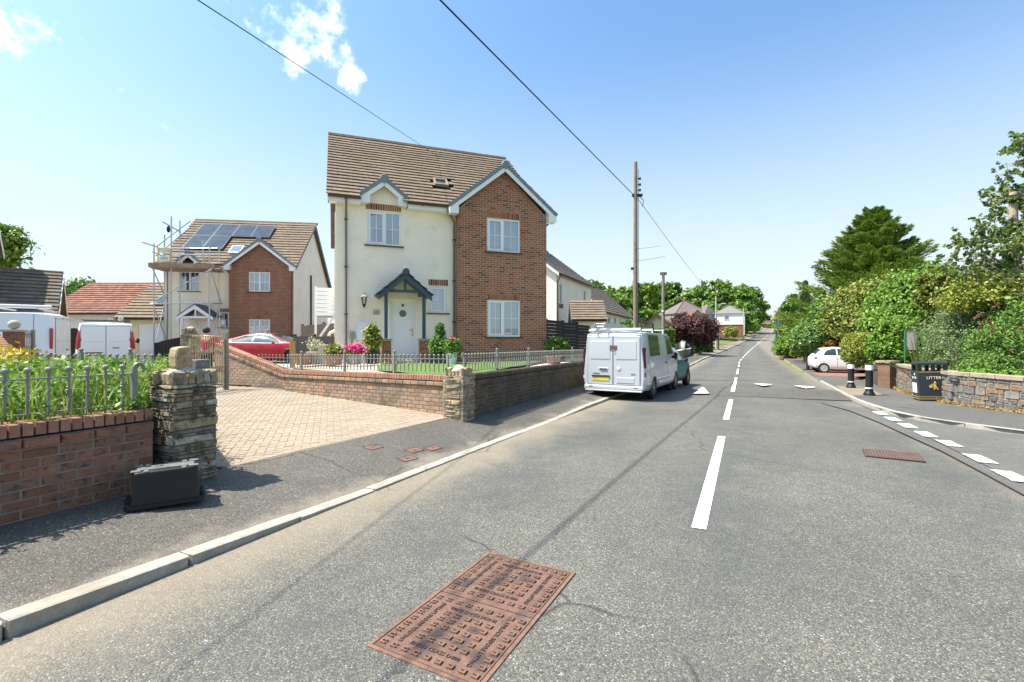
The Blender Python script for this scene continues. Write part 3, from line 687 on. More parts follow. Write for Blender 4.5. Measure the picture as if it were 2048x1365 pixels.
# rail end over the rising wall
eL = Vector((-.9,.45,0)).normalized()
q = cC+nD*.11
railing('railing', 'short end of railing above the sloping wall near the red car', q-(cC-cG).normalized()*1.15, q, (.85,.85), .34, [], sp=.14, end_cut=(-1, lambda x: max(.0, .80+(1.15-x)*.31)))
# street wall on the right of the corner pillar
b0 = cF+dW*.2+Vector((.9063,-.4226,0))*.1; b1 = b0+dW*11.5
w4, L4 = wall('street_wall', 'dark mossy brick wall along the pavement behind the white van', 'wall', b0, b1, (.12,.05), (.93,.86), (m_brick_street, m_brick_street), mort=m_mortar_dark)
r0 = b0+Vector((-.9063,.4226,0))*.11
railing('railing', 'ball topped railing on the mossy street wall beside the brick gable', r0, r0+dW*11.3, (.985,.915), .33, [1.35, 3.05, 4.8, 6.5, 8.2, 9.9], sp=.12, scroll0=True)
# ------------------------------------------------------------------ driveway of blocks
dpoly = [(-3.02,5.12),(-1.02,8.72),(-1.3,8.9),(-6.05,12.4),(-8.5,13.6),(-10.5,12.5),(-8.2,8.0),(-5.3,7.4),(-3.35,5.2)]
dz_ = lambda x, y: .187+.015*max(0, (x+3.02)*-.874+(y-5.12)*.486)+.0*y
flat_poly('driveway', dpoly, lambda x, y: dz_(x, y)-.0015, m_sand)
drv = bpy.data.objects['driveway']
def inside(p, poly):
    c = False; j = len(poly)-1
    for i in range(len(poly)):
        a, b = poly[i], poly[j]
        if (a[1] > p[1]) != (b[1] > p[1]) and p[0] < (b[0]-a[0])*(p[1]-a[1])/(b[1]-a[1])+a[0]: c = not c
        j = i
    return c
ublk = MB().add([(-.5,-.5,-.5),(.5,-.5,-.5),(.5,.5,-.5),(-.5,.5,-.5),(-.5,-.5,.35),(.5,-.5,.35),(.5,.5,.35),(-.5,.5,.35),(-.485,-.47,.5),(.485,-.47,.5),(.485,.47,.5),(-.485,.47,.5)],
    [(0,3,2,1),(8,9,10,11)]+[(a+k, a+(k+1)%4, a+4+(k+1)%4, a+4+k) for a in (0,4) for k in range(4)]).mesh('paving_block', m_block)
items = []; th = math.radians(21); ct, st = math.cos(th), math.sin(th)
for i in range(-80, 140):
    for j in range(-60, 60):
        for o_ in (0, 1):
            # herringbone: step (i) moves by (.1,.1), column (j) by (.2,-.2)
            bx = i*.1+j*.2; by = i*.1-j*.2
            if o_ == 0: c = (bx+.1, by+.05); rot = 0
            else: c = (bx+.05, by+.2); rot = math.pi/2
            x = -4+c[0]*ct-c[1]*st; y = 7+c[0]*st+c[1]*ct
            if y < 4.9 or y > 13.8 or x > -.9 or x < -9.5: continue
            if inside((x, y), dpoly) and ((x+3.02)*(3.6)-(y-5.12)*2.0) < -.42:
                items.append((TM((x, y, dz_(x, y)-.022+random.uniform(-.0018,.0018)), (.1972,.0972,.05), Matrix.Rotation(th+rot, 3, 'Z')), 0))
e0 = Vector((-3.02,5.12,0)); e1 = Vector((-1.02,8.72,0)); ed = (e1-e0).normalized(); en = Vector((-ed.y, ed.x, 0)); k = 0
while k*.1+.05 < (e1-e0).length:
    p = e0+ed*(k*.1+.05)+en*.1; items.append((TM((p.x, p.y, dz_(p.x, p.y)-.022), (.0955,.1955,.05), Matrix.Rotation(math.atan2(ed.y, ed.x), 3, 'Z')), 0)); k += 1
pieces(drv, 'paving_block', items, [ublk], 300)
# bed of weeds behind the near wall
flat_poly('planting_bed', [(q0.x-.12,q0.y+.1),(q1.x-.15,q1.y),(-3.45,5.2),(-5.0,7.15),(-9.5,7.5),(-9.5,0)], .84, m_earth, thick=.8)
flat_poly('courtyard', [(-8.5,13.4),(-6.2,12.8),(-6.6,20),(-3,24.5),(4,24.5),(4,44),(-60,44),(-60,8),(-9.6,7.6),(-10.5,12.4)], lambda x, y: .30+max(0,(y-10))*.016, m_yard)
bpy.data.objects['planting_bed']['kind'] = 'structure'
# ------------------------------------------------------------------ manhole, grate, small covers
def text_mesh(s, size, mat, ext=.0015, name='lettering', parent=None, Mx=None, align='CENTER'):
    cu = bpy.data.curves.new('t', 'FONT'); cu.body = s; cu.size = size; cu.extrude = ext; cu.align_x = align; cu.align_y = 'CENTER'; cu.resolution_u = 2
    ob = bpy.data.objects.new('t', cu); COL.objects.link(ob); dg = bpy.context.evaluated_depsgraph_get(); dg.update()
    me = bpy.data.meshes.new_from_object(ob.evaluated_get(dg)); bpy.data.objects.remove(ob); bpy.data.curves.remove(cu)
    me.materials.clear(); me.materials.append(mat); me.name = name
    o = bpy.data.objects.new(name, me); COL.objects.link(o); o.parent = parent
    if Mx is not None: o.matrix_local = Mx
    return o
def manhole():
    A = Vector(gp(977,1107.5)); B = Vector(gp(1151,1149)); C = Vector(gp(754,1302))
    ex = (B-A).normalized(); w = (B-A).length; l = (C-A).length; rz = math.degrees(math.atan2(ex.y, ex.x))
    cen = A+ex*w/2+Vector((ex.y,-ex.x,0))*l/2
    t = thing('manhole_cover', 'large rusty double manhole cover in the road', 'manhole cover', (cen.x, cen.y, H(cen.y)), rz)
    fr = MB()
    for x0,x1,y0,y1 in ((-w/2,w/2,-l/2,-l/2+.022),(-w/2,w/2,l/2-.022,l/2),(-w/2,-w/2+.022,-l/2+.022,l/2-.022),(w/2-.022,w/2,-l/2+.022,l/2-.022)): fr.box(x0,x1,y0,y1,-.03,.010)
    fr.build('frame', m_rust, t)
    MB().box(-w/2+.02,w/2-.02,-l/2+.02,l/2-.02,-.03,.0035).build('recess', m_rust_dark, t)
    for s in (-1, 1):
        c = MB().box(-w/2+.028, w/2-.028, (0.004 if s > 0 else -l/2+.028), (l/2-.028 if s > 0 else -.004), -.02, .0085).build('cover', M('rusty_plate', [(.115,.064,.046), (.155,.085,.06), (.065,.04,.034)], rough=.8, noise=(5,.3), fine=(80,.3), bump=(60,.6), coord='World', stain=((.04,.033,.035), 4, .5, .66)), t)
        ym = s*l/4; studs = MB()
        nx_, ny_ = 9, 9
        for i in range(nx_):
            for j in range(ny_):
                x = -w/2+.06+i*(w-.12)/(nx_-1); y = ym-(l/4-.065)+j*(l/2-.13)/(ny_-1)
                if (i in (1, 7) and 1 <= j <= 7) or (j in (1, 7) and 2 <= i <= 6): continue
                if (i, j) in ((3, 3), (5, 5)): continue
                k = 1 if i >= 4 else -1; e = .0185
                studs.box(x-.017, x+.017, y-.015, y-.006, .0085, e); studs.box(x+(.007 if k > 0 else -.017), x+(.017 if k > 0 else -.007), y-.006, y+.007, .0085, e); studs.box(x-.017,x+.017,y+.007,y+.015,.0085,e)
        studs.build('stud', m_rust, c, kind='stuff')
        for (i, j) in ((3, 3), (5, 5)):
            x = -w/2+.06+i*(w-.12)/(nx_-1)+.01; y = ym-(l/4-.065)+j*(l/2-.13)/(ny_-1)
            MB().box(x-.035, x+.035, y-.025, y+.025, .0088, .0098).lathe([(.012,.0098),(.012,.013),(.006,.0135)], 8, (x, y, 0)).build('keyhole', m_rust_dark, c)
        y1_ = ym-(l/4-.065)+(l/2-.13)/(ny_-1); y2_ = ym-(l/4-.065)+7*(l/2-.13)/(ny_-1)
        R = lambda x, y, a: Matrix.Translation((x, y, .0095)) @ Matrix.Rotation(a, 4, 'Z')
        text_mesh('EN124 CLASS D400', .036, m_rust_dark, .0035, 'lettering', c, R(0, y1_, 0))
        text_mesh('EN124 CLASS D400', .036, m_rust_dark, .0035, 'lettering', c, R(0, y2_, math.pi))
        text_mesh('UNLOCK BEFORE LIFTING', .034, m_rust_dark, .0035, 'lettering', c, R(-w/2+.06+(w-.12)/8, ym, math.pi/2))
        text_mesh('UNLOCK BEFORE LIFTING', .034, m_rust_dark, .0035, 'lettering', c, R(w/2-.06-(w-.12)/8, ym, -math.pi/2))
        for x, y in ((-w/2+.05, ym+.1), (w/2-.05, ym+l/4-.07)): MB().lathe([(.012,.0085),(.012,.012),(.004,.012)], 8, (x, y, 0)).build('pick_hole', m_rust_dark, c)
manhole()
def tilt(t):
    y = t.location.y; a = math.atan((H(y+.3)-H(y-.3))/.6); rz = t.rotation_euler.z; t.rotation_euler = (a*math.cos(rz), -a*math.sin(rz), rz)
def grate():
    P = [Vector(gp(*q)) for q in ((1715,896),(1837,908),(1855.5,927.7),(1738,915))]
    cen = sum(P, Vector())/4; ex = ((P[1]-P[0])+(P[2]-P[3])).normalized(); rz = math.degrees(math.atan2(ex.y, ex.x)); w = .64; l = .5
    t = thing('manhole_cover', 'flat rusty ribbed cover in the road near the side junction', 'manhole cover', (cen.x, cen.y, H(cen.y)+.002), rz+3); tilt(t)
    m_gr = M('rusty_grate', [(.11,.065,.052), (.15,.085,.065), (.07,.045,.042)], rough=.8, noise=(6, .3), fine=(70, .3), bump=(60, .6), coord='World'); MB().box(-w/2,w/2,-l/2,l/2,-.03,.004).build('plate', m_rust_dark, t)
    for i in range(17):
        x = -w/2+.03+i*(w-.06)/16; MB().box(x-.008,x+.008,-l/2+.04,l/2-.04,.003,.011).build('rib', m_gr, t)
    for y in (-l/2, l/2): MB().box(-w/2,w/2,y-.012,y+.012,.0,.012).build('frame_edge', m_gr, t)
grate()
pl = ['small rusty water cover nearest the block driveway edge', 'small rusty cover lying closest to the kerb', 'small rusty cover just left of the rightmost small cover', 'small rusty cover farthest right of the pavement covers']
for i, (u, v) in enumerate([(747,895),(815,917.6),(829,901),(866,896.5)]):
    x, y, z = gp(u, v, zabs=.12); 
    for _ in range(4): z = pave_z(x, y); x, y, z = gp(u, v, zabs=z)
    t = thing('service_cover', pl[i], 'service cover', (x, y, z-.007), 58, 'small service covers in the pavement')
    fr = MB()
    for a in ((-.12,.12,-.08,-.07),(-.12,.12,.07,.08),(-.12,-.11,-.07,.07),(.11,.12,-.07,.07)): fr.box(a[0],a[1],a[2],a[3],-.02,.013)
    sl = math.atan((pave_z(x-.1,y)-pave_z(x+.1,y))/.2); sy = math.atan((pave_z(x,y+.1)-pave_z(x,y-.1))/.2); t.rotation_mode = 'QUATERNION'; t.rotation_quaternion = (Matrix.Rotation(sl,3,'Y') @ Matrix.Rotation(sy,3,'X') @ Matrix.Rotation(math.radians(58),3,'Z')).to_quaternion()
    fr.build('frame', m_rust_dark, t); MB().box(-.108,.108,-.068,.068,-.02,.0105).build('lid', m_rust, t); MB().box(-.03,.03,-.012,.012,.0105,.0125).build('label_plate', m_rust_dark, t)
# ------------------------------------------------------------------ black recycling box lying upside down
def crate():
    a = Vector(gp(250,1022,zabs=.175)); b = Vector(gp(405,1003,zabs=.155)); d = (b-a).normalized(); L = .54; n = Vector((-d.y, d.x, 0)); c = (a+b)/2+n*.17
    t = thing('recycling_box', 'black plastic recycling box upside down on the pavement by the pillar', 'box', (c.x, c.y, .168), math.degrees(math.atan2(d.y, d.x)))
    w, l, h = .5, .33, .34; mb = MB(); t.scale = (1,1,.87)
    def ring(s, z, r): 
        pts = []; W_, D_ = w/2*s, l/2*s
        for cx_, cy_, a0 in ((W_-r, D_-r, 0), (-W_+r, D_-r, 90), (-W_+r, -D_+r, 180), (W_-r, -D_+r, 270)):
            for k in range(4): q = math.radians(a0+k*30); pts.append((cx_+r*math.cos(q), cy_+r*math.sin(q), z))
        return pts
    lv = [(1.0,0,.03),(.985,.02,.04),(.93,.3,.05),(.925,.325,.05),(.90,.337,.05),(.88,.34,.05)]; vs = []; fs = []
    for s, z, r in lv: vs += ring(s, z, r)
    for i in range(len(lv)-1):
        for k in range(16): fs.append((i*16+k, i*16+(k+1) % 16, i*16+16+(k+1) % 16, i*16+16+k))
    fs.append(tuple((len(lv)-1)*16+k for k in range(16))); mb.add(vs, fs); body = mb.build('body', m_black, t, smooth=True)
    rim = MB(); vs = ring(1.1, 0, .04)+ring(1.1, .035, .04)+ring(.99, .035, .04)+ring(.99, .012, .04); fs = []
    for i in range(3):
        for k in range(16): fs.append((i*16+k, i*16+(k+1) % 16, i*16+16+(k+1) % 16, i*16+16+k))
    rim.add(vs, fs).build('rim', m_black, t, smooth=False)
    m_dust = M('dusty_plastic', [(.2,.2,.19), (.06,.06,.06)], rough=.6, noise=(14, .3))
    for sx in (-1, 1):
        for sy in (-1, 1):
            MB().box(sx*.2-.035, sx*.2+.035, sy*.105-.03, sy*.105+.03, .338, .352).build('foot', m_dust, t, bev=.008)
            MB().box(sx*.13-.018, sx*.13+.018, sy*.12-.03, sy*.12+.032, .325, .347).build('notch', m_dust, t, bev=.006)
    MB().box(-.2,.2,-.07,.07,.339,.344).build('base_panel', m_dust, t)
    for sx in (-1, 1): MB().box(sx*.262-.018, sx*.262+.018, -.09, .09, .03, .07).build('handle', m_black, t, bev=.006)
crate()
# ------------------------------------------------------------------ building helpers (local house frame: X along front, Y inwards, Z up absolute)
def holed_wall(X0, X1, Z0, Z1, Y, holes, mb, mi=0, depth=.1, rev=None):
    xs = sorted({X0, X1}|{h[0] for h in holes}|{h[1] for h in holes}); zs = sorted({Z0, Z1}|{h[2] for h in holes}|{h[3] for h in holes})
    for i in range(len(xs)-1):
        for j in range(len(zs)-1):
            xm, zm = (xs[i]+xs[i+1])/2, (zs[j]+zs[j+1])/2
            if any(h[0] < xm < h[1] and h[2] < zm < h[3] for h in holes): continue
            mb.add([(xs[i],Y,zs[j]),(xs[i+1],Y,zs[j]),(xs[i+1],Y,zs[j+1]),(xs[i],Y,zs[j+1])], [(0,1,2,3)], mi)
    for a, b, c, d in holes:
        r = mi if rev is None else rev
        mb.add([(a,Y,c),(a,Y+depth,c),(a,Y+depth,d),(a,Y,d)], [(0,1,2,3)], r); mb.add([(b,Y,c),(b,Y+depth,c),(b,Y+depth,d),(b,Y,d)], [(0,3,2,1)], r)
        mb.add([(a,Y,d),(b,Y,d),(b,Y+depth,d),(a,Y+depth,d)], [(0,1,2,3)], r); mb.add([(a,Y,c),(b,Y,c),(b,Y+depth,c),(a,Y+depth,c)], [(0,3,2,1)], r)
def window(root, a, b, c, d, Y, split=.5, cols=2, rows=2, sash=0, blind=.82, sill=m_brownp, detail=True, frame=None, M4=None, curtains=True, zig=True):
    """window in a wall facing -Y with opening a..b, c..d; sits .05 back. M4: extra transform (for side walls)"""
    fm = frame or m_upvc; y = Y+.045; fw = .055; mb = MB()
    Mx = M4
    mb.box(a,b,y,y+.06,c,c+fw,0,Mx).box(a,b,y,y+.06,d-fw,d,0,Mx).box(a,a+fw,y,y+.06,c+fw,d-fw,0,Mx).box(b-fw,b,y,y+.06,c+fw,d-fw,0,Mx)
    panes = []
    if split:
        xm = a+(b-a)*split; mb.box(xm-.035,xm+.035,y,y+.06,c+fw,d-fw,0,Mx); panes = [(a+fw, xm-.035), (xm+.035, b-fw)]
    else: panes = [(a+fw, b-fw)]
    w = mb.build('window', fm, root)
    sb = MB()
    for i, (p, q) in enumerate(panes):
        if (sash == 1 and i == 0) or sash == 2:
            for r_ in ((p,q,c+fw,c+fw+.045),(p,q,d-fw-.045,d-fw),(p,p+.045,c+fw+.045,d-fw-.045),(q-.045,q,c+fw+.045,d-fw-.045)): sb.box(r_[0],r_[1],y-.022,y+.03,r_[2],r_[3],0,Mx)
    if sb.v: sb.build('sash', fm, w)
    g = MB()
    for p, q in panes:
        for k in range(1, cols): x = p+(q-p)*k/cols; g.box(x-.009,x+.009,y+.022,y+.03,c+fw,d-fw,0,Mx)
        for k in range(1, rows): z = c+(d-c)*k/rows; g.box(p,q,y+.0215,y+.0295,z-.009,z+.009,0,Mx)
    if g.v and detail: g.build('glazing_bar', fm, w)
    gl = MB()
    for p, q in panes: gl.add([(p,y+.032,c+fw),(q,y+.032,c+fw),(q,y+.032,d-fw),(p,y+.032,d-fw)], [(0,1,2,3)], 0, Mx)
    gl.build('pane', m_glass, w, fix=False)
    MB().add([(a,y+.5,c),(b,y+.5,c),(b,y+.5,d),(a,y+.5,d)], [(0,1,2,3)], 0, Mx).box(a,b,y+.3,y+.5,c-.02,c,0,Mx).build('room_behind', m_room, w, fix=False)
    bl = MB()
    for p, q in panes:
        if blind:
            zb = d-(d-c)*blind; n = 2; vs = [(p,y+.1,d-.05)]
            for k in range(n*4+1):
                t = k/(n*4); ph = (k % 4); vs.append((p+(q-p)*t, y+.1, zb+({0:0,1:.03,2:.07,3:.03}[ph] if zig else 0)))
            vs.append((q,y+.1,d-.05)); bl.add(vs, [tuple(range(len(vs)))], 0, Mx)
    if bl.v: bl.build('blind', m_blind, w, fix=False)
    if curtains:
        cu = MB()
        for (x0, x1) in ((a+.02, a+(b-a)*.2), (b-(b-a)*.2, b-.02)):
            n = 8
            for k in range(n): xa = x0+(x1-x0)*k/n; xb = x0+(x1-x0)*(k+1)/n; ya = y+.16+.02*(k % 2); yb = y+.16+.02*((k+1) % 2); cu.add([(xa,ya,c),(xb,yb,c),(xb,yb,d),(xa,ya,d)], [(0,1,2,3)], 0, Mx)
        cu.build('curtain', m_curtain, w, fix=False)
    if sill: MB().box(a-.09,b+.09,Y-.07,Y+.05,c-.045,c-.004,0,Mx).build('sill', sill, w)
    return w
def tiles(root, name, mat, O, U, V, W_, L, gauge=.31, tw=.31, limit=300, keep=None, thick=.03, stuff=False, stag=True, jit=.004):
    O = Vector(O); U = Vector(U).normalized(); V = Vector(V).normalized(); N = U.cross(V)
    if N.z < 0: N = -N
    al = math.atan2(thick, gauge); V2 = (V*math.cos(al)-N*math.sin(al)); N2 = (N*math.cos(al)+V*math.sin(al))
    Bm = Matrix((U, V2, N2)).transposed(); items = []; nr = int(L/gauge+.3)
    um = MB().box(-.5,.5,-.5,.5,-.5,.5).mesh(name, mat)
    for r in range(nr):
        sh = (r % 2)*.5 if stag else 0; x = -sh*tw
        while x < W_-.02:
            a = max(x, 0); b = min(x+tw, W_)
            if b-a > .03:
                c = O+U*((a+b)/2)+V*(r*gauge+gauge*.5)+N*(thick*.75+random.uniform(0, jit))
                if keep is None or keep(c): items.append((TM(c, (b-a-.005, gauge+.05, thick*.8), Bm @ Matrix.Rotation(random.uniform(-.004,.004),3,'X')), 0))
            x += tw
    pieces(root, name, items, [um], limit, force_stuff=stuff)
def verge_gable(root, Xc, yf, yb, zap, Xl, Xr, ze, yi_ap, yi_e, cap=.33, slabmat=m_tile, barge=True, capmat=None, indiv=True, barge_mat=None, kneel=True):
    """small front gable roof: apex (Xc,zap), eaves at Xl/Xr height ze; front edge y=yf; meets main roof at y=yi_*"""
    capmat = capmat or m_verge; bm_ = barge_mat or m_upvc
    for X, sg in ((Xl, -1), (Xr, 1)):
        d = Vector((X-Xc, 0, ze-zap)); L = d.length; d.normalize(); n = Vector((-d.z, 0, d.x));
        if n.z < 0: n = -n
        A = Vector((Xc, yf+.06, zap)); B = Vector((X, yf+.06, ze)); C = Vector((X, yi_e, ze)); D = Vector((Xc, yi_ap, zap))
        P = [A, B, C, D]; MB().add([p+n*.01 for p in P]+[p-n*.06 for p in P], [(0,1,2,3),(7,6,5,4),(0,4,5,1),(1,5,6,2),(2,6,7,3),(3,7,4,0)]).build('gable_roof', slabmat, root)
        k = max(2, round(L/cap)); l = L/k; Bm = Matrix((d, Vector((0,1,0)), d.cross(Vector((0,1,0))))).transposed()
        um = MB().box(-.5,.5,-.5,.5,-.5,.5).mesh('verge_unit', capmat); items = []
        for i in range(k):
            c = Vector((Xc, yf+.1, zap))+d*(l*(i+.5))+n*(.015+.0); items.append((TM(c, (l*1.03, .2, .105), Bm @ Matrix.Rotation(-.05*1 if sg > 0 else -.05,3,'Y')), 0))
        pieces(root, 'verge_unit', items, [um])
        if barge:
            q = MB(); w = .135
            a0 = Vector((Xc, 0, zap))-n*.045; b0 = Vector((X, 0, ze))-n*.045
            q.add([(p.x, y, p.z) for y in (yf+.03, yf+.06) for p in (a0, b0, b0-Vector((0,0,w*1.15)), a0-Vector((0,0,w*1.25)))], [(0,1,2,3),(7,6,5,4),(0,4,5,1),(1,5,6,2),(2,6,7,3),(3,7,4,0)]).build('bargeboard', bm_, root)
            if kneel: MB().prism([(X-sg*.3, ze-.03-.2),(X-sg*.02, ze-.04-.2),(X, ze-.03-.1),(X,ze-.04),(X-sg*.3,ze+.16)], 'y', yf+.035, yf+.36).build('soffit_box', bm_, root)
    MB().lathe([(.13,0),(.15,.03),(.13,.05)], 8, M=Matrix.Translation((Xc, yf-.03, zap+.0)) @ Matrix.Rotation(-math.pi/2, 4, 'X')).build('ridge_end', capmat, root)
    q = MB(); q.prism([(Xc-.15,zap-.08),(Xc-.08,zap+.06),(Xc,zap+.095),(Xc+.08,zap+.06),(Xc+.15,zap-.08)], 'y', yf+.02, yi_ap+.1); q.build('ridge', slabmat, root)
def soldier(root, a, b, z, Y, mat, h=.215, proud=.012, limit=300):
    ub = ybrick(mat); items = []; x = a
    while x < b-.04: items.append((TM((x+.0325, Y+.05-proud, z+h/2), (.065, .1, h-.008)), 0)); x += .075
    pieces(root, 'brick', items, [ub], limit)
def pipe(root, pts, r=.034, mat=m_greyp, clips=(), name='downpipe'):
    mb = MB().tube(pts, r, 10)
    o = mb.build(name, mat, root, smooth=True)
    for c in clips: MB().box(c[0]-.055,c[0]+.055,c[1]-.045,c[1]+.045,c[2]-.02,c[2]+.02).build('pipe_clip', m_brownp, o)
    return o
def gutter(root, x0, x1, y, z, mat=m_brownp, name='gutter'):
    mb = MB(); n = 7; vs = []
    for x in (x0, x1):
        for k in range(n): t = math.pi*k/(n-1); vs.append((x, y-.058*math.cos(t), z-.058*math.sin(t)))
        for k in range(n-1, -1, -1): t = math.pi*k/(n-1); vs.append((x, y-.05*math.cos(t), z-.05*math.sin(t)))
    m = 2*n; fs = [(k, (k+1) % m, m+(k+1) % m, m+k) for k in range(m)]+[tuple(range(m))[::-1], tuple(range(m, 2*m))]
    mb.add(vs, fs)
    x = x0+.5
    while x < x1: mb.box(x-.02,x+.02,y-.064,y+.064,z-.066,z-.0); x += 1.0
    return mb.build(name, mat, root)
def roof_slab(t, x0, x1, y0, z0, y1, z1, mat, name='roof', th=.07):
    P = [Vector((x0,y0,z0)), Vector((x1,y0,z0)), Vector((x1,y1,z1)), Vector((x0,y1,z1))]; u = Vector((0,0,th))
    return MB().add([p for p in P]+[p-u for p in P], [(0,1,2,3),(7,6,5,4),(0,4,5,1),(1,5,6,2),(2,6,7,3),(3,7,4,0)]).build(name, mat, t)
# ------------------------------------------------------------------ the brick and cream house in the middle
A1 = (-5.547, 15.04); R1 = 20.3
def house_one():
    t = thing('detached_house', 'cream rendered house with red brick gable and white front door, largest in view', 'house', (A1[0], A1[1], 0), R1)
    XR = 7.11; XB = 3.85; P = -.35; zf = .9; ze = 6.08; zr = 9.62; yr = 4.0; D = 8.2
    wc = (.95, 2.01, 4.66, 5.77); ws = (2.94, 3.54, 2.5, 3.4); dr_ = (1.66, 2.5, .98, 2.93)
    wu = (4.87, 6.09, 4.64, 5.8); wl_ = (4.89, 6.1, 1.7, 2.97)
    mb = MB(); holed_wall(0, XB, zf-.5, 6.15, 0, [wc, ws, dr_], mb)
    mb.add([(0,0,.4),(0,D,.4),(0,D,6.1),(0,yr,zr-.15),(0,0,6.1)], [(0,1,2,3,4)]); mb.add([(XR,0,.4),(XR,D,.4),(XR,D,6.1),(XR,yr,zr-.15),(XR,0,6.1)], [(4,3,2,1,0)])
    mb.add([(0,D,.4),(XR,D,.4),(XR,D,6.1),(0,D,6.1)], [(0,3,2,1)])
    mb.add([(.72,-.01,6.1),(2.2,-.01,6.1),(1.46,-.01,6.7)], [(0,1,2)])
    mb.build('wall', m_render, t, fix=False)
    # brick gable
    zap = 7.6; gl = lambda X: 6.05+(zap-6.05)*(1-abs(X-5.46)/1.72)
    mb = MB(); holed_wall(XB, XR, .4, 6.0, P+.006, [wu, wl_], mb, 0, .1); mb.add([(XB,P+.006,6.0),(XR,P+.006,6.0),(5.46,P+.006,zap-.1)], [(0,1,2)])
    mb.add([(XB,P+.006,.4),(XB,0,.4),(XB,0,6.0),(XB,P+.006,6.0)], [(0,1,2,3)]); mb.add([(XR,P+.006,.4),(XR,0,.4),(XR,0,6.1),(XR,P+.006,6.1)], [(3,2,1,0)])
    mb.build('brick_backing', m_house_mortar, t, fix=False)
    ub = ybrick(m_brick_house); items = []; k = 0; z = zf-.35
    while z < zap-.12:
        x = XB-(k % 2)*.1125
        while x < XR-.01:
            a = max(x, XB); b = min(x+.215, XR); segs = [(a, b)]
            for hx0, hx1, hz0, hz1 in (wu, wl_):
                if z+.065 > hz0+.005 and z < hz1+.175:
                    s2 = []
                    for p, q in segs:
                        if q <= hx0 or p >= hx1: s2.append((p, q))
                        else:
                            if p < hx0: s2.append((p, hx0))
                            if q > hx1: s2.append((hx1, q))
                    segs = s2
            for p, q in segs:
                if z > 5.95:
                    h = (zap-.06-z-.03)/(zap-6.0)*1.63
                    p = max(p, 5.46-h); q = min(q, 5.46+h)
                if q-p > .03: items.append((TM(((p+q)/2, P+.05+random.uniform(-.0015,.0015), z+.0325), (q-p, .1, .065)), 0))
            x += .225
        z += .075; k += 1
    B = Matrix.Rotation(-math.pi/2, 3, 'Z'); z = zf-.35; k = 0
    while z < 6.0:   # left return of the projection
        for (p, q) in (((-.35,-.25),(-.24,-.03)) if k % 2 else ((-.35,-.14),(-.13,-.02))):
            items.append((TM((XB+.049-.0, (p+q)/2+.0, z+.0325), (q-p-.008, .1, .065), B), 0))
        z += .075; k += 1
    pieces(t, 'brick', items, [ub], 210)
    for a, b, c, d in (wu, wl_): soldier(t, a, b, d, P, m_brick_house, (zf-.35)+math.ceil((d+.175-zf+.35)/.075)*.075-d, .002)
    soldier(t, .9, 2.04, 5.79, 0, m_brick_house, .215, .012); soldier(t, 2.92, 3.57, 3.42, 0, m_brick_house, .215, .012)
    window(t, *wc, 0, .52, sash=1, blind=.48); window(t, *ws, 0, None, sash=2, blind=.93, curtains=False); window(t, *wu, P, .48, sash=1, blind=.86); window(t, *wl_, P, .48, sash=1, blind=.78)
    # door
    d = MB().box(1.66,1.73,.06,.13,.98,2.93).box(2.43,2.5,.06,.13,.98,2.93).box(1.73,2.43,.06,.13,2.86,2.93).box(1.66,2.5,.02,.14,.94,.98)
    df = d.build('door', m_upvc, t)
    MB().box(1.73,2.43,.08,.12,.98,2.86).build('door_leaf', m_upvc, df)
    def ring(c, r0, r1, y, mat, nm, par, n=28):
        vs = []; fs = []
        for k in range(n):
            a = 2*math.pi*k/n
            for r in (r0, r1): vs += [(c[0]+r*math.cos(a), y, c[1]+r*math.sin(a)), (c[0]+r*math.cos(a), y-.012, c[1]+r*math.sin(a))]
        for k in range(n):
            q = 4*((k+1) % n); p = 4*k; fs += [(p+1,p+3,q+3,q+1),(p,p+1,q+1,q),(p+2,q+2,q+3,p+3)]
        return MB().add(vs, fs).build(nm, mat, par)
    ring((2.08, 2.46), .19, .21, .081, m_upvc, 'moulding', df); ring((2.08, 2.46), .115, .15, .081, m_upvc, 'moulding', df); ring((2.08,1.9),.17,.185,.081,m_upvc,'moulding',df); ring((2.08,1.42),.17,.185,.081,m_upvc,'moulding',df)
    MB().lathe([(.118,0),(.118,.01)], 24, M=Matrix.Translation((2.08,.076,2.46)) @ Matrix.Rotation(math.pi/2,4,'X')).build('round_pane', M('leaded_glass', [(.10,.14,.12)], rough=.15, noise=(40,.5)), df)
    mo = MB()
    for x in (1.79, 2.37): mo.box(x-.006,x+.006,.07,.081,1.05,2.8)
    mo.build('moulding', m_upvc, df)
    br = M('brass', [(.62,.42,.15)], rough=.25, metal=1)
    MB().box(2.375,2.41,.066,.08,1.72,1.98).box(2.30,2.40,.045,.06,1.9,1.925).build('handle', br, df, bev=.004)
    nb = MB().box(2.045,2.115,.068,.08,2.69,2.78).build('number_plate', m_blackg, df); text_mesh('1', .07, br, .001, 'lettering', df, Matrix.Translation((2.08,.066,2.735)) @ Matrix.Rotation(math.pi/2,4,'X'))
    MB().box(1.45,2.75,-.95,.0,zf-.1,.95).build('door_step', m_patio, t)
    # porch
    zap_p = 3.72; ze_p = 3.02
    for x in (1.45, 2.62):
        MB().box(x-.05,x+.05,-.9,-.8,1.62,3.1).build('porch_post', m_slateblue, t, bev=.006)
        pier = MB().box(x-.13,x+.13,-.98,-.72,zf-.1,1.56).build('porch_pier', m_house_mortar, t)
        its = []; zz = zf; kk = 0
        while zz < 1.55:
            for f in range(4):
                Bf = Matrix.Rotation(f*math.pi/2, 3, 'Z')
                for (p, q) in (((-.14,.0),(.01,.14)) if (kk+f) % 2 else ((-.14,-.07),(-.06,.14))):
                    v = Bf @ Vector(((p+q)/2, -.14+.03, 0)); its.append((TM((x+v.x, -.85+v.y, zz+.0325), (q-p-.004, .07, .063), Bf), 0))
            zz += .075; kk += 1
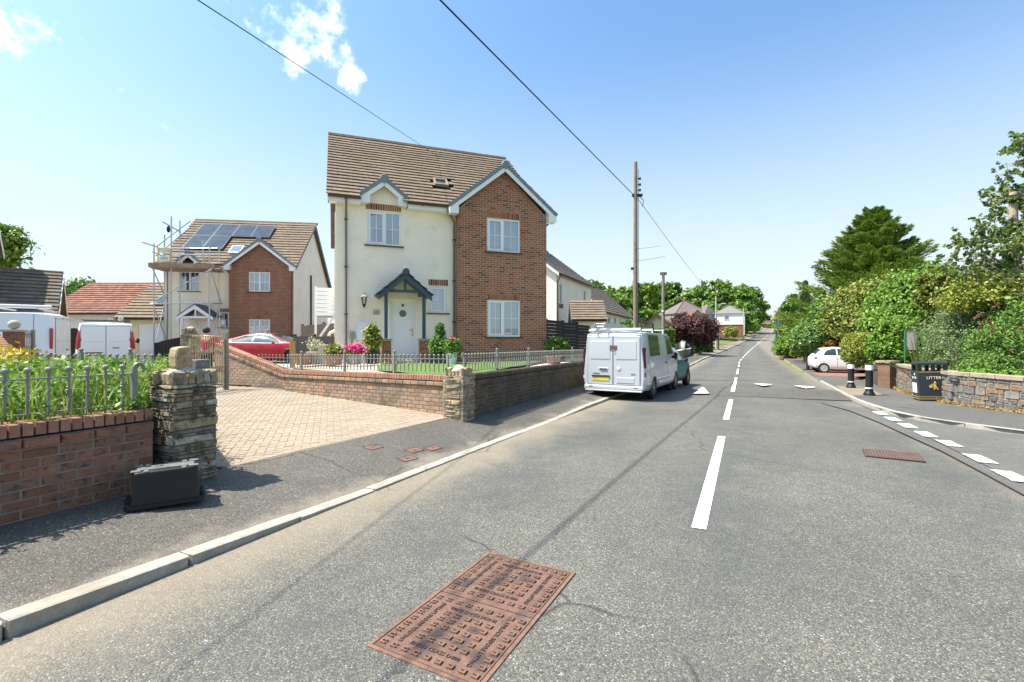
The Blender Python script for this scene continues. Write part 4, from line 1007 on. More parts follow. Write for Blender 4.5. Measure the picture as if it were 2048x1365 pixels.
        pieces(pier, 'brick', its, [ub], 300)
        MB().box(x-.18,x+.18,-1.03,-.67,1.57,1.625).build('pier_cap', m_cope_stone, pier, bev=.006)
    Xc = 2.03
    for sg in (-1, 1):
        Xe = Xc+sg*.82; dd = Vector((Xe-Xc,0,ze_p-zap_p)); n = Vector((-dd.z,0,dd.x)).normalized(); n = n if n.z > 0 else -n
        Pq = [Vector((Xc,-1.02,zap_p-.05)), Vector((Xe,-1.02,ze_p-.05)), Vector((Xe,-.01,ze_p-.05)), Vector((Xc,-.01,zap_p-.05))]
        MB().add([p for p in Pq]+[p-n*.05 for p in Pq], [(0,1,2,3),(7,6,5,4),(0,4,5,1),(1,5,6,2),(2,6,7,3),(3,7,4,0)]).build('porch_roof', m_slateblue, t)
        tiles(t, 'porch_tile', m_porch_tile, (Xe, -1.06 if sg < 0 else -1.06, ze_p-.045), (0,1,0), (Xc-Xe,0,zap_p-ze_p), 1.05, dd.length+.02, .27, .35, stag=False, thick=.035)
        q = MB(); a0 = Vector((Xc,0,zap_p-.09)); b0 = Vector((Xe,0,ze_p-.09))
        q.add([(p.x,y,p.z) for y in (-1.03,-.98) for p in (a0,b0,b0-Vector((0,0,.13)),a0-Vector((0,0,.15)))], [(0,1,2,3),(7,6,5,4),(0,4,5,1),(1,5,6,2),(2,6,7,3),(3,7,4,0)]).build('porch_rafter', m_slateblue, t)
        MB().box(min(Xc+sg*.58-.05,Xc+sg*.58+.05),Xc+sg*.58+.05,-.9,.0,3.02,3.12).build('porch_beam', m_slateblue, t)
    MB().box(Xc-.6,Xc+.6,-.93,-.86,3.06,3.15).build('porch_tie', m_slateblue, t); MB().box(Xc-.04,Xc+.04,-.93,-.86,3.15,3.55).build('king_post', m_slateblue, t)
    MB().prism([(Xc-.12,zap_p-.09),(Xc-.06,zap_p+.03),(Xc,zap_p+.06),(Xc+.06,zap_p+.03),(Xc+.12,zap_p-.09)],'y',-1.08,.0).build('porch_ridge', m_porch_tile, t)
    MB().lathe([(.105,0),(.115,.02),(.1,.04)], 8, M=Matrix.Translation((Xc,-1.06,zap_p-.02)) @ Matrix.Rotation(math.pi/2,4,'X')).build('porch_ridge_end', m_slateblue, t)
    # main roof
    tanm = (zr-ze)/(yr+.3); slope = Vector((0, yr+.3, zr-ze)); L = slope.length
    def keep(c):
        for Xc_, za, w_ in ((5.46, zap, 1.95), (1.46, 6.76, .75)):
            s = za-abs(c.x-Xc_)*.84
            if c.z < s-.03: return False
        if 3.2 < c.x < 3.88 and 6.98 < c.z < 7.5: return False
        return True
    up = Vector((0,0,.03)); zs = lambda y: ze-.04+(y+.28)*tanm
    for xa, xb, ya in ((-.22,.72,-.28),(.72,2.2,.42),(2.2,XR+.02,-.28)): roof_slab(t, xa, xb, ya, zs(ya), yr, zs(yr), m_tile_dark)
    Pq = [Vector((-.22,yr,zr-.02)), Vector((XR+.02,yr,zr-.02)), Vector((XR+.02,D+.3,ze)), Vector((-.22,D+.3,ze))]
    MB().add([p for p in Pq]+[p-up*3 for p in Pq], [(0,1,2,3),(7,6,5,4),(0,4,5,1),(1,5,6,2),(2,6,7,3),(3,7,4,0)]).build('roof', m_tile, t)
    tiles(t, 'roof_tile', m_tile, (-.28,-.36,ze-.035), (1,0,0), slope, XR+.34, L+.02, .262, .33, 300, keep, thick=.04)
    ur = MB().prism([(-.11,-.07),(-.07,.03),(0,.065),(.07,.03),(.11,-.07)], 'x', -.5, .5).mesh('ridge_tile', m_tile)
    items = [(TM((-.28+(i+.5)*.46, yr, zr+.06), (.455,1,1)), 0) for i in range(16)]; pieces(t, 'ridge_tile', items, [ur])
    verge_gable(t, 5.46, -.62, 0, zap, 3.52, 7.4, 6.02, (zap-ze)/tanm-.25, -.25)
    verge_gable(t, 1.46, -.28, 0, 6.76, .72, 2.2, 6.18, (6.76-ze)/tanm-.25, -.1)
    for x0, x1 in ((-.22, .74), (2.2, 3.55)):
        MB().box(x0, x1, -.29, -.262, ze-.2, ze-.05).build('fascia', m_upvc, t); MB().box(x0, x1, -.26, .0, ze-.2, ze-.18).build('soffit', m_upvc, t); gutter(t, x0-.02, x1, -.36, ze-.03)
    MB().box(-.24,-.2,-.3,.1,ze-.2,ze-.02).build('verge_end', m_upvc, t)
    pipe(t, [(.3,-.33,ze-.08),(.3,-.3,ze-.25),(.3,-.06,ze-.42),(.3,-.06,zf)], clips=[(.3,-.05,z) for z in (5.4,3.9,2.4,1.2)])
    pipe(t, [(3.5,-.36,ze-.05),(3.5,-.36,ze-.2),(3.78,-.12,ze-.5),(3.78,-.06,ze-.75),(3.78,-.06,zf)], clips=[(3.78,-.05,z) for z in (5.0,3.6,2.2,1.2)])
    pipe(t, [(7.3,-.2,ze-.1),(7.3,-.2,ze-.22),(7.17,.05,ze-.4),(7.17,.05,zf)], mat=m_brownp)
    MB().box(-.04,-.003,.3,.34,1.0,5.7).box(-.05,-.004,.28,.36,3.4,3.45).box(-.05,-.004,.28,.36,5.0,5.05).build('side_pipe', M('pink_cream_pipe', [(.5,.37,.3)], rough=.6), t)
    # roof window
    uu = Vector((0, yr+.3, zr-ze)).normalized(); nn = Vector((0,-uu.z,uu.y)); Bm = Matrix((Vector((1,0,0)), uu, nn)).transposed().to_4x4()
    c = Vector((3.55, (7.2-ze)/tanm-.3, 7.2)); Bm.translation = c+nn*.05; Bm = Bm @ Matrix.Diagonal((.82,.82,1,1))
    rw_ = MB()
    for a in ((-.3,.3,-.33,-.25),(-.3,.3,.25,.33),(-.3,-.23,-.25,.25),(.23,.3,-.25,.25)): rw_.box(a[0],a[1],a[2],a[3],-.02,.09,0,Bm)
    rw_ = rw_.build('roof_window', M('roof_window_frame', [(.25,.21,.15)], rough=.5), t); MB().box(-.22,.22,-.24,.24,.03,.04,0,Bm).build('pane', m_glass_dark, rw_)
    # small things fixed on the wall
    MB().box(.62,1.04,-.09,.0,1.56,2.15).build('meter_box', M('meter_box_white', [(.72,.74,.76)], rough=.45), t, bev=.008)
    MB().box(.42,.56,-.1,.0,1.6,1.85).build('junction_box', M('grey_box', [(.25,.29,.29)], rough=.5), t, bev=.01); pipe(t, [(.48,-.05,1.6),(.48,-.05,zf)], .016, m_brownp, name='cable_pipe'); pipe(t, [(.7,-.04,1.56),(.7,-.04,zf)], .02, m_upvc, name='cable_pipe')
    MB().box(1.13,1.33,-.025,.0,2.4,2.56).build('house_sign', M('sign_slate', [(.36,.38,.34)], rough=.5, noise=(12,.3)), t)
    text_mesh('1', .1, m_room, .001, 'lettering', t, Matrix.Translation((1.23,-.028,2.48)) @ Matrix.Rotation(math.pi/2,4,'X'))
    cl_ = MB().lathe([(.01,.47),(.02,.44),(.03,.42),(.12,.34),(.125,.33),(.09,.315)], 6, (.84,-.2,2.62)); cl_.lathe([(.055,.0),(.03,.0)], 6, (.84,-.2,2.62))
    la = cl_.build('wall_lantern', M('lantern_grey', [(.32,.33,.32)], rough=.4), t); MB().lathe([(.05,.1),(.085,.31)], 6, (.84,-.2,2.62)).build('lantern_glass', glass_mat('lantern_glass', (.9,.85,.7), .15), la)
    fr = MB()
    for k in range(6):
        a = 2*math.pi*k/6; fr.tube([(.84+.05*math.cos(a),-.2+.05*math.sin(a),2.72),(.84+.088*math.cos(a),-.2+.088*math.sin(a),2.94)], .006, 4)
    fr.lathe([(.004,.0),(.03,.02),(.05,.07),(.055,.1),(.04,.105)], 8, (.84,-.2,2.62)); fr.tube([(.84,-.2,2.66),(.84,-.1,2.62),(.84,0,2.66)], .012, 6); fr.build('lantern_frame', m_blackg, la)
    return t
h1 = house_one()
h1M = mw(h1)
# patio and lawn of the front garden
def hp(X, Y): v = h1M @ Vector((X, Y, 0)); return (v.x, v.y)
wl0 = (b0.x-.9063*.215, b0.y+.4226*.215); wl1 = (b1.x-.9063*.215, b1.y+.4226*.215)
garden = [(cC.x+.25,cC.y+.1),(s0.x-.1,s0.y+.25), (cF.x-.05,cF.y+.35), wl1, hp(7.11,3), hp(7.11,-.3), hp(-.3,.1), hp(-3.2,1.0),(-7.0,13.9)]
flat_poly('patio', garden, .835, m_patio, thick=.7)
lawn = [hp(.9,-4.4),(s0.x-.35,s0.y+.45),(cF.x+.05,cF.y+.5),(b1.x-1.4-dW.x*3,b1.y+.6-dW.y*3), hp(7.0,-1.1), hp(3.6,-1.6), hp(1.2,-1.7)]
flat_poly('lawn', lawn, .885, m_grass)
# ------------------------------------------------------------------ second house, same style, with solar panels
A2 = (-18.3, 25.2); R2 = 8.5
def cream_side(mb, X, D, z0, ze, yr, zr, s):
    mb.add([(X,0,z0),(X,D,z0),(X,D,ze),(X,yr,zr),(X,0,ze)], [(0,1,2,3,4) if s < 0 else (4,3,2,1,0)])
def house_two():
    t = thing('detached_house', 'cream and brick house with solar panels on its brown roof behind scaffolding', 'house', (A2[0], A2[1], 0), R2)
    XR = 6.4; XB = 3.25; P = -.3; z0 = .1; ze = 5.62; zr = 8.85; yr = 3.8; D = 8
    w1 = (.69,1.67,4.2,5.25); w2 = (4.22,5.3,4.2,5.25); w3 = (4.22,5.3,1.75,2.72); w4 = (2.64,3.1,2.28,3.08); dd = (1.55,2.35,.6,2.6)
    m_bt = brick_tex('brick_texture_red', (.27,.125,.07), (.21,.095,.055), (.42,.33,.23))
    mb = MB(); holed_wall(0, XB, z0, 5.6, 0, [w1, w4, dd], mb); cream_side(mb, 0, D, z0, ze-.05, yr, zr-.1, -1); cream_side(mb, XR, D, z0, ze-.05, yr, zr-.1, 1); mb.build('wall', m_render, t, fix=False)
    zap = 6.95; mb = MB(); holed_wall(XB, XR, z0, 5.5, P, [w2, w3], mb); mb.add([(XB,P,5.5),(XR,P,5.5),(4.82,P,zap-.12)], [(0,1,2)]); mb.add([(XB,P,z0),(XB,0,z0),(XB,0,5.5),(XB,P,5.5)], [(0,1,2,3)]); mb.add([(XR,P,z0),(XR,0,z0),(XR,0,5.5),(XR,P,5.5)], [(3,2,1,0)])
    mb.build('brick_wall', m_bt, t, fix=False)
    for a, b, c, d in (w2, w3): soldier(t, a, b, d, P, m_brick_house, .2, .006)
    soldier(t, .62, 1.72, 5.27, 0, m_brick_house, .2, .012); soldier(t, 2.58, 3.2, 3.1, 0, m_brick_house, .2, .012)
    window(t, *w1, 0, .5, blind=0); window(t, *w2, P, .5, blind=.6, zig=False); window(t, *w3, P, .5, blind=0); window(t, *w4, 0, None, blind=0, curtains=False)
    slope = Vector((0, yr+.3, zr-ze)); tanm = (zr-ze)/(yr+.3); L = slope.length
    roof_slab(t, -.25, XR+.25, -.28, ze-.04, yr, zr-.04, m_tile_dark); roof_slab(t, -.25, XR+.25, yr, zr-.02, D+.3, ze-.3, m_tile)
    def keep(c):
        return not any(c.z < za-abs(c.x-Xc_)*.8-.03 for Xc_, za in ((4.82, zap), (1.2, 6.2)))
    tiles(t, 'roof_tile', m_tile, (-.3,-.36,ze-.035), (1,0,0), slope, XR+.6, L+.02, .31, .33, 120, keep, thick=.045)
    ur = MB().prism([(-.11,-.07),(-.07,.03),(0,.065),(.07,.03),(.11,-.07)], 'x', -.5, .5).mesh('ridge_tile', m_tile)
    pieces(t, 'ridge_tile', [(TM((-.3+(i+.5)*.47, yr, zr+.05), (.465,1,1)), 0) for i in range(15)], [ur])
    verge_gable(t, 4.82, -.55, 0, zap, 3.05, 6.62, 5.55, (zap-ze)/tanm-.25, -.2); verge_gable(t, 1.2, -.26, 0, 6.2, .62, 1.78, 5.72, (6.2-ze)/tanm-.25, -.1)
    for x0, x1 in ((-.22,.62),(1.8,3.05)): MB().box(x0,x1,-.29,-.262,ze-.2,ze-.05).build('fascia', m_upvc, t); gutter(t, x0, x1, -.36, ze-.03)
    for a, b in (((-.25),(-.21)),((XR+.21),(XR+.25))):   # verge boards
        MB().add([(x,y,z) for x in (a,b) for y,z in ((-.33,ze-.22),(yr,zr-.2),(D+.3,ze-.5),(D+.3,ze-.3),(yr,zr+.02),(-.33,ze-.02))], [(0,1,4,5),(1,2,3,4),(11,10,7,6),(10,9,8,7),(5,4,10,11),(4,3,9,10),(0,6,7,1),(0,5,11,6),(1,7,8,2)]).build('verge_board', m_upvc if a < 0 else m_verge, t)
    pipe(t, [(.12,-.3,ze-.2),(.12,-.06,ze-.4),(.12,-.06,z0)], .03); pipe(t, [(3.05,-.35,ze-.1),(3.2,-.06,ze-.5),(3.2,-.06,3.3)], .03, m_brownp); pipe(t, [(6.5,-.3,ze-.1),(6.42,-.36,ze-.5),(6.38,-.36,z0)], .03, m_brownp)
    sp = pipe(t, [(XR+.06,3.4,5.6),(XR+.06,3.4,z0)], .05, m_brownp, name='soil_pipe'); pipe(t, [(XR+.06,3.4,1.9),(XR+.06,2.7,2.0)], .03, m_brownp, name='waste_pipe')
    MB().box(XR,XR+.03,2.6,3.0,3.3,4.2).build('side_window', m_upvc, t)
    # porch, white
    Xc = 1.95
    for sg in (-1, 1):
        Xe = Xc+sg*.85
        roof = MB(); n_ = Vector((sg*.5,0,.86))
        Pq = [Vector((Xc,-1.1,3.4)),Vector((Xe,-1.1,2.78)),Vector((Xe,0,2.78)),Vector((Xc,0,3.4))]
        roof.add([p for p in Pq]+[p+Vector((0,0,.07)) for p in Pq], [(0,1,2,3),(7,6,5,4),(0,4,5,1),(1,5,6,2),(2,6,7,3),(3,7,4,0)]).build('porch_roof', m_porch_tile, t)
        MB().add([(x,y,z) for y in (-1.13,-1.08) for x,z in ((Xc,3.4),(Xe,2.78),(Xe,2.62),(Xc,3.2))], [(0,1,2,3),(7,6,5,4),(0,4,5,1),(1,5,6,2),(2,6,7,3),(3,7,4,0)]).build('porch_rafter', m_upvc, t)
        MB().box(Xc+sg*.65-.06,Xc+sg*.65+.06,-1.05,-.93,z0,2.85).build('porch_post', m_upvc, t)
    MB().box(Xc-.7,Xc+.7,-1.06,-1.0,2.72,2.82).box(Xc-.03,Xc+.03,-1.06,-1.0,2.82,3.3).build('porch_tie', m_upvc, t)
    MB().box(1.55,2.35,.05,.1,.6,2.6).build('door', m_upvc, t); MB().lathe([(.12,0),(.12,.01)],16,M=Matrix.Translation((1.95,.045,2.15)) @ Matrix.Rotation(math.pi/2,4,'X')).build('door_pane', m_room, t)
    # roof window
    uu = slope.normalized(); nn = Vector((0,-uu.z,uu.y))
    def onroof(u, v):  # pixel on the plane of the roof -> X, s
        a = math.radians(R2); O = Vector((A2[0],A2[1],0)); r = Vector(((u-CX)/F,1,-(v-CY)/F)); Rm = Matrix.Rotation(-a,3,'Z'); rl_ = Rm @ r; c_ = Rm @ (Vector((0,0,CZ))-O)
        p0_ = Vector((0,-.3,ze)); q = (p0_-c_).dot(nn)/rl_.dot(nn); h = c_+rl_*q; return h.x, (h-p0_).dot(uu)
    def plane_M(X, s, lift=.1):
        Bm = Matrix((Vector((1,0,0)), uu, nn)).transposed().to_4x4(); Bm.translation = Vector((0,-.3,ze))+Vector((X,0,0))+uu*s+nn*lift; return Bm
    X, s = onroof(474, 504); MB().box(-.3,.3,-.4,.4,0,.08,0,plane_M(X,s)).build('roof_window', m_upvc, t)
    MB().box(-.25,.25,-.34,.34,.082,.09,0,plane_M(X,s)).build('pane', m_glass_dark, bpy.data.objects['roof_window.001'] if 'roof_window.001' in bpy.data.objects else t)
    X0, s0_ = onroof(370, 501); X1, s1_ = onroof(409, 453); xl = onroof(409,453)[0]; tl, tr = onroof(409,453), onroof(554,457); bl = onroof(369,502)
    pw = (tr[0]-tl[0])/4; phh = (tl[1]-bl[1])/2; m_sol = M('solar_cell', [(.02,.028,.045),(.03,.038,.06)], rough=.12, noise=(2,.3), spec=.25)
    for i, j in ((0,0),(1,0),(2,0),(3,0),(0,1),(1,1)):
        c_ = plane_M(tl[0]+pw*(i+.5), tl[1]-phh*(j+.5), .17)
        p_ = MB().box(-pw/2+.01,pw/2-.01,-phh/2+.01,phh/2-.01,-.02,.015,0,c_).build('solar_panel', M('alu_frame', [(.16,.18,.2)], rough=.3, metal=.8), t); MB().box(-pw/2+.035,pw/2-.035,-phh/2+.035,phh/2-.035,.014,.02,0,c_).build('cell_sheet', m_sol, p_)
    # attached garage
    gx0, gx1 = -2.35, -.02
    mb = MB(); holed_wall(gx0+.25, gx1, z0, 2.75, .3, [(-1.45,-.25,.55,2.45)], mb); mb.add([(gx0+.25,.3,z0),(gx0+.25,6,z0),(gx0+.25,6,2.7),(gx0+.25,3.2,4.7),(gx0+.25,.3,2.7)], [(0,1,2,3,4)]); mb.build('garage_wall', m_render_y, t, fix=False)
    g = MB().box(-1.45,-.25,.35,.4,.55,2.45).build('garage_door', m_upvc, t)
    for k in range(9): MB().box(-1.43,-.27,.335,.35,.57+k*.21,.57+k*.21+.19).build('door_slat', m_upvc, g)
    roof_slab(t, gx0, gx1, -.05, 2.72, 3.2, 4.78, m_tile_dark, 'garage_roof'); tiles(t, 'garage_tile', m_tile, (gx0-.03,-.12,2.73), (1,0,0), (0,3.25,2.06), gx1-gx0, 3.9, .33, .33, 300, None, thick=.05)
    gutter(t, gx0, gx1, -.12, 2.72); pipe(t, [(-1.95,-.1,2.65),(-1.9,.24,2.4),(-1.9,.24,z0)], .03, m_brownp)
    m_tube = M('solar_tube', [(.03,.05,.09)], rough=.1, coat=1); 
    gu = Vector((0,3.25,2.06)).normalized(); gn = Vector((0,-gu.z,gu.y))
    for k in range(12):
        b_ = Vector((-1.05+k*.085,-.05,2.75))+gu*1.2+gn*.14; MB().tube([b_, b_+gu*1.6], .03, 6).build('solar_tube', m_tube, t)
    return t
h2 = house_two(); h2M = mw(h2)
def scaffold():
    t = thing('scaffolding', 'galvanised tube scaffolding with board platform on the house with solar panels', 'scaffolding', (A2[0], A2[1], 0), R2)
    h = lambda u, v, c: Vector(tuple(frame_hit(A2, R2, u, v, c)[i] for i in (0,1,2)))
    def vert(u, v0, c, v1=None, r=.032):
        p = h(u, v0, c); q = Vector((p.x, c, .35)) if v1 is None else Vector((p.x, c, h(u, v1, c).z)); MB().tube([p, q], r, 6).build('standard', m_steel, t, smooth=True); return p.x
    xs = [vert(308,488,-1.5), vert(342.5,433,-1.5), vert(419,493,-1.5)]
    xb = [vert(329,470,-.35), vert(359.6,442,-.35), vert(438.6,496,-.35)]; vert(406,481,-1.45,534)
    def tube(a, b, nm='ledger'): MB().tube([h(*a), h(*b)], .029, 6).build(nm, m_steel, t, smooth=True)
    for a, b in [((300,607,-1.5),(424,607,-1.5)),((318,607,-.35),(445,607,-.35)),((340,497,-1.5),(435,497,-1.5)),((342,509,-1.5),(440,510,-1.5)),((305,534,-1.5),(440,538,-1.5)),((318,536,-.35),(443,539,-.35)),
                 ((284,485,-1.5),(316,495,-1.0)),((304,504,-1.5),(345,521,-.4)),((325,444,-1.5),(362,465,-.4)),((312,494,-1.4),(381,442,.1)),((312,512,-1.5),(380,455,.1)),
                 ((303,607,-1.5),(325,604,-.35)),((405,606,-1.5),(443,608,-.35)),((405,537,-1.5),(445,541,-.35))]: tube(a, b)
    for a, b in [((311,600,-1.55),(428,536,-1.55)),((301,528,-1.5),(332,598,-.5)),((421,538,-1.5),(440,600,-.6)),((308,615,-1.5),(333,680,-.5)),((328,612,-.6),(312,680,-1.4)),((441,600,-.5),(427,668,-1.4))]: tube(a, b, 'brace')
    zp = h(360,538,-1.5).z
    for k in range(5): y = -1.55+k*.24; MB().box(xs[0]-.15, xb[2]+.25, y, y+.225, zp, zp+.04).build('board', m_board, t)
    MB().box(xs[0]-.2, xb[2]+.3, -1.62,-1.58, zp+.04, zp+.26).build('toe_board', m_board, t); MB().box(xs[0]-.2,xs[0]-.16,-1.6,-.4,zp+.04,zp+.26).build('toe_board', m_board, t); MB().box(xb[2]+.15,xb[2]+.19,-1.6,-.4,zp+.04,zp+.26).build('toe_board', m_board, t)
    a, b = h(315,496,-1.52), h(341,524,-1.52); ye = M('yellow_paint', [(.7,.48,.04)], rough=.5)
    fr = MB()
    for q in ((a.x,a.x+.05,b.z,a.z),(b.x-.05,b.x,b.z,a.z),(a.x,b.x,a.z-.05,a.z),(a.x,b.x,b.z,b.z+.05)): fr.box(q[0],q[1],-1.53,-1.5,q[2],q[3])
    g = fr.build('ladder_gate', ye, t); wp = M('sign_white', [(.75,.75,.72)], rough=.5)
    gw = M('sign_green', [(.05,.3,.1)], rough=.5); gb = M('sign_blue', [(.03,.07,.35)], rough=.5)
    for z0_, z1_, tx, mt in ((a.z-.26,a.z-.05,'TYLER',gw),(b.z+.05,b.z+.26,'HIRE',gb)):
        MB().box(a.x+.05,b.x-.05,-1.525,-1.515,z0_,z1_).build('sign_panel', wp, g); text_mesh(tx, .19, mt, .002, 'lettering', g, Matrix.Translation(((a.x+b.x)/2,-1.528,(z0_+z1_)/2)) @ Matrix.Rotation(math.pi/2,4,'X'))
    c = h(337,459,-1.3); MB().ball((c.x,c.y,c.z),.09,8,6,0,(1,1,1.9)).build('gin_wheel', m_blackg, t)
scaffold()
# ------------------------------------------------------------------ other houses
def simple_house(name, label, cat, loc, rot, W_, D, z0, ze, zr, wallm, tilem, wins=(), side_wins=(), gauge=.33, over=.25, verge=m_upvc, hip=0, back=True, chim=False, tile_stuff=True, swins0=(), thick=.05, tw=.33, gutt=True):
    """ridge along X; front wall at Y=0 facing -Y"""
    t = thing(name, label, cat, (loc[0], loc[1], 0), rot); yr = D/2
    mb = MB(); holed_wall(0, W_, z0, ze, 0, [w[:4] for w in wins], mb)
    if hip: mb.add([(0,0,z0),(0,D,z0),(0,D,ze),(0,0,ze)], [(0,1,2,3)]); mb.add([(W_,0,z0),(W_,D,z0),(W_,D,ze),(W_,0,ze)], [(3,2,1,0)])
    else: cream_side(mb, 0, D, z0, ze, yr, zr-.08, -1); cream_side(mb, W_, D, z0, ze, yr, zr-.08, 1)
    mb.add([(0,D,z0),(W_,D,z0),(W_,D,ze),(0,D,ze)], [(3,2,1,0)]); mb.build('wall', wallm, t, fix=False)
    tan = (zr-ze)/(yr+over)
    if not hip:
        roof_slab(t, -over, W_+over, -over, ze-.06, yr, zr-.05, m_tile_dark); roof_slab(t, -over, W_+over, D+over, ze-.06, yr, zr-.05, tilem)
        tiles(t, 'roof_tile', tilem, (-over,-over-.04,ze-.05), (1,0,0), (0,yr+over,zr-ze), W_+2*over, math.hypot(yr+over,zr-ze)+.03, gauge, tw, 60 if not tile_stuff else 0, None, thick=thick)
        MB().prism([(yr-.12,zr-.08),(yr-.07,zr+.06),(yr,zr+.1),(yr+.07,zr+.06),(yr+.12,zr-.08)],'x',-over,W_+over).build('ridge', tilem, t)
        for a in (-over-.03, W_+over):
            MB().add([(x,y,z) for x in (a,a+.03) for y,z in ((-over,ze-.22),(yr,zr-.2),(D+over,ze-.22),(D+over,ze-.02),(yr,zr+.02),(-over,ze-.02))], [(0,1,4,5),(1,2,3,4),(11,10,7,6),(10,9,8,7),(5,4,10,11),(4,3,9,10),(0,6,7,1),(0,5,11,6),(1,7,8,2)]).build('bargeboard', verge, t)
    else:
        o = over; P = [(-o,-o,ze),(W_+o,-o,ze),(W_+o,D+o,ze),(-o,D+o,ze),(yr*hip,yr,zr),(W_-yr*hip,yr,zr)]
        MB().add(P, [(0,1,5,4),(2,3,4,5),(1,2,5),(3,0,4),(3,2,1,0)]).build('roof', tilem, t)
        MB().tube([P[4],P[5]],.1,6).tube([P[0],P[4]],.08,6).tube([P[1],P[5]],.08,6).build('ridge', m_tile_red, t)
    if gutt: gutter(t, -over, W_+over, -over-.06, ze-.05)
    for w in wins: window(t, *w[:4], 0, w[4] if len(w) > 4 else .5, blind=0, sill=m_cope_stone, detail=len(w) > 5)
    for (a, b, c, d) in side_wins:  # windows on the X=W_ side
        Mx = Matrix.Translation((W_, 0, 0)) @ Matrix.Rotation(math.pi/2, 4, 'Z'); window(t, a, b, c, d, -.06, None, blind=0, M4=Mx, sill=None, curtains=False)
    for (a, b, c, d) in swins0:     # windows on the X=0 side
        Mx = Matrix.Rotation(-math.pi/2, 4, 'Z'); window(t, -b, -a, c, d, -.06, None, blind=0, M4=Mx, sill=None, curtains=False)
    if chim: MB().box(W_*.7,W_*.7+.6,yr-.3,yr+.3,zr-.6,zr+1).build('chimney', m_brick_house, t)
    return t
# next door, its long side along the street
h3 = simple_house('detached_house', 'cream house with grey tiled roof just right of the brick gable, end towards camera', 'house', (2.85,30.6), 65.5, 8.4, 7.6, 0.1, 5.9, 9.0, m_render, m_tile_grey, wins=[(.55,1.15,4.0,5.35,None,1),(6.2,6.9,4.2,5.4,None,1)])
pipe(h3, [(.15,-.28,5.8),(.1,-.06,5.4),(.1,-.06,.3)], .035, m_brownp); MB().box(.5,1.2,-.06,0,3.72,3.95).build('brick_apron', m_brick_house, h3)
# its garage wing
t = thing('garage', 'low garage with tiled roof half in shade against the cream house', 'garage', (3.1,27.6), 0)
def wing():
    x0, x1 = X_(1140,29.5), X_(1196,29.5)+.15; ze = Z_(641,28); zr = Z_(603,29.8)
    t.location = (x0, 28.2, 0); t.rotation_euler = (0,0,math.radians(-4)); W_ = x1-x0; D = 3.6
    mb = MB(); holed_wall(.2, W_-.1, .1, ze, 0, [], mb); mb.add([(W_-.1,0,.1),(W_-.1,D,.1),(W_-.1,D,ze),(W_-.1,D/2,zr-.05),(W_-.1,0,ze)], [(4,3,2,1,0)]); mb.build('wall', m_render, t, fix=False)
    roof_slab(t,-.1,W_+.1,-.2,ze,D/2,zr,m_tile_dark); roof_slab(t,-.1,W_+.1,D+.2,ze,D/2,zr,m_tile_grey); tiles(t,'roof_tile',m_tile,(-.1,-.25,ze+.01),(1,0,0),(0,D/2+.2,zr-ze),W_+.22,math.hypot(D/2+.2,zr-ze),.3,.33,300,None,thick=.05)
    MB().add([(W_+.12,y,z) for y,z in ((-.2,ze-.15),(D/2,zr-.13),(D+.2,ze-.15),(D+.2,ze+.05),(D/2,zr+.08),(-.2,ze+.05))],[(0,1,4,5),(1,2,3,4)]).build('bargeboard', m_upvc, t, fix=False); gutter(t,-.1,W_+.1,-.26,ze-.02)
wing()
# ------------------------------------------------------------------ background houses
simple_house('terraced_house', 'brown tiled house with white dormer windows behind the garage roof', 'house', (8.2,43), 65.5, 14, 7, 0, 4.2, 7.6, m_render_w, m_tile_red if False else m_tile_dark, wins=[(2.0+i*2.6,2.9+i*2.6,2.7,3.9,None) for i in range(5)], gauge=.4, tw=.4)
def gable_bungalow(label, u0, u1, vap, ve, y, D, wallm, tilem, depth_rot=70, z0=0, chim=False, verge=m_brownp, z0v=None):
    """bungalow whose gable end faces the camera"""
    xa, xb = X_(u0,y), X_(u1,y); W_ = xb-xa; ze = Z_(ve,y); zr = Z_(vap,y)
    c = Vector(((xa+xb)/2, y, 0)); t = thing('bungalow', label, 'bungalow', (xa, y, 0), depth_rot-70)
    mb = MB(); mb.prism([(0,z0-2),(W_,z0-2),(W_,ze),(W_/2,zr-.1),(0,ze)], 'y', 0, D); mb.build('wall', wallm, t)
    for sg in (-1, 1):
        X = W_/2+sg*(W_/2+.3); P = [Vector((W_/2,-.3,zr)),Vector((X,-.3,ze-.15)),Vector((X,D+.3,ze-.15)),Vector((W_/2,D+.3,zr))]
        MB().add([p for p in P]+[p-Vector((0,0,.16)) for p in P], [(0,1,2,3),(7,6,5,4),(0,4,5,1),(1,5,6,2),(2,6,7,3),(3,7,4,0)]).build('roof', tilem, t)
        MB().add([(x,y_,z) for y_ in (-.34,-.3) for x,z in ((W_/2,zr),(X,ze-.15),(X,ze-.4),(W_/2,zr-.27))], [(0,1,2,3),(7,6,5,4),(0,4,5,1),(1,5,6,2),(2,6,7,3),(3,7,4,0)]).build('bargeboard', verge, t)
    return t
gb1 = gable_bungalow('brick bungalow gable peeping between the pole and white dormers', 1243, 1290, 624, 652, 62, 12, brick_tex('brick_texture_far', (.28,.13,.08), (.24,.11,.07), (.36,.28,.2)), m_tile_dark, 55, 0)
gb2 = gable_bungalow('cream bungalow gable with brown roof right of the tall pole', 1277, 1347, 628, 658, 58, 14, m_render_y, m_tile_dark, 48, 0)
gb3 = gable_bungalow('bungalow with red brown roof and a white patterned gable behind the purple tree', 1366, 1420, 620, 650, 78, 12, m_render_w, m_tile_red, 60, 2)
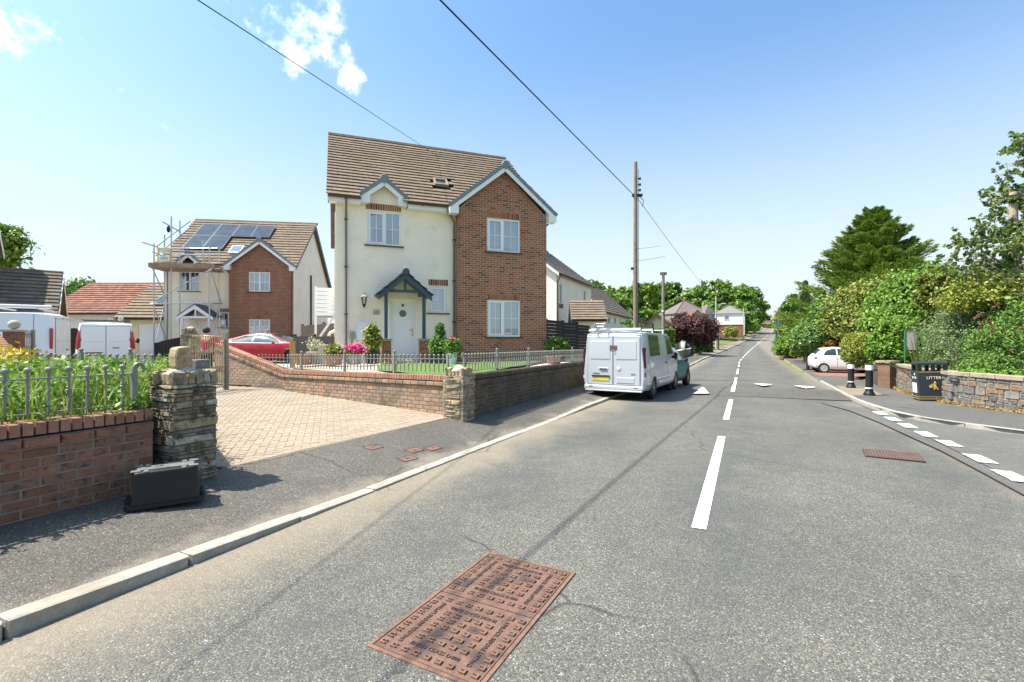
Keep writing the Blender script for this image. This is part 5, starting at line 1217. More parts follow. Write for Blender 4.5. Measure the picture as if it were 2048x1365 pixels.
big = simple_house('detached_house', 'large stone house with purplish slate hipped roof among the trees', 'house', (X_(1352,96),96), 8, 7.0, 8, 2, Z_(627,96), Z_(607,96)+1.2, m_stone_grey, M('slate_purple', [(.12,.1,.105),(.145,.115,.115)], rough=.8, noise=(2,.2)), wins=[(1,2,4.5,5.8,.5),(3.2,4.2,4.5,5.8,.5)], hip=1.0, gutt=False)
MB().box(5.6,7.8,-1.0,0,4,Z_(627,96)-.2).build('bay', M('grey_blue_board', [(.2,.25,.27)], rough=.6), big)
MB().add([(5.4,-1.2,Z_(627,96)-.2),(8,-1.2,Z_(627,96)-.2),(8,.5,Z_(627,96)-.2),(5.4,.5,Z_(627,96)-.2),(6.7,-.4,Z_(610,96)),(6.7,2,Z_(610,96))], [(0,1,4),(1,2,5,4),(3,0,4,5),(3,2,1,0)]).build('bay_roof', _mc['slate_purple'], big)
zy = 118
wh = simple_house('detached_house', 'white rendered house with a stone corner and hipped slate roof up the hill', 'house', (X_(1428,zy),zy), -26, 6.8, 8, 3, Z_(628,zy), Z_(616,zy)+.8, m_render_w, m_tile_grey, wins=[(2.4,3.4,Z_(640,zy),Z_(632,zy),None)], hip=.9, gutt=False)
MB().box(6.8,6.86,0,8,3,Z_(628,zy)).build('stone_side', m_stone_grey, wh); MB().box(6.87,6.93,1.5,3.4,5,8.0).build('side_window', m_glass_dark, wh)
MB().box(-1,6.5,-5,-4.5,2.5,Z_(655,112)+.6).build('terrace_wall', m_brick_near, wh); MB().box(-1.1,6.6,-5.1,-4.4,Z_(655,112)+.6,Z_(655,112)+.9).build('terrace_coping', m_render_w, wh)
fh = simple_house('bungalow', 'small far bungalow at the top of the road on the skyline', 'bungalow', (RX(300)-9,300), 4, 12, 9, 9, 12.2, 15.4, m_brick_near, m_tile_dark, gutt=False)
fh2 = simple_house('bungalow', 'far yellow ended bungalow right of the road top', 'bungalow', (RX(290)+3,286), -20, 9, 9, 9, 12.4, 16.2, m_render_y, m_tile_dark, gutt=False)
# ---- left side: dark roofed bungalow, red roofed garage, neighbour casting the shade
bl = simple_house('bungalow', 'yellow cream bungalow with dark brown roof partly in shade at far left', 'bungalow', (X_(108,21)-2.3*math.cos(math.radians(40)), 21.3-2.3*math.sin(math.radians(40))), 40, 2.0, 5.2, .2, 2.75, 4.85, m_render_y, m_tile_dark, gauge=.3, thick=.055, tile_stuff=False)
X_s = 5.6
rr = simple_house('bungalow', 'long low building with bright red pantile roof behind the white vans', 'bungalow', (X_(92,33),33), -2, X_(322,33)-X_(92,33), 7, .2, Z_(628,33)+.05, Z_(568,35.5)+.1, m_render_w, m_tile_red, gauge=.32, tw=.25, thick=.05, verge=m_brownp)
nb = simple_house('detached_house', 'cream two storey neighbour just inside the left edge, only its roof edge showing', 'house', (X_(108,21)-9.85*math.cos(math.radians(40)), 21.3-9.85*math.sin(math.radians(40))), 40, 7, 7, .2, 6.1, 8.9, m_render, m_tile, wins=[])
# ------------------------------------------------------------------ fences and gates
def panel_fence(name, label, p0, p1, z0, z1, mat, bw=.12, gap=.006, group=None, post=1.8, jit=.015, horiz=False):
    p0 = Vector((p0[0],p0[1],0)); p1 = Vector((p1[0],p1[1],0)); d = p1-p0; L = d.length
    t = thing(name, label, 'fence', (p0.x,p0.y,0), math.degrees(math.atan2(d.y,d.x)), group); items = []
    ub = unit_box('board', mat)
    z0f = lambda x: z0[0]+(z0[1]-z0[0])*x/L; z1f = lambda x: z1[0]+(z1[1]-z1[0])*x/L
    if not horiz:
        x = 0
        while x < L: items.append((TM((x+bw/2, random.uniform(-.006,.006), (z0f(x)+z1f(x))/2+random.uniform(-jit,jit)), (bw-gap-random.uniform(0,.01), .02, z1f(x)-z0f(x))), 0)); x += bw
    else:
        x = 0
        while x < L:
            z = z0f(x)
            while z < z1f(x)-.05: items.append((TM((x+post/2, random.uniform(-.005,.005), z+bw/2), (post-.1, .022, bw-gap), Matrix.Rotation(.12,3,'X')), 0)); z += bw
            x += post
    pieces(t, 'board', items, [ub])
    x = 0
    while x <= L+.1: MB().box(x-.05,x+.05,-.01,.09,z0f(x)-.1,z1f(x)+.08).build('post', mat, t); x += post
    for zz in (.25, .8): MB().bar((0,.03,z0f(0)+(z1f(0)-z0f(0))*zz),(L,.03,z0f(L)+(z1f(L)-z0f(L))*zz),.04,.08).build('rail', mat, t)
    return t
panel_fence('fence', 'black stained slatted fence panels to the right of the brick gable', (X_(1094,18.5),18.5), (X_(1168,22.5),22.5), (.3,.2), (Z_(642,18.5),Z_(649,22.5)), m_wood_dark, bw=.13, horiz=True)
panel_fence('fence', 'dark brown close boarded fence between the two white vans', (X_(105,24),24), (X_(180,26),26), (.2,.2), (Z_(656,24),Z_(658,26)), m_wood_dark, bw=.15)
panel_fence('fence', 'old gappy brown board fence left of the cream house', (X_(603,24),24), (X_(668,22.5),22.5), (.4,.5), (Z_(652,24),Z_(646,22.5)), m_wood_old, bw=.14, gap=.02)
panel_fence('gate', 'black timber side gate left of the cream house', (X_(588,19.5),19.5), (X_(681,16.8),16.8), (.6,.8), (Z_(673,19.5),Z_(673,16.8)), m_wood_dark, bw=.14, gap=.002)['category'] = 'gate'
def arch_gate():
    y = 20.5; t = thing('gate', 'black solid gate with curved top in front of the scaffolding', 'gate', (X_(312,y),y,0), 8); w = X_(370,y)-X_(312,y)
    n = 10; pts = [(w*i/n, Z_(688-15*(i/n)**.6,y)) for i in range(n+1)]
    for i in range(n): MB().prism([(pts[i][0]+.01,.3),(pts[i+1][0]-.005,.3),(pts[i+1][0]-.005,pts[i+1][1]),(pts[i][0]+.01,pts[i][1])],'y',-.02,.02).build('board', m_wood_dark, t)
    MB().box(-.05,.03,-.05,.05,.2,pts[0][1]+.05).box(w-.03,w+.05,-.05,.05,.2,pts[-1][1]+.05).build('post', m_wood_dark, t); MB().box(0,w,.02,.05,.6,.7).box(0,w,.02,.05,1.2,1.28).build('rail', m_wood_dark, t)
arch_gate()
def arched_black():
    y = 21.5; t = thing('gate', 'black curved top gate behind the bonnet of the red car', 'gate', (X_(553,y+3),y+3,0), -4); w = X_(592,y+3)-X_(553,y+3); n = 6
    for i in range(n):
        a = math.sin(math.pi*.5*(i+.5)/n); MB().box(w*i/n, w*(i+1)/n-.01, -.02,.02,.4, Z_(688-18*a,y+3)).build('board', m_wood_dark, t)
    MB().box(0,w,.02,.05,.7,.8).build('rail', m_wood_dark, t)
arched_black()
t = thing('timber_post', 'orange brown square timber post by the metal railing and red car', 'post', (X_(585,12.9),12.9,0), 12); MB().box(-.06,.06,-.06,.06,.8,Z_(683,12.9)).build('shaft', m_wood_orange, t, bev=.006); MB().box(-.065,.065,-.065,.065,Z_(683,12.9),Z_(683,12.9)+.012).build('cap', m_wood_orange, t)
# metal gate
def metal_gate():
    y0, y1 = 12.15, 10.55; a = Vector((X_(454,y0),y0,0)); b = Vector((X_(381,y1),y1,0)); d = b-a; L = d.length
    a = Vector((X_(452,12.3),12.3,0)); b = Vector((X_(381,11.2),11.2,0)); d = b-a; L = d.length
    t = thing('metal_gate', 'tall olive grey metal bar gate standing open at the driveway', 'gate', (a.x,a.y,0), math.degrees(math.atan2(d.y,d.x)))
    z0 = .34; zt = 1.66; m = m_rail_gold
    MB().box(-.045,.045,-.045,.045,.2,1.76).build('hanging_post', m_rail, t); 
    for x in (.07, L): MB().box(x-.02,x+.02,-.02,.02,z0,zt-.05).build('stile', m, t)
    for z in (z0+.05, z0+.45, z0+.56, zt-.14): MB().box(.07,L,-.012,.012,z-.012,z+.012).build('rail', m, t)
    n = 13
    for i in range(n):
        x = .07+(L-.07)*(i+1)/(n+1); q = MB().box(x-.007,x+.007,-.007,.007,z0+.05,zt-.02); q.ball((x,0,zt),.024,8,5)
        if i % 3 == 0: q.ball((x,0,z0+.95),.022,6,4,0,(1,1,1.6))
        q.build('bar', m, t)
        if i < n: MB().ball((x+.03,0,z0+.505),.028,6,4,0,(1,1,1.4)).build('ornament', m, t)
    MB().tube([(0,0,1.7),(-.03,0,1.78),(-.08,0,1.8),(-.1,0,1.76)],.012,6).build('scroll', m, t)
    # far stone pillar the gate closes on
    stone_pillar('stone_pillar', 'thin slate pillar beyond the open metal gate', (X_(381,13.8),13.8+.0), 20, .4, .3, 1.75, seed=21, top=True)
metal_gate()
# brick stump with ball, left edge, and its sloping brick coping
def left_bits():
    p0 = Vector((X_(-40,9.2),9.2,0)); p1 = Vector((X_(62,10.4),10.4,0))
    wall('garden_wall', 'sloping red brick wall top rising at the far left edge beyond the weeds', 'wall', Vector((X_(60,8.6),8.6,0)), Vector((X_(-60,9.6),9.6,0)), (.4,.4), (Z_(738,8.6),Z_(600,9.6)), (m_brick_cope, m_brick_cope), thick=.45, limit=100)
    t = thing('gate_post', 'brick gate pier with a stone ball at the far left', 'pillar', (X_(28,11.5),11.5,0), 20)
    MB().box(-.14,.14,-.14,.14,.3,Z_(664,11.5)).build('pier', m_brick_near, t); MB().box(-.18,.18,-.18,.18,Z_(664,11.5),Z_(660,11.5)).build('cap', m_mortar, t); MB().ball((0,0,Z_(650,11.5)),.115,12,8).build('ball', m_mortar, t, smooth=True)
    a = thing('metal_gate', 'short olive metal gate with lattice top beside the ball topped pier', 'gate', (X_(36,11.8),11.8,0), 10)
    w = X_(62,11.8)-X_(36,11.8)
    for x in (0, w): MB().box(x-.03,x+.03,-.03,.03,.3,Z_(660,11.8)).build('post', m_rail, a)
    for z in (Z_(664,11.8), Z_(671,11.8), Z_(674,11.8)): MB().box(0,w,-.012,.012,z-.012,z+.012).build('rail', m_rail_gold, a)
    for i in range(1,9): MB().box(w*i/9-.006,w*i/9+.006,-.006,.006,.4,Z_(674,11.8)).build('bar', m_rail_gold, a)
    for i in range(9): MB().ball((w*(i+.5)/9,0,Z_(667.5,11.8)),.03,6,4).build('ornament', m_rail_gold, a)
left_bits()
railing('railing', 'ball topped railing at the back of the weed bed behind the white vans', Vector((X_(50,7.5),7.5,0)), Vector((X_(335,7.2),7.2,0)), (.95,.95), .4, [.2,1.0,1.85], sp=.12)
# ------------------------------------------------------------------ poles, lamps, wires
def wood_pole(u, y, vt, w, label, name='telegraph_pole', mat=m_wood, base=None, lean=0):
    x = X_(u, y); zt = Z_(vt, y); zb = (H(y)+side_rise(x,y)) if base is None else base
    t = thing(name, label, 'pole', (x, y, zb)); h = zt-zb
    MB().tube([(0,0,-.3),(0,0,h*.5),(lean,0,h)], [w*.55,w*.5,w*.42], 12).build('shaft', mat, t, smooth=True); return t, h
P1, hP = wood_pole(1271, 21, 325, .2, 'tall weathered wooden telegraph pole rising behind the silver white van')
for i, z in enumerate((Z_(358,21), Z_(370,21), Z_(381,21))):
    zz = z-P1.location.z; q = MB().tube([(.08,0,zz),(.2,0,zz)],.02,6); q.lathe([(.03,-.05),(.05,-.02),(.035,0),(.05,.03),(.03,.06)],8,(.2,0,zz)); q.build('insulator', m_blackg, P1)
zz = Z_(391,21)-P1.location.z; MB().box(-.15,.3,-.06,.06,zz-.06,zz+.05).tube([(.05,-.1,zz),(.35,-.05,zz-.25),(.3,0,zz-.5)],.015,6).build('cable_bracket', m_blackg, P1)
MB().tube([(.13,0,hP*.97),(.14,0,.5)],.012,6).build('cable_run', m_black, P1); zz = Z_(540,21)-P1.location.z; MB().box(-.2,-.1,-.05,.05,zz,zz+.1).build('step_bolt', m_blackg, P1)
P2, _ = wood_pole(1326.5, 44, 545, .3, 'second wooden pole with a bare top beyond the cream bungalow', name='telegraph_pole')
MB().box(-.3,.3,-.1,.1,_-.25,_).build('crosspiece', m_wood, P2); MB().ball((-.12,-.2,_*.55),.1,8,5).build('marker', m_upvc, P2)
m_conc = M('lamp_concrete', [(.42,.39,.34)], rough=.85, noise=(3,.15))
def lamp(u, y, vt, label, arm=1.2, w=.24):
    t, h = wood_pole(u, y, vt, w, label, 'street_lamp', m_conc); t['category'] = 'street lamp'
    MB().tube([(0,0,h*.82),(arm,-.1,h*.86)],.05,6).build('arm', m_conc, t); MB().box(arm,arm+.5,-.16,.04,h*.85,h*.87).build('lamp_head', m_upvc, t); return t
lamp(1432, 75, 593, 'concrete street lamp nearest the purple leaved tree', 1.0); lamp(1487, 112, 617, 'grey street lamp right of the white house up the hill', .8); lamp(1508.5, 140, 609, 'farthest street lamp before the trees end', 1.0)
pr, hpr = wood_pole(2027, 14.3, 385, .24, 'pale wooden pole wrapped by birch leaves at the right edge', base=0, mat=M('pole_pale_wood', [(.42,.34,.25),(.33,.27,.2)], rough=.9, noise=(3,.2), fine=(40,.2)))
MB().lathe([(.16,0),(.17,.02),(.17,.18),(.15,.2)],14,(0,0,Z_(405,14.3))).build('black_drum', m_blackg, pr, smooth=True); MB().box(-.24,-.1,-.1,.08,Z_(592,14.3),Z_(570,14.3)).build('black_box', m_blackg, pr, bev=.01); MB().tube([(-.12,-.1,Z_(640,14.3)),(-.12,-.12,Z_(520,14.3)),(.12,-.14,Z_(490,14.3))],.015,6).build('cable_run', m_black, pr)
def wire(name, label, pts, r, sag=.3, n=16):
    mb = MB(); P = []
    for a, b in zip(pts, pts[1:]):
        a, b = Vector(a), Vector(b)
        for i in range(n+1):
            t_ = i/n; p = a.lerp(b, t_); p.z -= sag*4*t_*(1-t_); P.append(p)
    t = thing(name, label, 'cable', tuple(pts[0])); mb.tube([p-Vector(pts[0]) for p in P], r, 6).build('strand', m_blackg, t)
a = Vector((X_(1266,21),21,Z_(389,21))); yn = 8.5; bnear = Vector((X_(880,yn),yn,Z_(0,yn))); 
ext = bnear+(bnear-a).normalized()*26
wire('overhead_cable', 'thick black overhead cable from top centre down to the tall pole', [ext, a], .017, 0, 4)
c = Vector((X_(1432,75),75,Z_(600,75)))
wire('overhead_cable', 'thin cable running on from the tall pole towards the distant lamp posts', [a+Vector((.15,0,-.1)), c], .014, .3)
yA, yB = 6.2, 16.8
A_ = Vector((X_(395,yA),yA,Z_(0,yA))); B_ = Vector((X_(905,yB),yB,Z_(303,yB)))
B_ = h1M @ Vector((3.9, 3.4, 9.15)); A_ = Vector((X_(395,6.2),6.2,Z_(0,6.2)))
wire('overhead_cable', 'thin black wire crossing the upper left sky to the roof of the cream house', [A_+(A_-B_).normalized()*14, B_], .008, 0, 4)
wire('overhead_cable', 'short faint service wire right of the tall pole, upper of two', [Vector((X_(1275,21),21,Z_(498,21))), Vector((X_(1320,24),24,Z_(492,24)))], .008, .02, 4)
wire('overhead_cable', 'short faint service wire right of the tall pole, lower of two', [Vector((X_(1275,21),21,Z_(522,21))), Vector((X_(1330,24),24,Z_(513,24)))], .008, .02, 4)
# ------------------------------------------------------------------ street furniture on the right
def bollard(u, v, vt, label):
    x, y, z = gp(u, v, .075); h = Z_(vt, y)-z
    t = thing('bollard', label, 'bollard', (x, y, z), 0, 'black bollards at the junction'); r = .095
    MB().lathe([(.15,0),(.15,.04),(.12,.09),(.1,.13),(.095,.15),(.095,h-.03),(.06,h-.01),(.055,h-.0)], 20).build('body', m_black, t, smooth=True)
    MB().lathe([(.102,h-.2),(.102,h-.045)], 20).build('white_band', m_upvc, t, smooth=True); MB().lathe([(.101,.2),(.101,.235)], 20).build('white_ring', m_upvc, t, smooth=True); MB().lathe([(.106,h-.045),(.108,h-.02),(.07,h+.0),(.02,h+.008)], 20).build('cap', m_black, t, smooth=True)
bollard(1738.5,791,727,'black bollard with white band standing nearer the litter bin'); bollard(1702,776,726,'black bollard with white band in front of the small white car')
flat_poly('bollard_base', [gp(*q)[:2] for q in ((1672,776),(1730,778),(1765,795),(1700,797))], lambda x, y: H(y)+.077, m_sand)
def litter_bin():
    pf_ = Vector(gp(1846,803,.075)); py = Vector(gp(1887,803,.075)); px = Vector(gp(1822,797,.075))
    d = (py-pf_); d.z = 0; w = .62; rz = -22; z = pf_.z; pf_.x += .0; pf_.y += .1
    t = thing('litter_bin', 'black tapered litter bin with gold lettering beside the stone wall', 'litter bin', (pf_.x,pf_.y,z), rz); t.rotation_euler = (0, math.radians(-2.2), math.radians(rz))
    h = 1.02; dp = .46; body = MB(); tp = -.02
    body.add([(0,0,0),(w,0,0),(w,dp,0),(0,dp,0),(tp,-0.0,.78),(w-tp-.02,0,.78),(w-tp-.02,dp,.78),(tp,dp,.78)], [(0,3,2,1),(0,1,5,4),(1,2,6,5),(2,3,7,6),(3,0,4,7),(4,5,6,7)]); m_bin = M('bin_slate_black', [(.022,.03,.036)], rough=.45, noise=(5,.2)); bd = body.build('body', m_bin, t, bev=.02)
    MB().box(tp-.01,w+.01,-.01,dp+.01,.95,h).build('lid', m_bin, t, bev=.015)
    for x, y in ((0,0),(w-.07,0),(0,dp-.07),(w-.07,dp-.07),(w/2-.02,0),(w/2-.02,dp-.07)): MB().box(x,x+.07,y,y+.07,.77,.96).build('corner_post', m_black, t)
    gd = M('gold_paint', [(.55,.38,.1)], rough=.4)
    for z_ in (.76,.10,.045): MB().box(-.002,w+.002,-.006,-.003,z_,z_+.012).build('gold_line', gd, t); MB().box(-.006,-.003,0,dp,z_,z_+.012).build('gold_line', gd, t)
    text_mesh('LITTER', .105, M('gold_cream', [(.8,.72,.5)], rough=.4), .002, 'lettering', t, Matrix.Translation((w/2+.01,-.012,.61)) @ Matrix.Rotation(math.pi/2,4,'X'))
    text_mesh('LITTER', .085, _mc['gold_cream'], .002, 'lettering', t, Matrix.Translation((-.022,dp/2,.6)) @ Matrix.Rotation(-math.pi/2,4,'Z') @ Matrix.Rotation(math.pi/2,4,'X'))
    # little gold figure with a litter basket
    f = MB(); f.ball((w/2+.03,-.01,.49),.022,8,5,0,(1,.2,1)); f.prism([(w/2-.01,.39),(w/2+.05,.39),(w/2+.06,.47),(w/2+.01,.475)],'y',-.014,-.005); f.prism([(w/2+.0,.3),(w/2+.025,.3),(w/2+.04,.39),(w/2+.0,.39)],'y',-.014,-.005); f.prism([(w/2+.07,.3),(w/2+.1,.3),(w/2+.05,.4),(w/2+.03,.39)],'y',-.014,-.005); f.prism([(w/2-.09,.35),(w/2-.03,.35),(w/2-.02,.41),(w/2-.1,.41)],'y',-.014,-.005); f.prism([(w/2-.06,.42),(w/2+.02,.44),(w/2+.02,.46),(w/2-.06,.44)],'y',-.014,-.005)
    f.build('emblem', gd, t)
    MB().box(-.012,-.004,.12,.4,.2,.53).build('notice', m_upvc, t); MB().lathe([(.03,0),(.03,.01)],12,M=Matrix.Translation((-.012,.2,.7)) @ Matrix.Rotation(-math.pi/2,4,'Y')).build('badge', m_upvc, t)
litter_bin()
# stone wall, brick pier and brick wall on the right
def rubble_wall(label, pts, z0, z1, seed, limit=300):
    r = random.Random(seed); p0 = Vector((pts[0][0],pts[0][1],0)); t = thing('stone_wall', label, 'wall', (p0.x,p0.y,0)); us = [unit_stone('stone', m_stone_grey, seed*7+i) for i in range(5)]; items = []; cope = []
    core = MB()
    for a, b in zip(pts, pts[1:]):
        a = Vector((a[0],a[1],0))-p0; b = Vector((b[0],b[1],0))-p0; d = b-a; L = d.length; d.normalize(); n = Vector((d.y,-d.x,0)); rz = math.atan2(d.y,d.x); B = Matrix.Rotation(rz,3,'Z')
        Mx = B.to_4x4(); Mx.translation = a; core.box(0,L,.01,.3,z0-.3,z1-.01,0,Mx)
        z = z0-.05
        while z < z1-.03:
            h = r.choice([.1,.13,.16,.2]); h = min(h, z1-z)
            x = -r.uniform(0,.1)
            while x < L:
                w = r.uniform(.12,.36)*(1.1 if h > .12 else 1)
                if h > .13 and r.random() < .3:
                    hs = h*r.uniform(.35,.6); c = Mx @ Vector((x+w/2,.04,z+hs/2)); items.append((TM(c,(w-.022,.12,hs-.018),B),r.randrange(5))); c = Mx @ Vector((x+w/2,.04,z+hs+(h-hs)/2)); items.append((TM(c,(w-.022,.12,h-hs-.018),B),r.randrange(5)))
                else: c = Mx @ Vector((x+w/2,.04+r.uniform(-.012,.008),z+h/2)); items.append((TM(c,(w-.022,.12,h-.02),B @ Matrix.Rotation(r.uniform(-.03,.03),3,'Y')),r.randrange(5)))
                x += w
            z += h
        k = max(1, round(L/.62)); l = L/k
        for i in range(k): c = Mx @ Vector((l*(i+.5),.14,z1+.045)); cope.append((TM(c,(l-.012,.38,.09),B),0))
    core.build('core', m_mortar, t); pieces(t,'stone',items,us,limit); pieces(t,'coping_stone',cope,[unit_brick('coping_stone',m_cope_stone,.004,2,.02)])
    return t
sw = [(rw[0][0]+.05,rw[0][1]-.3),(rw[1][0]+.0,rw[1][1]),(rw[2][0]+.05,rw[2][1]),(rw[3][0],rw[3][1]),(11.75,8.6),(13.6,7.3),(16.5,5.7)]
rubble_wall('rough stone wall with flat concrete coping behind the litter bin', [(p[0]+.05,p[1]) for p in sw], 0.0, .68, 5)
bp = Vector((rw[0][0],rw[0][1],0))
t = thing('brick_pier', 'short mossy brick pier where the stone wall starts', 'pillar', (bp.x,bp.y,0), 20); MB().box(-.2,.2,-.2,.2,-.2,.78).build('shaft', brick_tex('brick_texture_pier', (.2,.11,.075), (.15,.085,.06), (.2,.17,.13)), t, bev=.01); MB().box(-.25,.25,-.25,.25,.78,.86).build('cap', m_cope_stone, t, bev=.01)
wall('garden_wall', 'mossy brick wall under the clipped yellow hedge by the bollards', 'wall', (15.55,21.0), (bp.x-.1,bp.y+.2), (-.2,-.1), (.55,.72), (m_brick_street,m_brick_street), mort=m_mortar_dark, limit=200)
wall('garden_wall', 'low red brick wall behind the clipped round tree beyond the small car', 'wall', (RX(46)+5.0,46), (19.6,29), (-.2,-.25), (.75,.6), (m_brick_near,m_brick_near), limit=120)
wall('garden_wall', 'short end of brick wall next to the bright green verge shrub', 'wall', (RX(47)+3.9,47.5), (RX(46)+5.0,46), (-.2,-.2), (1.0,.75), (m_brick_near,m_brick_near), limit=40)
flat_poly('red_driveway', [(15.0,23.2),(16.0,22.6),(19,24),(30,20),(34,30),(19.5,29.5),(17,28)], lambda x, y: H(y)+.078, M('red_drive', [(.2,.1,.075)], rough=.9, noise=(3,.2)))
# sign board in the shrubs
t = thing('sign_board', 'weathered white notice board with green frame half hidden in the shrubs', 'sign', (X_(1822,17.0),17.0,0), -14)
MB().box(-.2,-.17,-.03,.03,.6,Z_(655,14.6)).box(.17,.2,-.03,.03,.6,Z_(655,14.6)).box(-.17,.17,-.03,.03,Z_(655,14.6)-.04,Z_(655,14.6)).build('frame', M('green_paint', [(.03,.16,.08)], rough=.5), t); MB().box(-.17,.17,-.015,.015,Z_(703,14.6),Z_(655,14.6)-.04).build('panel', M('faded_notice', [(.55,.6,.56),(.4,.25,.24)], rough=.6, noise=(6,.2)), t)
# bus stop flag far right, bus shelter left
yb = 62; x = X_(1552,yb); t = thing('bus_stop_sign', 'thin pole with teal timetable panel on the right verge far up the road', 'sign', (RX(yb)+3.9,yb,H(yb)),0); MB().tube([(0,0,0),(0,0,4.2)],.05,8).build('pole', m_steel, t); MB().box(-.35,.0,-.03,.03,.9,2.4).build('panel', M('teal_panel', [(.02,.2,.2)], rough=.4), t); MB().box(-.3,.3,-.02,.02,3.5,4.1).build('flag', M('teal_panel', [(.02,.2,.2)]), t)
def shelter():
    y = 66; c = off(y, HW+1.9); t = thing('bus_shelter', 'brown bus shelter with curved roof at the left kerb', 'bus shelter', (c[0],c[1],H(y)+.1), 63)
    br_ = M('shelter_brown', [(.3,.24,.16)], rough=.5); L = 3.4
    n = 8; pr_ = [(-1.1+2.2*i/n, 2.25+.45*math.sin(math.pi*i/n)) for i in range(n+1)]; MB().prism(pr_+[(p,q-.08) for p,q in reversed(pr_)],'x',-L/2,L/2).build('roof', br_, t); MB().prism([(-1.1,2.1),(1.1,2.1)]+list(reversed(pr_)),'x',-L/2,-L/2+.05).build('end_panel', br_, t)
    for x_ in (-L/2+.1,L/2-.1):
        for y_ in (-.95,.95): MB().box(x_-.1,x_+.1,y_-.1,y_+.1,0,2.25).build('post', br_, t)
    MB().box(-L/2,L/2,.95,1.0,.3,2.1).build('back_glass', m_glass, t); MB().box(-1.2,1.2,.5,.9,.45,.5).build('bench', br_, t)
shelter()
# garden walls of the left side farther on
for i, (u0, v0, u1, v1, lab) in enumerate([(1353,718,1386,703,'pale rendered garden wall in front of the teal car'),(1389,704,1416,696,'pale rendered garden wall just past the driveway with the blue car')]):
    a = Vector(gp(u0,v0,.12)); b = Vector(gp(u1,v1,.12)); d = b-a; L = d.length; t = thing('garden_wall', lab, 'wall', tuple(a), math.degrees(math.atan2(d.y,d.x))); MB().box(0,L,0,.25,-.3,.65).build('wall_body', m_cope_stone, t); MB().box(-.04,L+.04,-.04,.29,.65,.72).build('coping', m_render_w, t); MB().box(-.15,.2,-.05,.3,-.3,.8).build('end_pier', m_cope_stone, t)
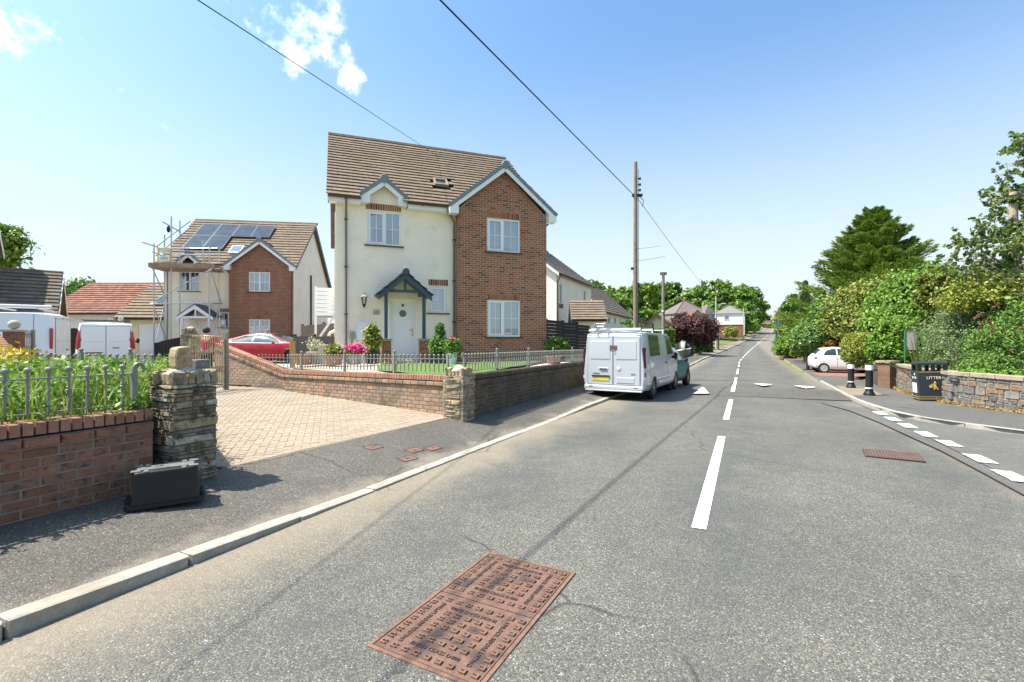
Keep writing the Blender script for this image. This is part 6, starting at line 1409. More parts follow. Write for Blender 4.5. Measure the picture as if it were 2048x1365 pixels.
# ------------------------------------------------------------------ vehicles: x forward, y left, z up, rear bumper at x = 0
def paint(name, c, metal=0.0): return M(name, [c], rough=.32, metal=metal, coat=.6, spec=.5)
class Car:
    def __init__(s, name, label, loc, rot, st, mat, L, group=None, cat='car', scale=1, nx=84):
        s.t = thing(name, label, cat, loc, rot, group, scale); s.st = np.array(st, float); s.mat = mat; s.L = L
        xs = np.linspace(st[0][0], st[-1][0], nx); P = np.stack([np.interp(xs, s.st[:,0], s.st[:,k]) for k in range(1,6)], 1)
        for _ in range(1): P[1:-1] = (P[:-2]+2*P[1:-1]+P[2:])/4
        s.xs = xs; s.P = P
    def ring(s, x):
        hw, z0, zb, hr, zr = [np.interp(x, s.xs, s.P[:,k]) for k in range(5)]
        return np.array([(0,z0),(hw*.8,z0),(hw*.96,z0+.09),(hw,z0+.5*(zb-z0)),(hw*.985,zb),(hw*.94*.5+hr*.5+.02,(zb+zr)/2+.01),(hr,zr-.09),(hr-.1,zr-.02),(0,zr+.02)])
    def S(s, x, t, off=0.0, side=1):
        c = s.ring(x); t = min(max(t, 0), 7.999); i = int(t); f = t-i
        p0, p1, p2, p3 = c[max(i-1,0)], c[i], c[i+1], c[min(i+2,8)]
        q = .5*((2*p1)+(p2-p0)*f+(2*p0-5*p1+4*p2-p3)*f*f+(3*p1-p0-3*p2+p3)*f**3)
        if off:
            d = .5*((p2-p0)+2*(2*p0-5*p1+4*p2-p3)*f+3*(3*p1-p0-3*p2+p3)*f*f); n = np.array([d[1], -d[0]]); n = n/(np.linalg.norm(n)+1e-9); q = q+n*off
        return (x, side*q[0], q[1])
    def body(s, arches=(), R=.36, sub=4):
        ts = np.linspace(0, 8, 8*sub+1); vs = []; fs = []; m = len(ts)
        for x in s.xs:
            for sd in (1, -1):
                for t in ts: vs.append(s.S(x, t, 0, sd))
        n2 = 2*m
        for i in range(len(s.xs)-1):
            for sd in (0, 1):
                for k in range(m-1):
                    a = i*n2+sd*m+k; f = (a, a+1, a+n2+1, a+n2)
                    c = [(vs[a][j]+vs[a+n2+1][j])/2 for j in range(3)]
                    if any((c[0]-ax)**2+(c[2]-az)**2 < R*R and abs(c[1]) > .45 for ax, az in arches): continue
                    fs.append(f if sd == 0 else f[::-1])
        for e in (0, len(s.xs)-1):
            b = e*n2; fs.append([b+k for k in range(m)]+[b+m+k for k in range(m-1, -1, -1)])
        s.bd = MB().add(vs, fs).build('body', s.mat, s.t, smooth=True)
        for ax, az in arches:
            for sd in (1, -1):
                v = []; f = []; n = 18
                for k in range(n+1):
                    a = math.pi*(k/n)*1.16-.08*math.pi
                    for r in (R-.055, R+.03):
                        x = ax+r*math.cos(a); z = az+r*math.sin(a); t_ = s.t_at(x, max(z, s.ring(x)[1][1]+.02)); p = s.S(x, t_, .006, sd); v.append(p)
                    v.append((v[-2][0], sd*.5, v[-2][2]))
                for k in range(n): f += [(3*k,3*k+1,3*k+4,3*k+3),(3*k+2,3*k,3*k+3,3*k+5)]
                MB().add(v, f).build('wheel_arch', getattr(s, 'archmat', s.mat), s.t, fix=False)
        MB().box(.25, s.L-.25, -.6, .6, s.P[:,1].min()-.04, s.P[:,1].min()+.1).build('underbody', m_rubber, s.t)
        for ax, az in arches: MB().box(ax-R, ax+R, -.5, .5, az-.05, az+R).build('wheel_well', m_rubber, s.t)
    def t_at(s, x, z):
        lo, hi = 1.2, 4.6
        for _ in range(18):
            m = (lo+hi)/2
            if s.S(x, m)[2] < z: lo = m
            else: hi = m
        return lo
    def patch(s, nm, mat, x0, x1, lo, hi, off=.006, nx=10, nt=6, sides=(1,-1), join=False, parent=None):
        objs = []; mb = MB()
        for sd in sides:
            v = []; f = []
            for i in range(nx+1):
                x = x0+(x1-x0)*i/nx; a = lo(x) if callable(lo) else lo; b = hi(x) if callable(hi) else hi
                for k in range(nt+1): v.append(s.S(x, a+(b-a)*k/nt, off, sd))
            for i in range(nx):
                for k in range(nt): a_ = i*(nt+1)+k; q = (a_, a_+1, a_+nt+2, a_+nt+1); f.append(q if sd > 0 else q[::-1])
            mb.add(v, f)
            if not join: objs.append(mb.build(nm, mat, parent or s.t, smooth=True, fix=False)); mb = MB()
        if join: objs.append(mb.build(nm, mat, parent or s.t, smooth=True, fix=False))
        return objs
    def wheels(s, pos, r=.32, y=.78, rim=None, spokes=8, steel=False):
        rim = rim or M('alloy', [(.5,.5,.52)], rough=.3, metal=.9)
        for x in pos:
            for sd in (1, -1):
                Mx = Matrix.Translation((x, sd*y, r)) @ Matrix.Rotation(-sd*math.pi/2, 4, 'X')
                w = MB().lathe([(r*.6,-.1),(r*.93,-.1),(r,-.07),(r,.07),(r*.93,.1),(r*.68,.1),(r*.66,.085)], 28, M=Mx).build('wheel', m_rubber, s.t, smooth=True)
                q = MB().lathe([(r*.66,.09),(r*.69,.10),(r*.69,.085),(r*.62,.06),(r*.15,.05),(.01,.05)], 28, M=Mx)
                q.build('rim', M('rim_dark', [(.04,.04,.045)], rough=.4, metal=.6) if not steel else rim, w, smooth=True); sp = MB()
                for k in range(spokes):
                    a = 2*math.pi*k/spokes; sp.box(.03, r*.66, -.022, .022, .055, .088, 0, Mx @ Matrix.Rotation(a, 4, 'Z'))
                sp.lathe([(.05,.05),(.05,.095),(.03,.1)], 12, M=Mx); sp.build('spokes', rim, w)
m_lamp_red = M('tail_lamp_red', [(.35,.015,.02)], rough=.15, coat=.5); m_lamp_dark = M('tail_lamp_smoked', [(.05,.012,.02)], rough=.12, coat=.5); m_lamp_clear = M('lamp_clear', [(.6,.6,.62)], rough=.1, coat=.5)
m_plate = M('plate_yellow', [(.75,.55,.05),(.45,.33,.06)], rough=.5, noise=(9,.05), coord='World'); m_crease = M('panel_crease_grey', [(.3,.31,.33)], rough=.6); m_gap = M('panel_gap', [(.03,.03,.035)], rough=.8)
VAN = [(0,.90,.36,1.0,.80,1.84),(.06,.955,.3,1.05,.845,1.93),(.5,.978,.26,1.1,.86,1.97),(3.1,.978,.25,1.12,.86,1.95),(3.55,.975,.25,1.12,.84,1.88),(4.25,.96,.25,1.08,.80,1.27),(4.8,.88,.28,.95,.66,1.02),(5.0,.7,.35,.7,.5,.8)]
def van(label, loc, rot, mat, badge=('VIVARO','CDTI'), smoked=True, scale=1, side_glass=True, tall_lamps=False, group=None, side_text=None, open_side=False):
    c = Car('parked_van', label, loc, rot, VAN, mat, 5.0, group, 'van', scale); c.archmat = mat
    c.body([(.95,.33),(4.1,.33)], .40); c.wheels((.95,4.1), .33, .86); t = c.t
    lamp = m_lamp_dark if smoked else m_lamp_red
    # rear face details (plane x about 0)
    yw = lambda z: float(np.interp(z, [.3,1.0,1.84],[.88,.89,.80]))
    def R_(nm, y0, y1, z0, z1, mt, d=.02, x=-.0, bev=.0, par=None): return MB().box(x-d, x+.03, y0, y1, z0, z1).build(nm, mt, par or t, bev=bev)
    db = R_('rear_door', .01, yw(1)-.1, .45, 1.80, mat, .018, bev=.015); R_('rear_door', -(yw(1)-.1), -.01, .45, 1.80, mat, .018, bev=.015)
    R_('door_gap', -.005, .005, .45, 1.84, m_gap, .012); R_('door_gap', -(yw(1)-.08), yw(1)-.08, .43, .445, m_gap, .008)
    for yy_ in (-(yw(1)-.1), yw(1)-.1): R_('door_gap', yy_-.004, yy_+.004, .43, 1.82, m_crease, .021)
    R_('door_gap', -(yw(1)-.1), yw(1)-.1, 1.80, 1.807, m_crease, .021)
    for sd in (1, -1):   # recessed window panel outline
        y0, y1 = (.09, .70) if sd > 0 else (-.70, -.09); z0, z1 = 1.18, 1.70
        R_('pressed_panel', y0, y1, z0, z1, mat, .027, bev=.009); R_('panel_crease', y0-.02, y1+.02, z0-.03, z0-.024, m_crease, .019)
        R_('tail_lamp', .775 if sd > 0 else -.955, .955 if sd > 0 else -.775, .93, 1.52, lamp, .05, .07, bev=.025) if not tall_lamps else MB().add([(.0,sd*.77,.85),(-.02,sd*.90,.85),(.03,sd*.965,.85),(-.01,sd*.72,1.62),(-.0,sd*.80,1.66),(.05,sd*.88,1.62),(-.02,sd*.76,1.25),(-.03,sd*.87,1.25),(.03,sd*.94,1.25)],[(0,1,7,6),(6,7,4,3),(1,2,8,7),(7,8,5,4),(0,3,5,2)]).build('tail_lamp', m_lamp_red, t)
        if not tall_lamps:
            R_('tail_lamp', .79 if sd > 0 else -.95, .95 if sd > 0 else -.79, .70, .82, m_lamp_red, .045, .07, bev=.01); R_('reverse_lamp', .79 if sd > 0 else -.95, .95 if sd > 0 else -.79, .60, .695, m_lamp_clear, .045, .07, bev=.01)
            R_('reflector', .62 if sd > 0 else -.74, .74 if sd > 0 else -.62, .385, .41, m_lamp_red, .055)
    MB().box(-.05,.2,-.90,.90,.30,.44).build('bumper', mat, t, bev=.04); MB().box(-.055,.1,-.86,.86,.27,.31).build('bumper_step', m_lamp_clear if smoked else m_black, t, bev=.01)
    R_('brake_lamp', -.0+.02 if smoked else -.2, .30 if smoked else .2, 1.835, 1.885, m_lamp_red if not smoked else m_lamp_dark, .01, .035)
    R_('roof_lip', -.8, .8, 1.84, 1.9, mat, .05, .06, bev=.02)
    R_('number_plate', .12, .64, .56, .67, m_plate, .028); R_('plate_light_bar', .10, .66, .68, .72, m_gap if smoked else m_black, .045, bev=.008)
    hy = .30 if smoked else -.32
    R_('handle_recess', hy-.16, hy+.16, .86, .95, mat, .032, bev=.03); R_('handle', hy-.11, hy+.11, .885, .92, m_black, .05, bev=.01)
    if smoked:
        R_('step_recess', -.64, -.1, .50, .68, mat, .03, bev=.02)
        MB().lathe([(.055,0),(.055,.012),(.045,.014)], 20, M=Matrix.Translation((-.02,-.17,.92)) @ Matrix.Rotation(-math.pi/2,4,'Y')).build('badge', m_lamp_clear, t)
        for tx, y_ in ((badge[0], .52), (badge[1], -.60)): text_mesh(tx, .062, M('badge_grey', [(.25,.26,.28)], rough=.3, metal=.6), .003, 'lettering', t, Matrix.Translation((-.022,y_,.765)) @ Matrix.Rotation(-math.pi/2,4,'Z') @ Matrix.Rotation(math.pi/2,4,'X'))
        MB().box(-.032,-.02,-.13,.10,1.44,1.57).build('lock_plate', m_rust, t); MB().tube([(-.05,-.05,1.46),(-.06,-.03,1.42),(-.05,-.0,1.46)],.01,6).build('padlock', m_steel, t)
    glx = M('van_side_glass', [(.03,.035,.037)], rough=.08, coat=.0, spec=.35)
    if side_glass: c.patch('side_window', glx, .55, 1.75, 4.35, 6.0, .007, 8, 5); c.patch('front_window', glx, 2.75, 3.75, 4.35, lambda x: 6.0 if x < 3.3 else 6.0-(x-3.3)*1.5, .007, 8, 5)
    c.patch('windscreen', glx, 3.62, 4.2, 6.0, 8, .006, 6, 6, join=True)
    for x in (.45, 1.95, 2.68): c.patch('door_gap', m_gap, x, x+.012, 2.0, 6.2, .004, 1, 14)
    c.patch('side_moulding', mat, 1.4, 3.6, 2.15, 2.6, .02, 6, 2)
    for sd in (1,-1): MB().ball((3.45,sd*1.08,1.2),.1,8,6,0,(.7,.8,1.3)).box(3.4,3.5,sd*1.0-.06,sd*1.0+.06,1.12,1.2).build('mirror', m_black, t); MB().box(2.35,2.55,sd*.985-.015,sd*.985+.015,1.0,1.04).build('handle', m_black, t)
    return c, t
m_silver = paint('van_silver_white', (.52,.54,.57), .15); m_vwhite = paint('van_white', (.74,.76,.78))
yaw = math.degrees(math.atan2(.8994,.4371))
rb = Vector(gp(1293,806)); lb = rb+Vector((-.8994,.4371,0))*1.78; mid = (rb+lb)/2
vc, vt = van('silver white van with a smoked lamps and ladder rack parked half on the kerb', (mid.x, mid.y+.1, H(12.5)-.01), yaw-4.0, m_silver, scale=(1.0,.95,.99))
vt['label'] = 'silver white van with dark lamps and a ladder rack parked at the left kerb'
# roof rack and ladders (ladders are their own things)
rk_ = MB()
for x in (.25,1.6,3.0): rk_.box(x-.02,x+.02,-.78,.78,2.04,2.07).box(x-.015,x+.015,-.76,-.72,1.95,2.05).box(x-.015,x+.015,.72,.76,1.95,2.05)
rk_.build('roof_bar', m_lamp_clear, vt); MB().box(.05,.2,-.8,.8,1.975,2.03).build('wind_deflector', m_silver, vt, bev=.02)
cage = MB(); cage.tube([(.2,-.78,1.98),(.22,-.78,2.2),(.3,-.78,2.24),(1.5,-.78,2.24),(1.55,-.78,2.2),(1.56,-.78,1.98)],.018,6)
for i in range(8): cage.tube([(.4+i*.15,-.78,2.24),(.4+i*.15,-.78,2.1)],.01,5)
cage.tube([(.22,-.78,2.1),(1.56,-.78,2.1)],.012,5).build('rack_side', m_black, vt)
def ladder(lbl, y, z, x0, L, rot=0):
    t = thing('ladder', lbl, 'ladder', tuple(mw(vt) @ Vector((x0,y,z))), yaw, 'ladders tied on the van roof', (.93,.92,.95))
    for s in (-1, 1): MB().box(0,L,s*.17-.012,s*.17+.012,-.035,.035).build('stile', m_lad, t)
    me = MB().tube([(0,-.16,0),(0,.16,0)],.014,6).mesh('rung', m_lad)
    for i in range(int(L/.28)): o = bpy.data.objects.new('rung', me); COL.objects.link(o); o.parent = t; o.location = (.12+i*.28,0,0)
    return t
m_lad = M('ladder_aluminium', [(.42,.42,.4)], rough=.45, metal=.5, noise=(8,.15))
ladder('aluminium ladder lying lowest on the van roof rack', .42, 2.12, -.1, 3.2); ladder('aluminium ladder stacked on top on the van roof rack', .40, 2.2, -.05, 2.9)
# the two white vans in the yard
def deg(dx, dy): return math.degrees(math.atan2(dy, dx))
y = 20.0; c = Vector((X_(212,y),y,0)); van('plain white van with tall red lamps seen from behind, beyond the weeds', (c.x,c.y,.36), deg(-.62,.78), m_vwhite, smoked=False, tall_lamps=True, side_glass=False, group='white vans in the yard')
cr = Vector((X_(108,14.6),14.6,0)); hd = Vector((-.86,-.51,0)).normalized()
v2c, v2 = van('white van at the left edge with its side towards the road and lettering', (cr.x+hd.y*.9,cr.y-hd.x*.9-.0,.30), deg(hd.x,hd.y), m_vwhite, smoked=False, side_glass=False, group='white vans in the yard')
v2.scale = (1,1,1.08)
text_mesh('RENAULT', .12, m_gap, .002, 'lettering', v2, Matrix.Translation((.62,1.0,.98)) @ Matrix.Rotation(math.pi,4,'Z') @ Matrix.Rotation(math.pi/2,4,'X'))
MB().box(1.55,2.7,.93,.99,.95,1.78).build('open_door_hole', m_room, v2)
for vv, in ((v2,),): 
    for x in (.4,1.3,2.3): MB().box(x-.02,x+.02,-.75,.75,2.05,2.09).build('roof_bar', m_lamp_clear, vv)
    MB().tube([(.1,.7,2.12),(3.2,.7,2.14)],.05,8).build('roof_tube', m_lamp_clear, vv)
bb = bpy.data.objects['parked_van.001']
for x in (.35,1.5): MB().box(x-.02,x+.02,-.8,.8,2.05,2.08).build('roof_bar', m_black, bb)
MB().tube([(.2,-.1,2.12),(3,-.1,2.12)],.04,8).build('roof_tube', m_lamp_clear, bb); MB().lathe([(.1,0),(.11,.05),(.1,.16),(.05,.18)],12,(.35,-.48,2.06)).build('beacon', m_steel, bb, smooth=True)
# teal car
def side_gaps(c, xs, lo=2.0, hi=6.2):
    for x in xs: c.patch('door_gap', m_gap, x, x+.012, lo, hi, .004, 1, 14)
SUV = [(0,.72,.45,.8,.6,.95),(.08,.86,.35,.95,.7,1.1),(.3,.9,.3,1.0,.66,1.42),(.7,.91,.27,1.02,.64,1.57),(1.6,.91,.26,1.0,.66,1.6),(2.3,.91,.26,.98,.64,1.56),(2.95,.9,.26,.97,.68,1.16),(3.3,.89,.27,.95,.72,1.02),(3.9,.84,.3,.85,.6,.88),(4.15,.65,.4,.65,.45,.7)]
m_teal = M('car_teal', [(.0,.13,.155)], rough=.45, coat=.08, spec=.3)
ty = 17.6; gy_ = Vector((X_(1384,19.6),19.6,0)); g0 = gy_-Vector((.4371,.8994,0))*4.15+Vector((-.8994,.4371,0))*.83
tcar = Car('parked_car', 'teal compact car with black wheel arches parked ahead of the silver white van', (g0.x-.45,g0.y+.0,H(18)), yaw-6, SUV, m_teal, 4.15, None, 'car', (1,.95,.98)); tcar.archmat = m_black
tcar.body([(.78,.33),(3.35,.33)], .41); tcar.wheels((.78,3.35), .33, .81, spokes=5)
gl = M('car_side_glass', [(.025,.035,.035)], rough=.05, coat=.4, spec=.6)
tcar.patch('side_window', gl, .55, 1.55, 4.2, 6.1); tcar.patch('side_window', gl, 1.62, 2.6, 4.2, lambda x: 6.1 if x < 2.1 else 6.1-(x-2.1)*1.9); tcar.patch('windscreen', gl, 2.42, 3.0, 6.1, 8, join=True); tcar.patch('rear_window', gl, .2, .5, 6.3, 8, join=True); side_gaps(tcar, (1.58, 2.55)); tcar.patch('sill_trim', m_black, .3, 3.9, 1.2, 2.3, .006)
for sd in (1,-1): MB().ball((2.55,sd*1.0,1.06),.1,8,6,0,(.7,1,.8)).build('mirror', m_black, tcar.t); MB().box(1.7,1.9,sd*.9-.02,sd*.9+.02,.93,.96).build('handle', m_black, tcar.t); MB().box(-.02,.06,.5*sd if sd>0 else -.8,.8 if sd>0 else -.5,.85,.97).build('tail_lamp', m_lamp_red, tcar.t)
# red saloon
SED = [(0,.66,.5,.75,.58,.86),(.08,.82,.33,.86,.7,1.0),(.45,.9,.26,.92,.74,1.1),(.85,.92,.22,.94,.68,1.17),(1.45,.93,.2,.93,.6,1.34),(2.1,.93,.2,.92,.6,1.42),(2.7,.93,.2,.91,.6,1.38),(3.35,.92,.2,.91,.68,1.13),(3.7,.91,.2,.9,.76,1.0),(4.3,.87,.24,.8,.7,.86),(4.67,.66,.36,.6,.5,.66)]
m_red = paint('car_red', (.42,.012,.02), .15)
yR = 21.5
rc = Car('parked_car', 'red saloon car parked behind the railing in the yard', (X_(424,yR+.4),yR+1.2,.52), -3, SED, m_red, 4.67, None, 'car'); rc.body([(.98,.33),(3.8,.33)], .39); rc.wheels((.98,3.8), .33, .8, spokes=7)
chrome = M('chrome', [(.75,.75,.76)], rough=.12, metal=1)
wl_lo = lambda x: 4.15; wl_hi = lambda x: float(np.interp(x, [.95,1.15,1.5,2.4,3.0,3.35],[4.5,5.3,6.0,6.1,5.4,4.3]))
rc.patch('window_trim', chrome, .9, 3.42, 4.05, lambda x: float(np.interp(x, [.9,1.1,1.45,2.4,3.05,3.42],[4.15,5.5,6.25,6.35,5.6,4.2])), .005, 16, 4)
rc.patch('side_window', gl, 1.0, 1.95, 4.2, wl_hi, .009, 8, 4); rc.patch('side_window', gl, 2.02, 3.28, 4.2, wl_hi, .009, 10, 4); rc.patch('windscreen', gl, 2.75, 3.6, 6.4, 8, join=True); side_gaps(rc, (1.15, 2.0, 3.3), 2.0, 4.1)
for sd in (1,-1): MB().box(1.35,1.55,sd*.925-.02,sd*.925+.02,.82,.85).box(2.25,2.45,sd*.925-.02,sd*.925+.02,.81,.84).build('handle', m_red, rc.t); MB().ball((3.05,sd*1.02,.97),.09,8,6,0,(.8,1,.7)).build('mirror', m_red, rc.t); MB().box(-.0,.25,.6*sd if sd>0 else -.87,.87 if sd>0 else -.6,.82,.94).build('tail_lamp', m_lamp_red, rc.t); MB().box(3.55,3.85,sd*.93-.01,sd*.93+.012,.66,.69).build('vent_trim', chrome, rc.t)
# small white hatchback on the right
FI = [(0,.62,.42,.75,.48,.85),(.07,.78,.3,.86,.58,1.0),(.28,.81,.25,.93,.56,1.28),(.5,.815,.22,.95,.56,1.42),(1.2,.82,.2,.95,.58,1.49),(1.8,.82,.2,.94,.57,1.45),(2.55,.81,.2,.93,.62,1.06),(2.75,.8,.22,.91,.66,.99),(3.3,.74,.26,.8,.5,.84),(3.55,.55,.38,.6,.4,.66)]
m_wh = paint('car_white', (.76,.76,.75)); x, y, z = gp(1622,746,.075)
fc = Car('parked_car', 'small white rounded hatchback reversing out behind the bollards', (x+.42,y+.75,z), -20, FI, m_wh, 3.55, None, 'car', .93); fc.body([(.52,.29),(2.82,.29)], .345); fc.wheels((.52,2.82), .29, .72, rim=M('wheel_trim', [(.5,.52,.54)], rough=.35, metal=.4), spokes=9, steel=True)
fc.patch('side_window', gl, .52, 1.15, 4.25, lambda x: float(np.interp(x,[.52,.72,1.0],[4.4,5.7,6.15])), .008); fc.patch('side_window', gl, 1.22, 2.3, 4.25, lambda x: 6.15 if x < 1.8 else 6.15-(x-1.8)*2.6, .008); fc.patch('windscreen', gl, 1.95, 2.6, 6.3, 8, join=True); fc.patch('rear_window', gl, .14, .42, 6.2, 8, join=True); side_gaps(fc, (1.18,), 2.0, 6.1)
for sd in (1,-1): MB().box(1.3,1.5,sd*.815-.02,sd*.815+.022,.84,.865).build('handle', chrome, fc.t); fc.patch('tail_lamp', m_lamp_red, .06, .19, 3.75, 4.6, .012, 3, 3, sides=(sd,)); MB().ball((2.2,sd*.92,1.0),.08,8,6,0,(.8,1,.7)).build('mirror', m_wh, fc.t)
# dark blue car, front towards the camera, up the hill
x = X_(1381,60); bc = Car('parked_car', 'dark blue car facing the road in a driveway by the pale walls', (x+1.6,63.5,H(60)+.3), -112, SUV, paint('car_blue', (.01,.025,.09), .3), 4.15, None, 'car', .95); bc.body([(.78,.33),(3.35,.33)], .4); bc.wheels((.78,3.35), .33, .8, spokes=5)
bc.patch('windscreen', gl, 2.42, 3.0, 6.1, 8, join=True); bc.patch('side_window', gl, .6, 2.5, 4.2, 6.0)
for sd in (1,-1): MB().box(3.75,4.0,.45*sd if sd>0 else -.75,.75 if sd>0 else -.45,.68,.8).build('headlight', m_lamp_clear, bc.t)
# ------------------------------------------------------------------ person in red by the gate
def person():
    y = 15.5; t = thing('person', 'person in a red top with dark hair bending beyond the metal gate', 'person', (X_(413,y),y,.30), 195)
    def skin(pts, edges, rad, mat, nm):
        me = bpy.data.meshes.new(nm); me.from_pydata(pts, edges, []); me.materials.append(mat); o = bpy.data.objects.new(nm, me); COL.objects.link(o); o.parent = t
        m_ = o.modifiers.new('skin','SKIN'); m_.use_smooth_shade = True
        for i, r in enumerate(rad): me.skin_vertices[0].data[i].radius = (r, r)
        me.skin_vertices[0].data[0].use_root = True; s_ = o.modifiers.new('sub','SUBSURF'); s_.levels = 1; s_.render_levels = 1; return o
    Pt = [(0,0,.92),(0,-.02,1.1),(.02,-.1,1.32),(.04,-.15,1.42),(.06,-.2,1.52),(.07,-.22,1.62),(-.2,-.1,1.36),(-.3,-.2,1.12),(-.2,-.4,.98),(.24,-.1,1.36),(.33,-.22,1.12),(.22,-.4,1.0),(-.1,0,.85),(-.11,-.02,.48),(-.11,.02,.06),(-.11,-.1,.03),(.1,0,.85),(.11,-.02,.48),(.11,.02,.06),(.11,-.1,.03)]
    E_ = [(0,1),(1,2),(2,3),(3,4),(4,5),(2,6),(6,7),(7,8),(2,9),(9,10),(10,11),(0,12),(12,13),(13,14),(14,15),(0,16),(16,17),(17,18),(18,19)]
    skin(Pt, E_, [.15,.13,.15,.06,.09,.08,.065,.045,.035,.065,.045,.035,.09,.06,.045,.04,.09,.06,.045,.04], M('skin_tone', [(.5,.3,.22)], rough=.6), 'body')
    skin([(0,0,.9),(0,-.02,1.1),(.02,-.1,1.34),(-.21,-.1,1.36),(-.3,-.2,1.14),(.25,-.1,1.36),(.33,-.22,1.14)], [(0,1),(1,2),(2,3),(3,4),(2,5),(5,6)], [.17,.155,.17,.085,.065,.085,.065], M('red_cloth', [(.6,.01,.06)], rough=.9), 'red_top')
    skin([(0,0,.93),(-.1,0,.83),(-.11,-.02,.48),(-.11,.02,.1),(.1,0,.83),(.11,-.02,.48),(.11,.02,.1)], [(0,1),(1,2),(2,3),(0,4),(4,5),(5,6)], [.17,.11,.08,.065,.11,.08,.065], M('dark_cloth', [(.02,.02,.03)], rough=.9), 'trousers')
    MB().ball((.065,-.19,1.6),.115,12,8,0,(1,1,1.05)).build('hair', M('dark_hair', [(.02,.014,.01)], rough=.7), t, smooth=True); MB().ball((.065,-.25,1.56),.095,10,8).build('face', M('skin_tone', [(.5,.3,.22)]), t, smooth=True)
person()
# ------------------------------------------------------------------ vegetation
def leaf_field(name, mat, centers, n_vec, size, parent=None, rng_=None, aspect=.55, seed=0, tilt=.9):
    """one pointed leaf (2 triangles) at each centre, oriented around n_vec with scatter"""
    g = np.random.default_rng(seed); n = len(centers)
    nv = n_vec+g.normal(0, tilt, (n,3)); nv /= np.linalg.norm(nv, axis=1, keepdims=True)+1e-9
    a = g.normal(0,1,(n,3)); u = np.cross(nv, a); u /= np.linalg.norm(u, axis=1, keepdims=True)+1e-9; w = np.cross(nv, u)
    s = size*1.3*(g.uniform(.6,1.3,(n,1))); V = np.empty((n,4,3)); V[:,0] = centers-u*s; V[:,1] = centers+w*s*aspect; V[:,2] = centers+u*s; V[:,3] = centers-w*s*aspect
    V[:,1] += nv*s*.15; V[:,3] += nv*s*.15
    Q = np.arange(4*n).reshape(n,4); return np_mesh(name, V.reshape(-1,3), Q, mat, parent)
def crown_pts(lobes, n, seed=0, clump=.22, per=26, shell=.35, gaps=.0):
    g = np.random.default_rng(seed); L = np.array(lobes, float); area = (L[:,3]*L[:,4]+L[:,4]*L[:,5]+L[:,3]*L[:,5]); pr = area/area.sum()
    nc = max(8, n//per); k = g.choice(len(L), nc, p=pr); d = g.normal(0,1,(nc,3)); d /= np.linalg.norm(d, axis=1, keepdims=True)
    r = 1-np.abs(g.normal(0, shell, nc))*.9; r = np.clip(r, .1, 1.08); c = L[k,:3]+d*L[k,3:6]*r[:,None]
    if gaps: keep = g.uniform(0,1,nc) > gaps; c, d, k = c[keep], d[keep], k[keep]; nc = len(c)
    idx = g.integers(0, nc, n); sc_ = np.minimum(L[k,3:6].mean(1), 3.0)*clump; sc_ = sc_*g.uniform(.5,1.3,nc)
    p = c[idx]+g.normal(0,1,(n,3))*sc_[idx][:,None]*np.array([1,1,.75]); nv = d[idx]*.8+np.array([0,0,.6]); return p, nv
def tree(name, label, cat, loc, lobes, n, size, mat, trunk=None, seed=0, group=None, clump=.22, bark=None, aspect=.55, per=26, gaps=0, part='crown', tilt=.9, branches=True, shell=.35):
    t = thing(name, label, cat, loc, 0, group); p, nv = crown_pts(lobes, n, seed, clump, per, gaps=gaps, shell=shell); p = p[p[:,2] > .03]; nv = nv[:len(p)]
    leaf_field(part, mat, p, nv, size, t, seed=seed, aspect=aspect, tilt=tilt)
    if trunk:
        h, r = trunk; g = random.Random(seed); mb = MB(); mb.tube([(0,0,-.3),(g.uniform(-.05,.05)*h,g.uniform(-.03,.03)*h,h*.5),(0,0,h)],[r*1.25,r*.9,r*.55],8)
        if branches:
            for lb in lobes[:9]: c = Vector(lb[:3]); s_ = Vector((0,0,h*g.uniform(.45,.9))); m_ = s_.lerp(c,.5)+Vector((0,0,.1)); mb.tube([s_,m_,c],[r*.45,r*.28,r*.08],6)
        mb.build('trunk', bark or m_bark, t, smooth=True)
    return t
m_bark = M('bark', [(.12,.09,.065),(.17,.13,.1)], rough=.95, noise=(4,.3), bump=(20,1))
m_bark_pale = M('bark_pale', [(.5,.44,.36),(.32,.27,.22)], rough=.8, noise=(3,.3), bump=(14,.6))
LG = leaf_mat('leaf_bright_green', [(0.131,0.253,0.0281),(0.178,0.309,0.0374),(0.0936,0.187,0.0234),(0.206,0.318,0.0468),(0.112,0.225,0.0281)])
LM = leaf_mat('leaf_mid_green', [(0.101,0.202,0.0315),(0.139,0.252,0.0378),(0.0756,0.158,0.0252),(0.164,0.265,0.0504)])
LD = leaf_mat('leaf_dark_green', [(0.0585,0.13,0.026),(0.0845,0.169,0.0325),(0.0455,0.104,0.0234),(0.117,0.182,0.039)])
LY = leaf_mat('leaf_yellow_green', [(0.239,0.276,0.0368),(0.304,0.313,0.046),(0.166,0.23,0.0276),(0.35,0.331,0.0644),(0.147,0.202,0.0276)])
LC = leaf_mat('leaf_cypress', [(0.152,0.244,0.0381),(0.213,0.305,0.0457),(0.0915,0.16,0.0305),(0.26,0.336,0.0534),(0.129,0.213,0.0381)], rough=.7, trans=.2)
LP = leaf_mat('leaf_purple', [(.075,.03,.03),(.11,.045,.04),(.05,.022,.028),(.16,.07,.06)])
LO = leaf_mat('leaf_orange', [(.35,.14,.03),(.4,.2,.05),(.22,.15,.03),(.3,.22,.05)])
LS = leaf_mat('leaf_grey_green', [(0.149,0.23,0.081),(0.189,0.27,0.108),(0.108,0.176,0.0607),(0.23,0.297,0.135)])
LB = leaf_mat('leaf_birch', [(0.096,0.18,0.036),(0.132,0.228,0.042),(0.072,0.132,0.03),(0.228,0.252,0.06)])
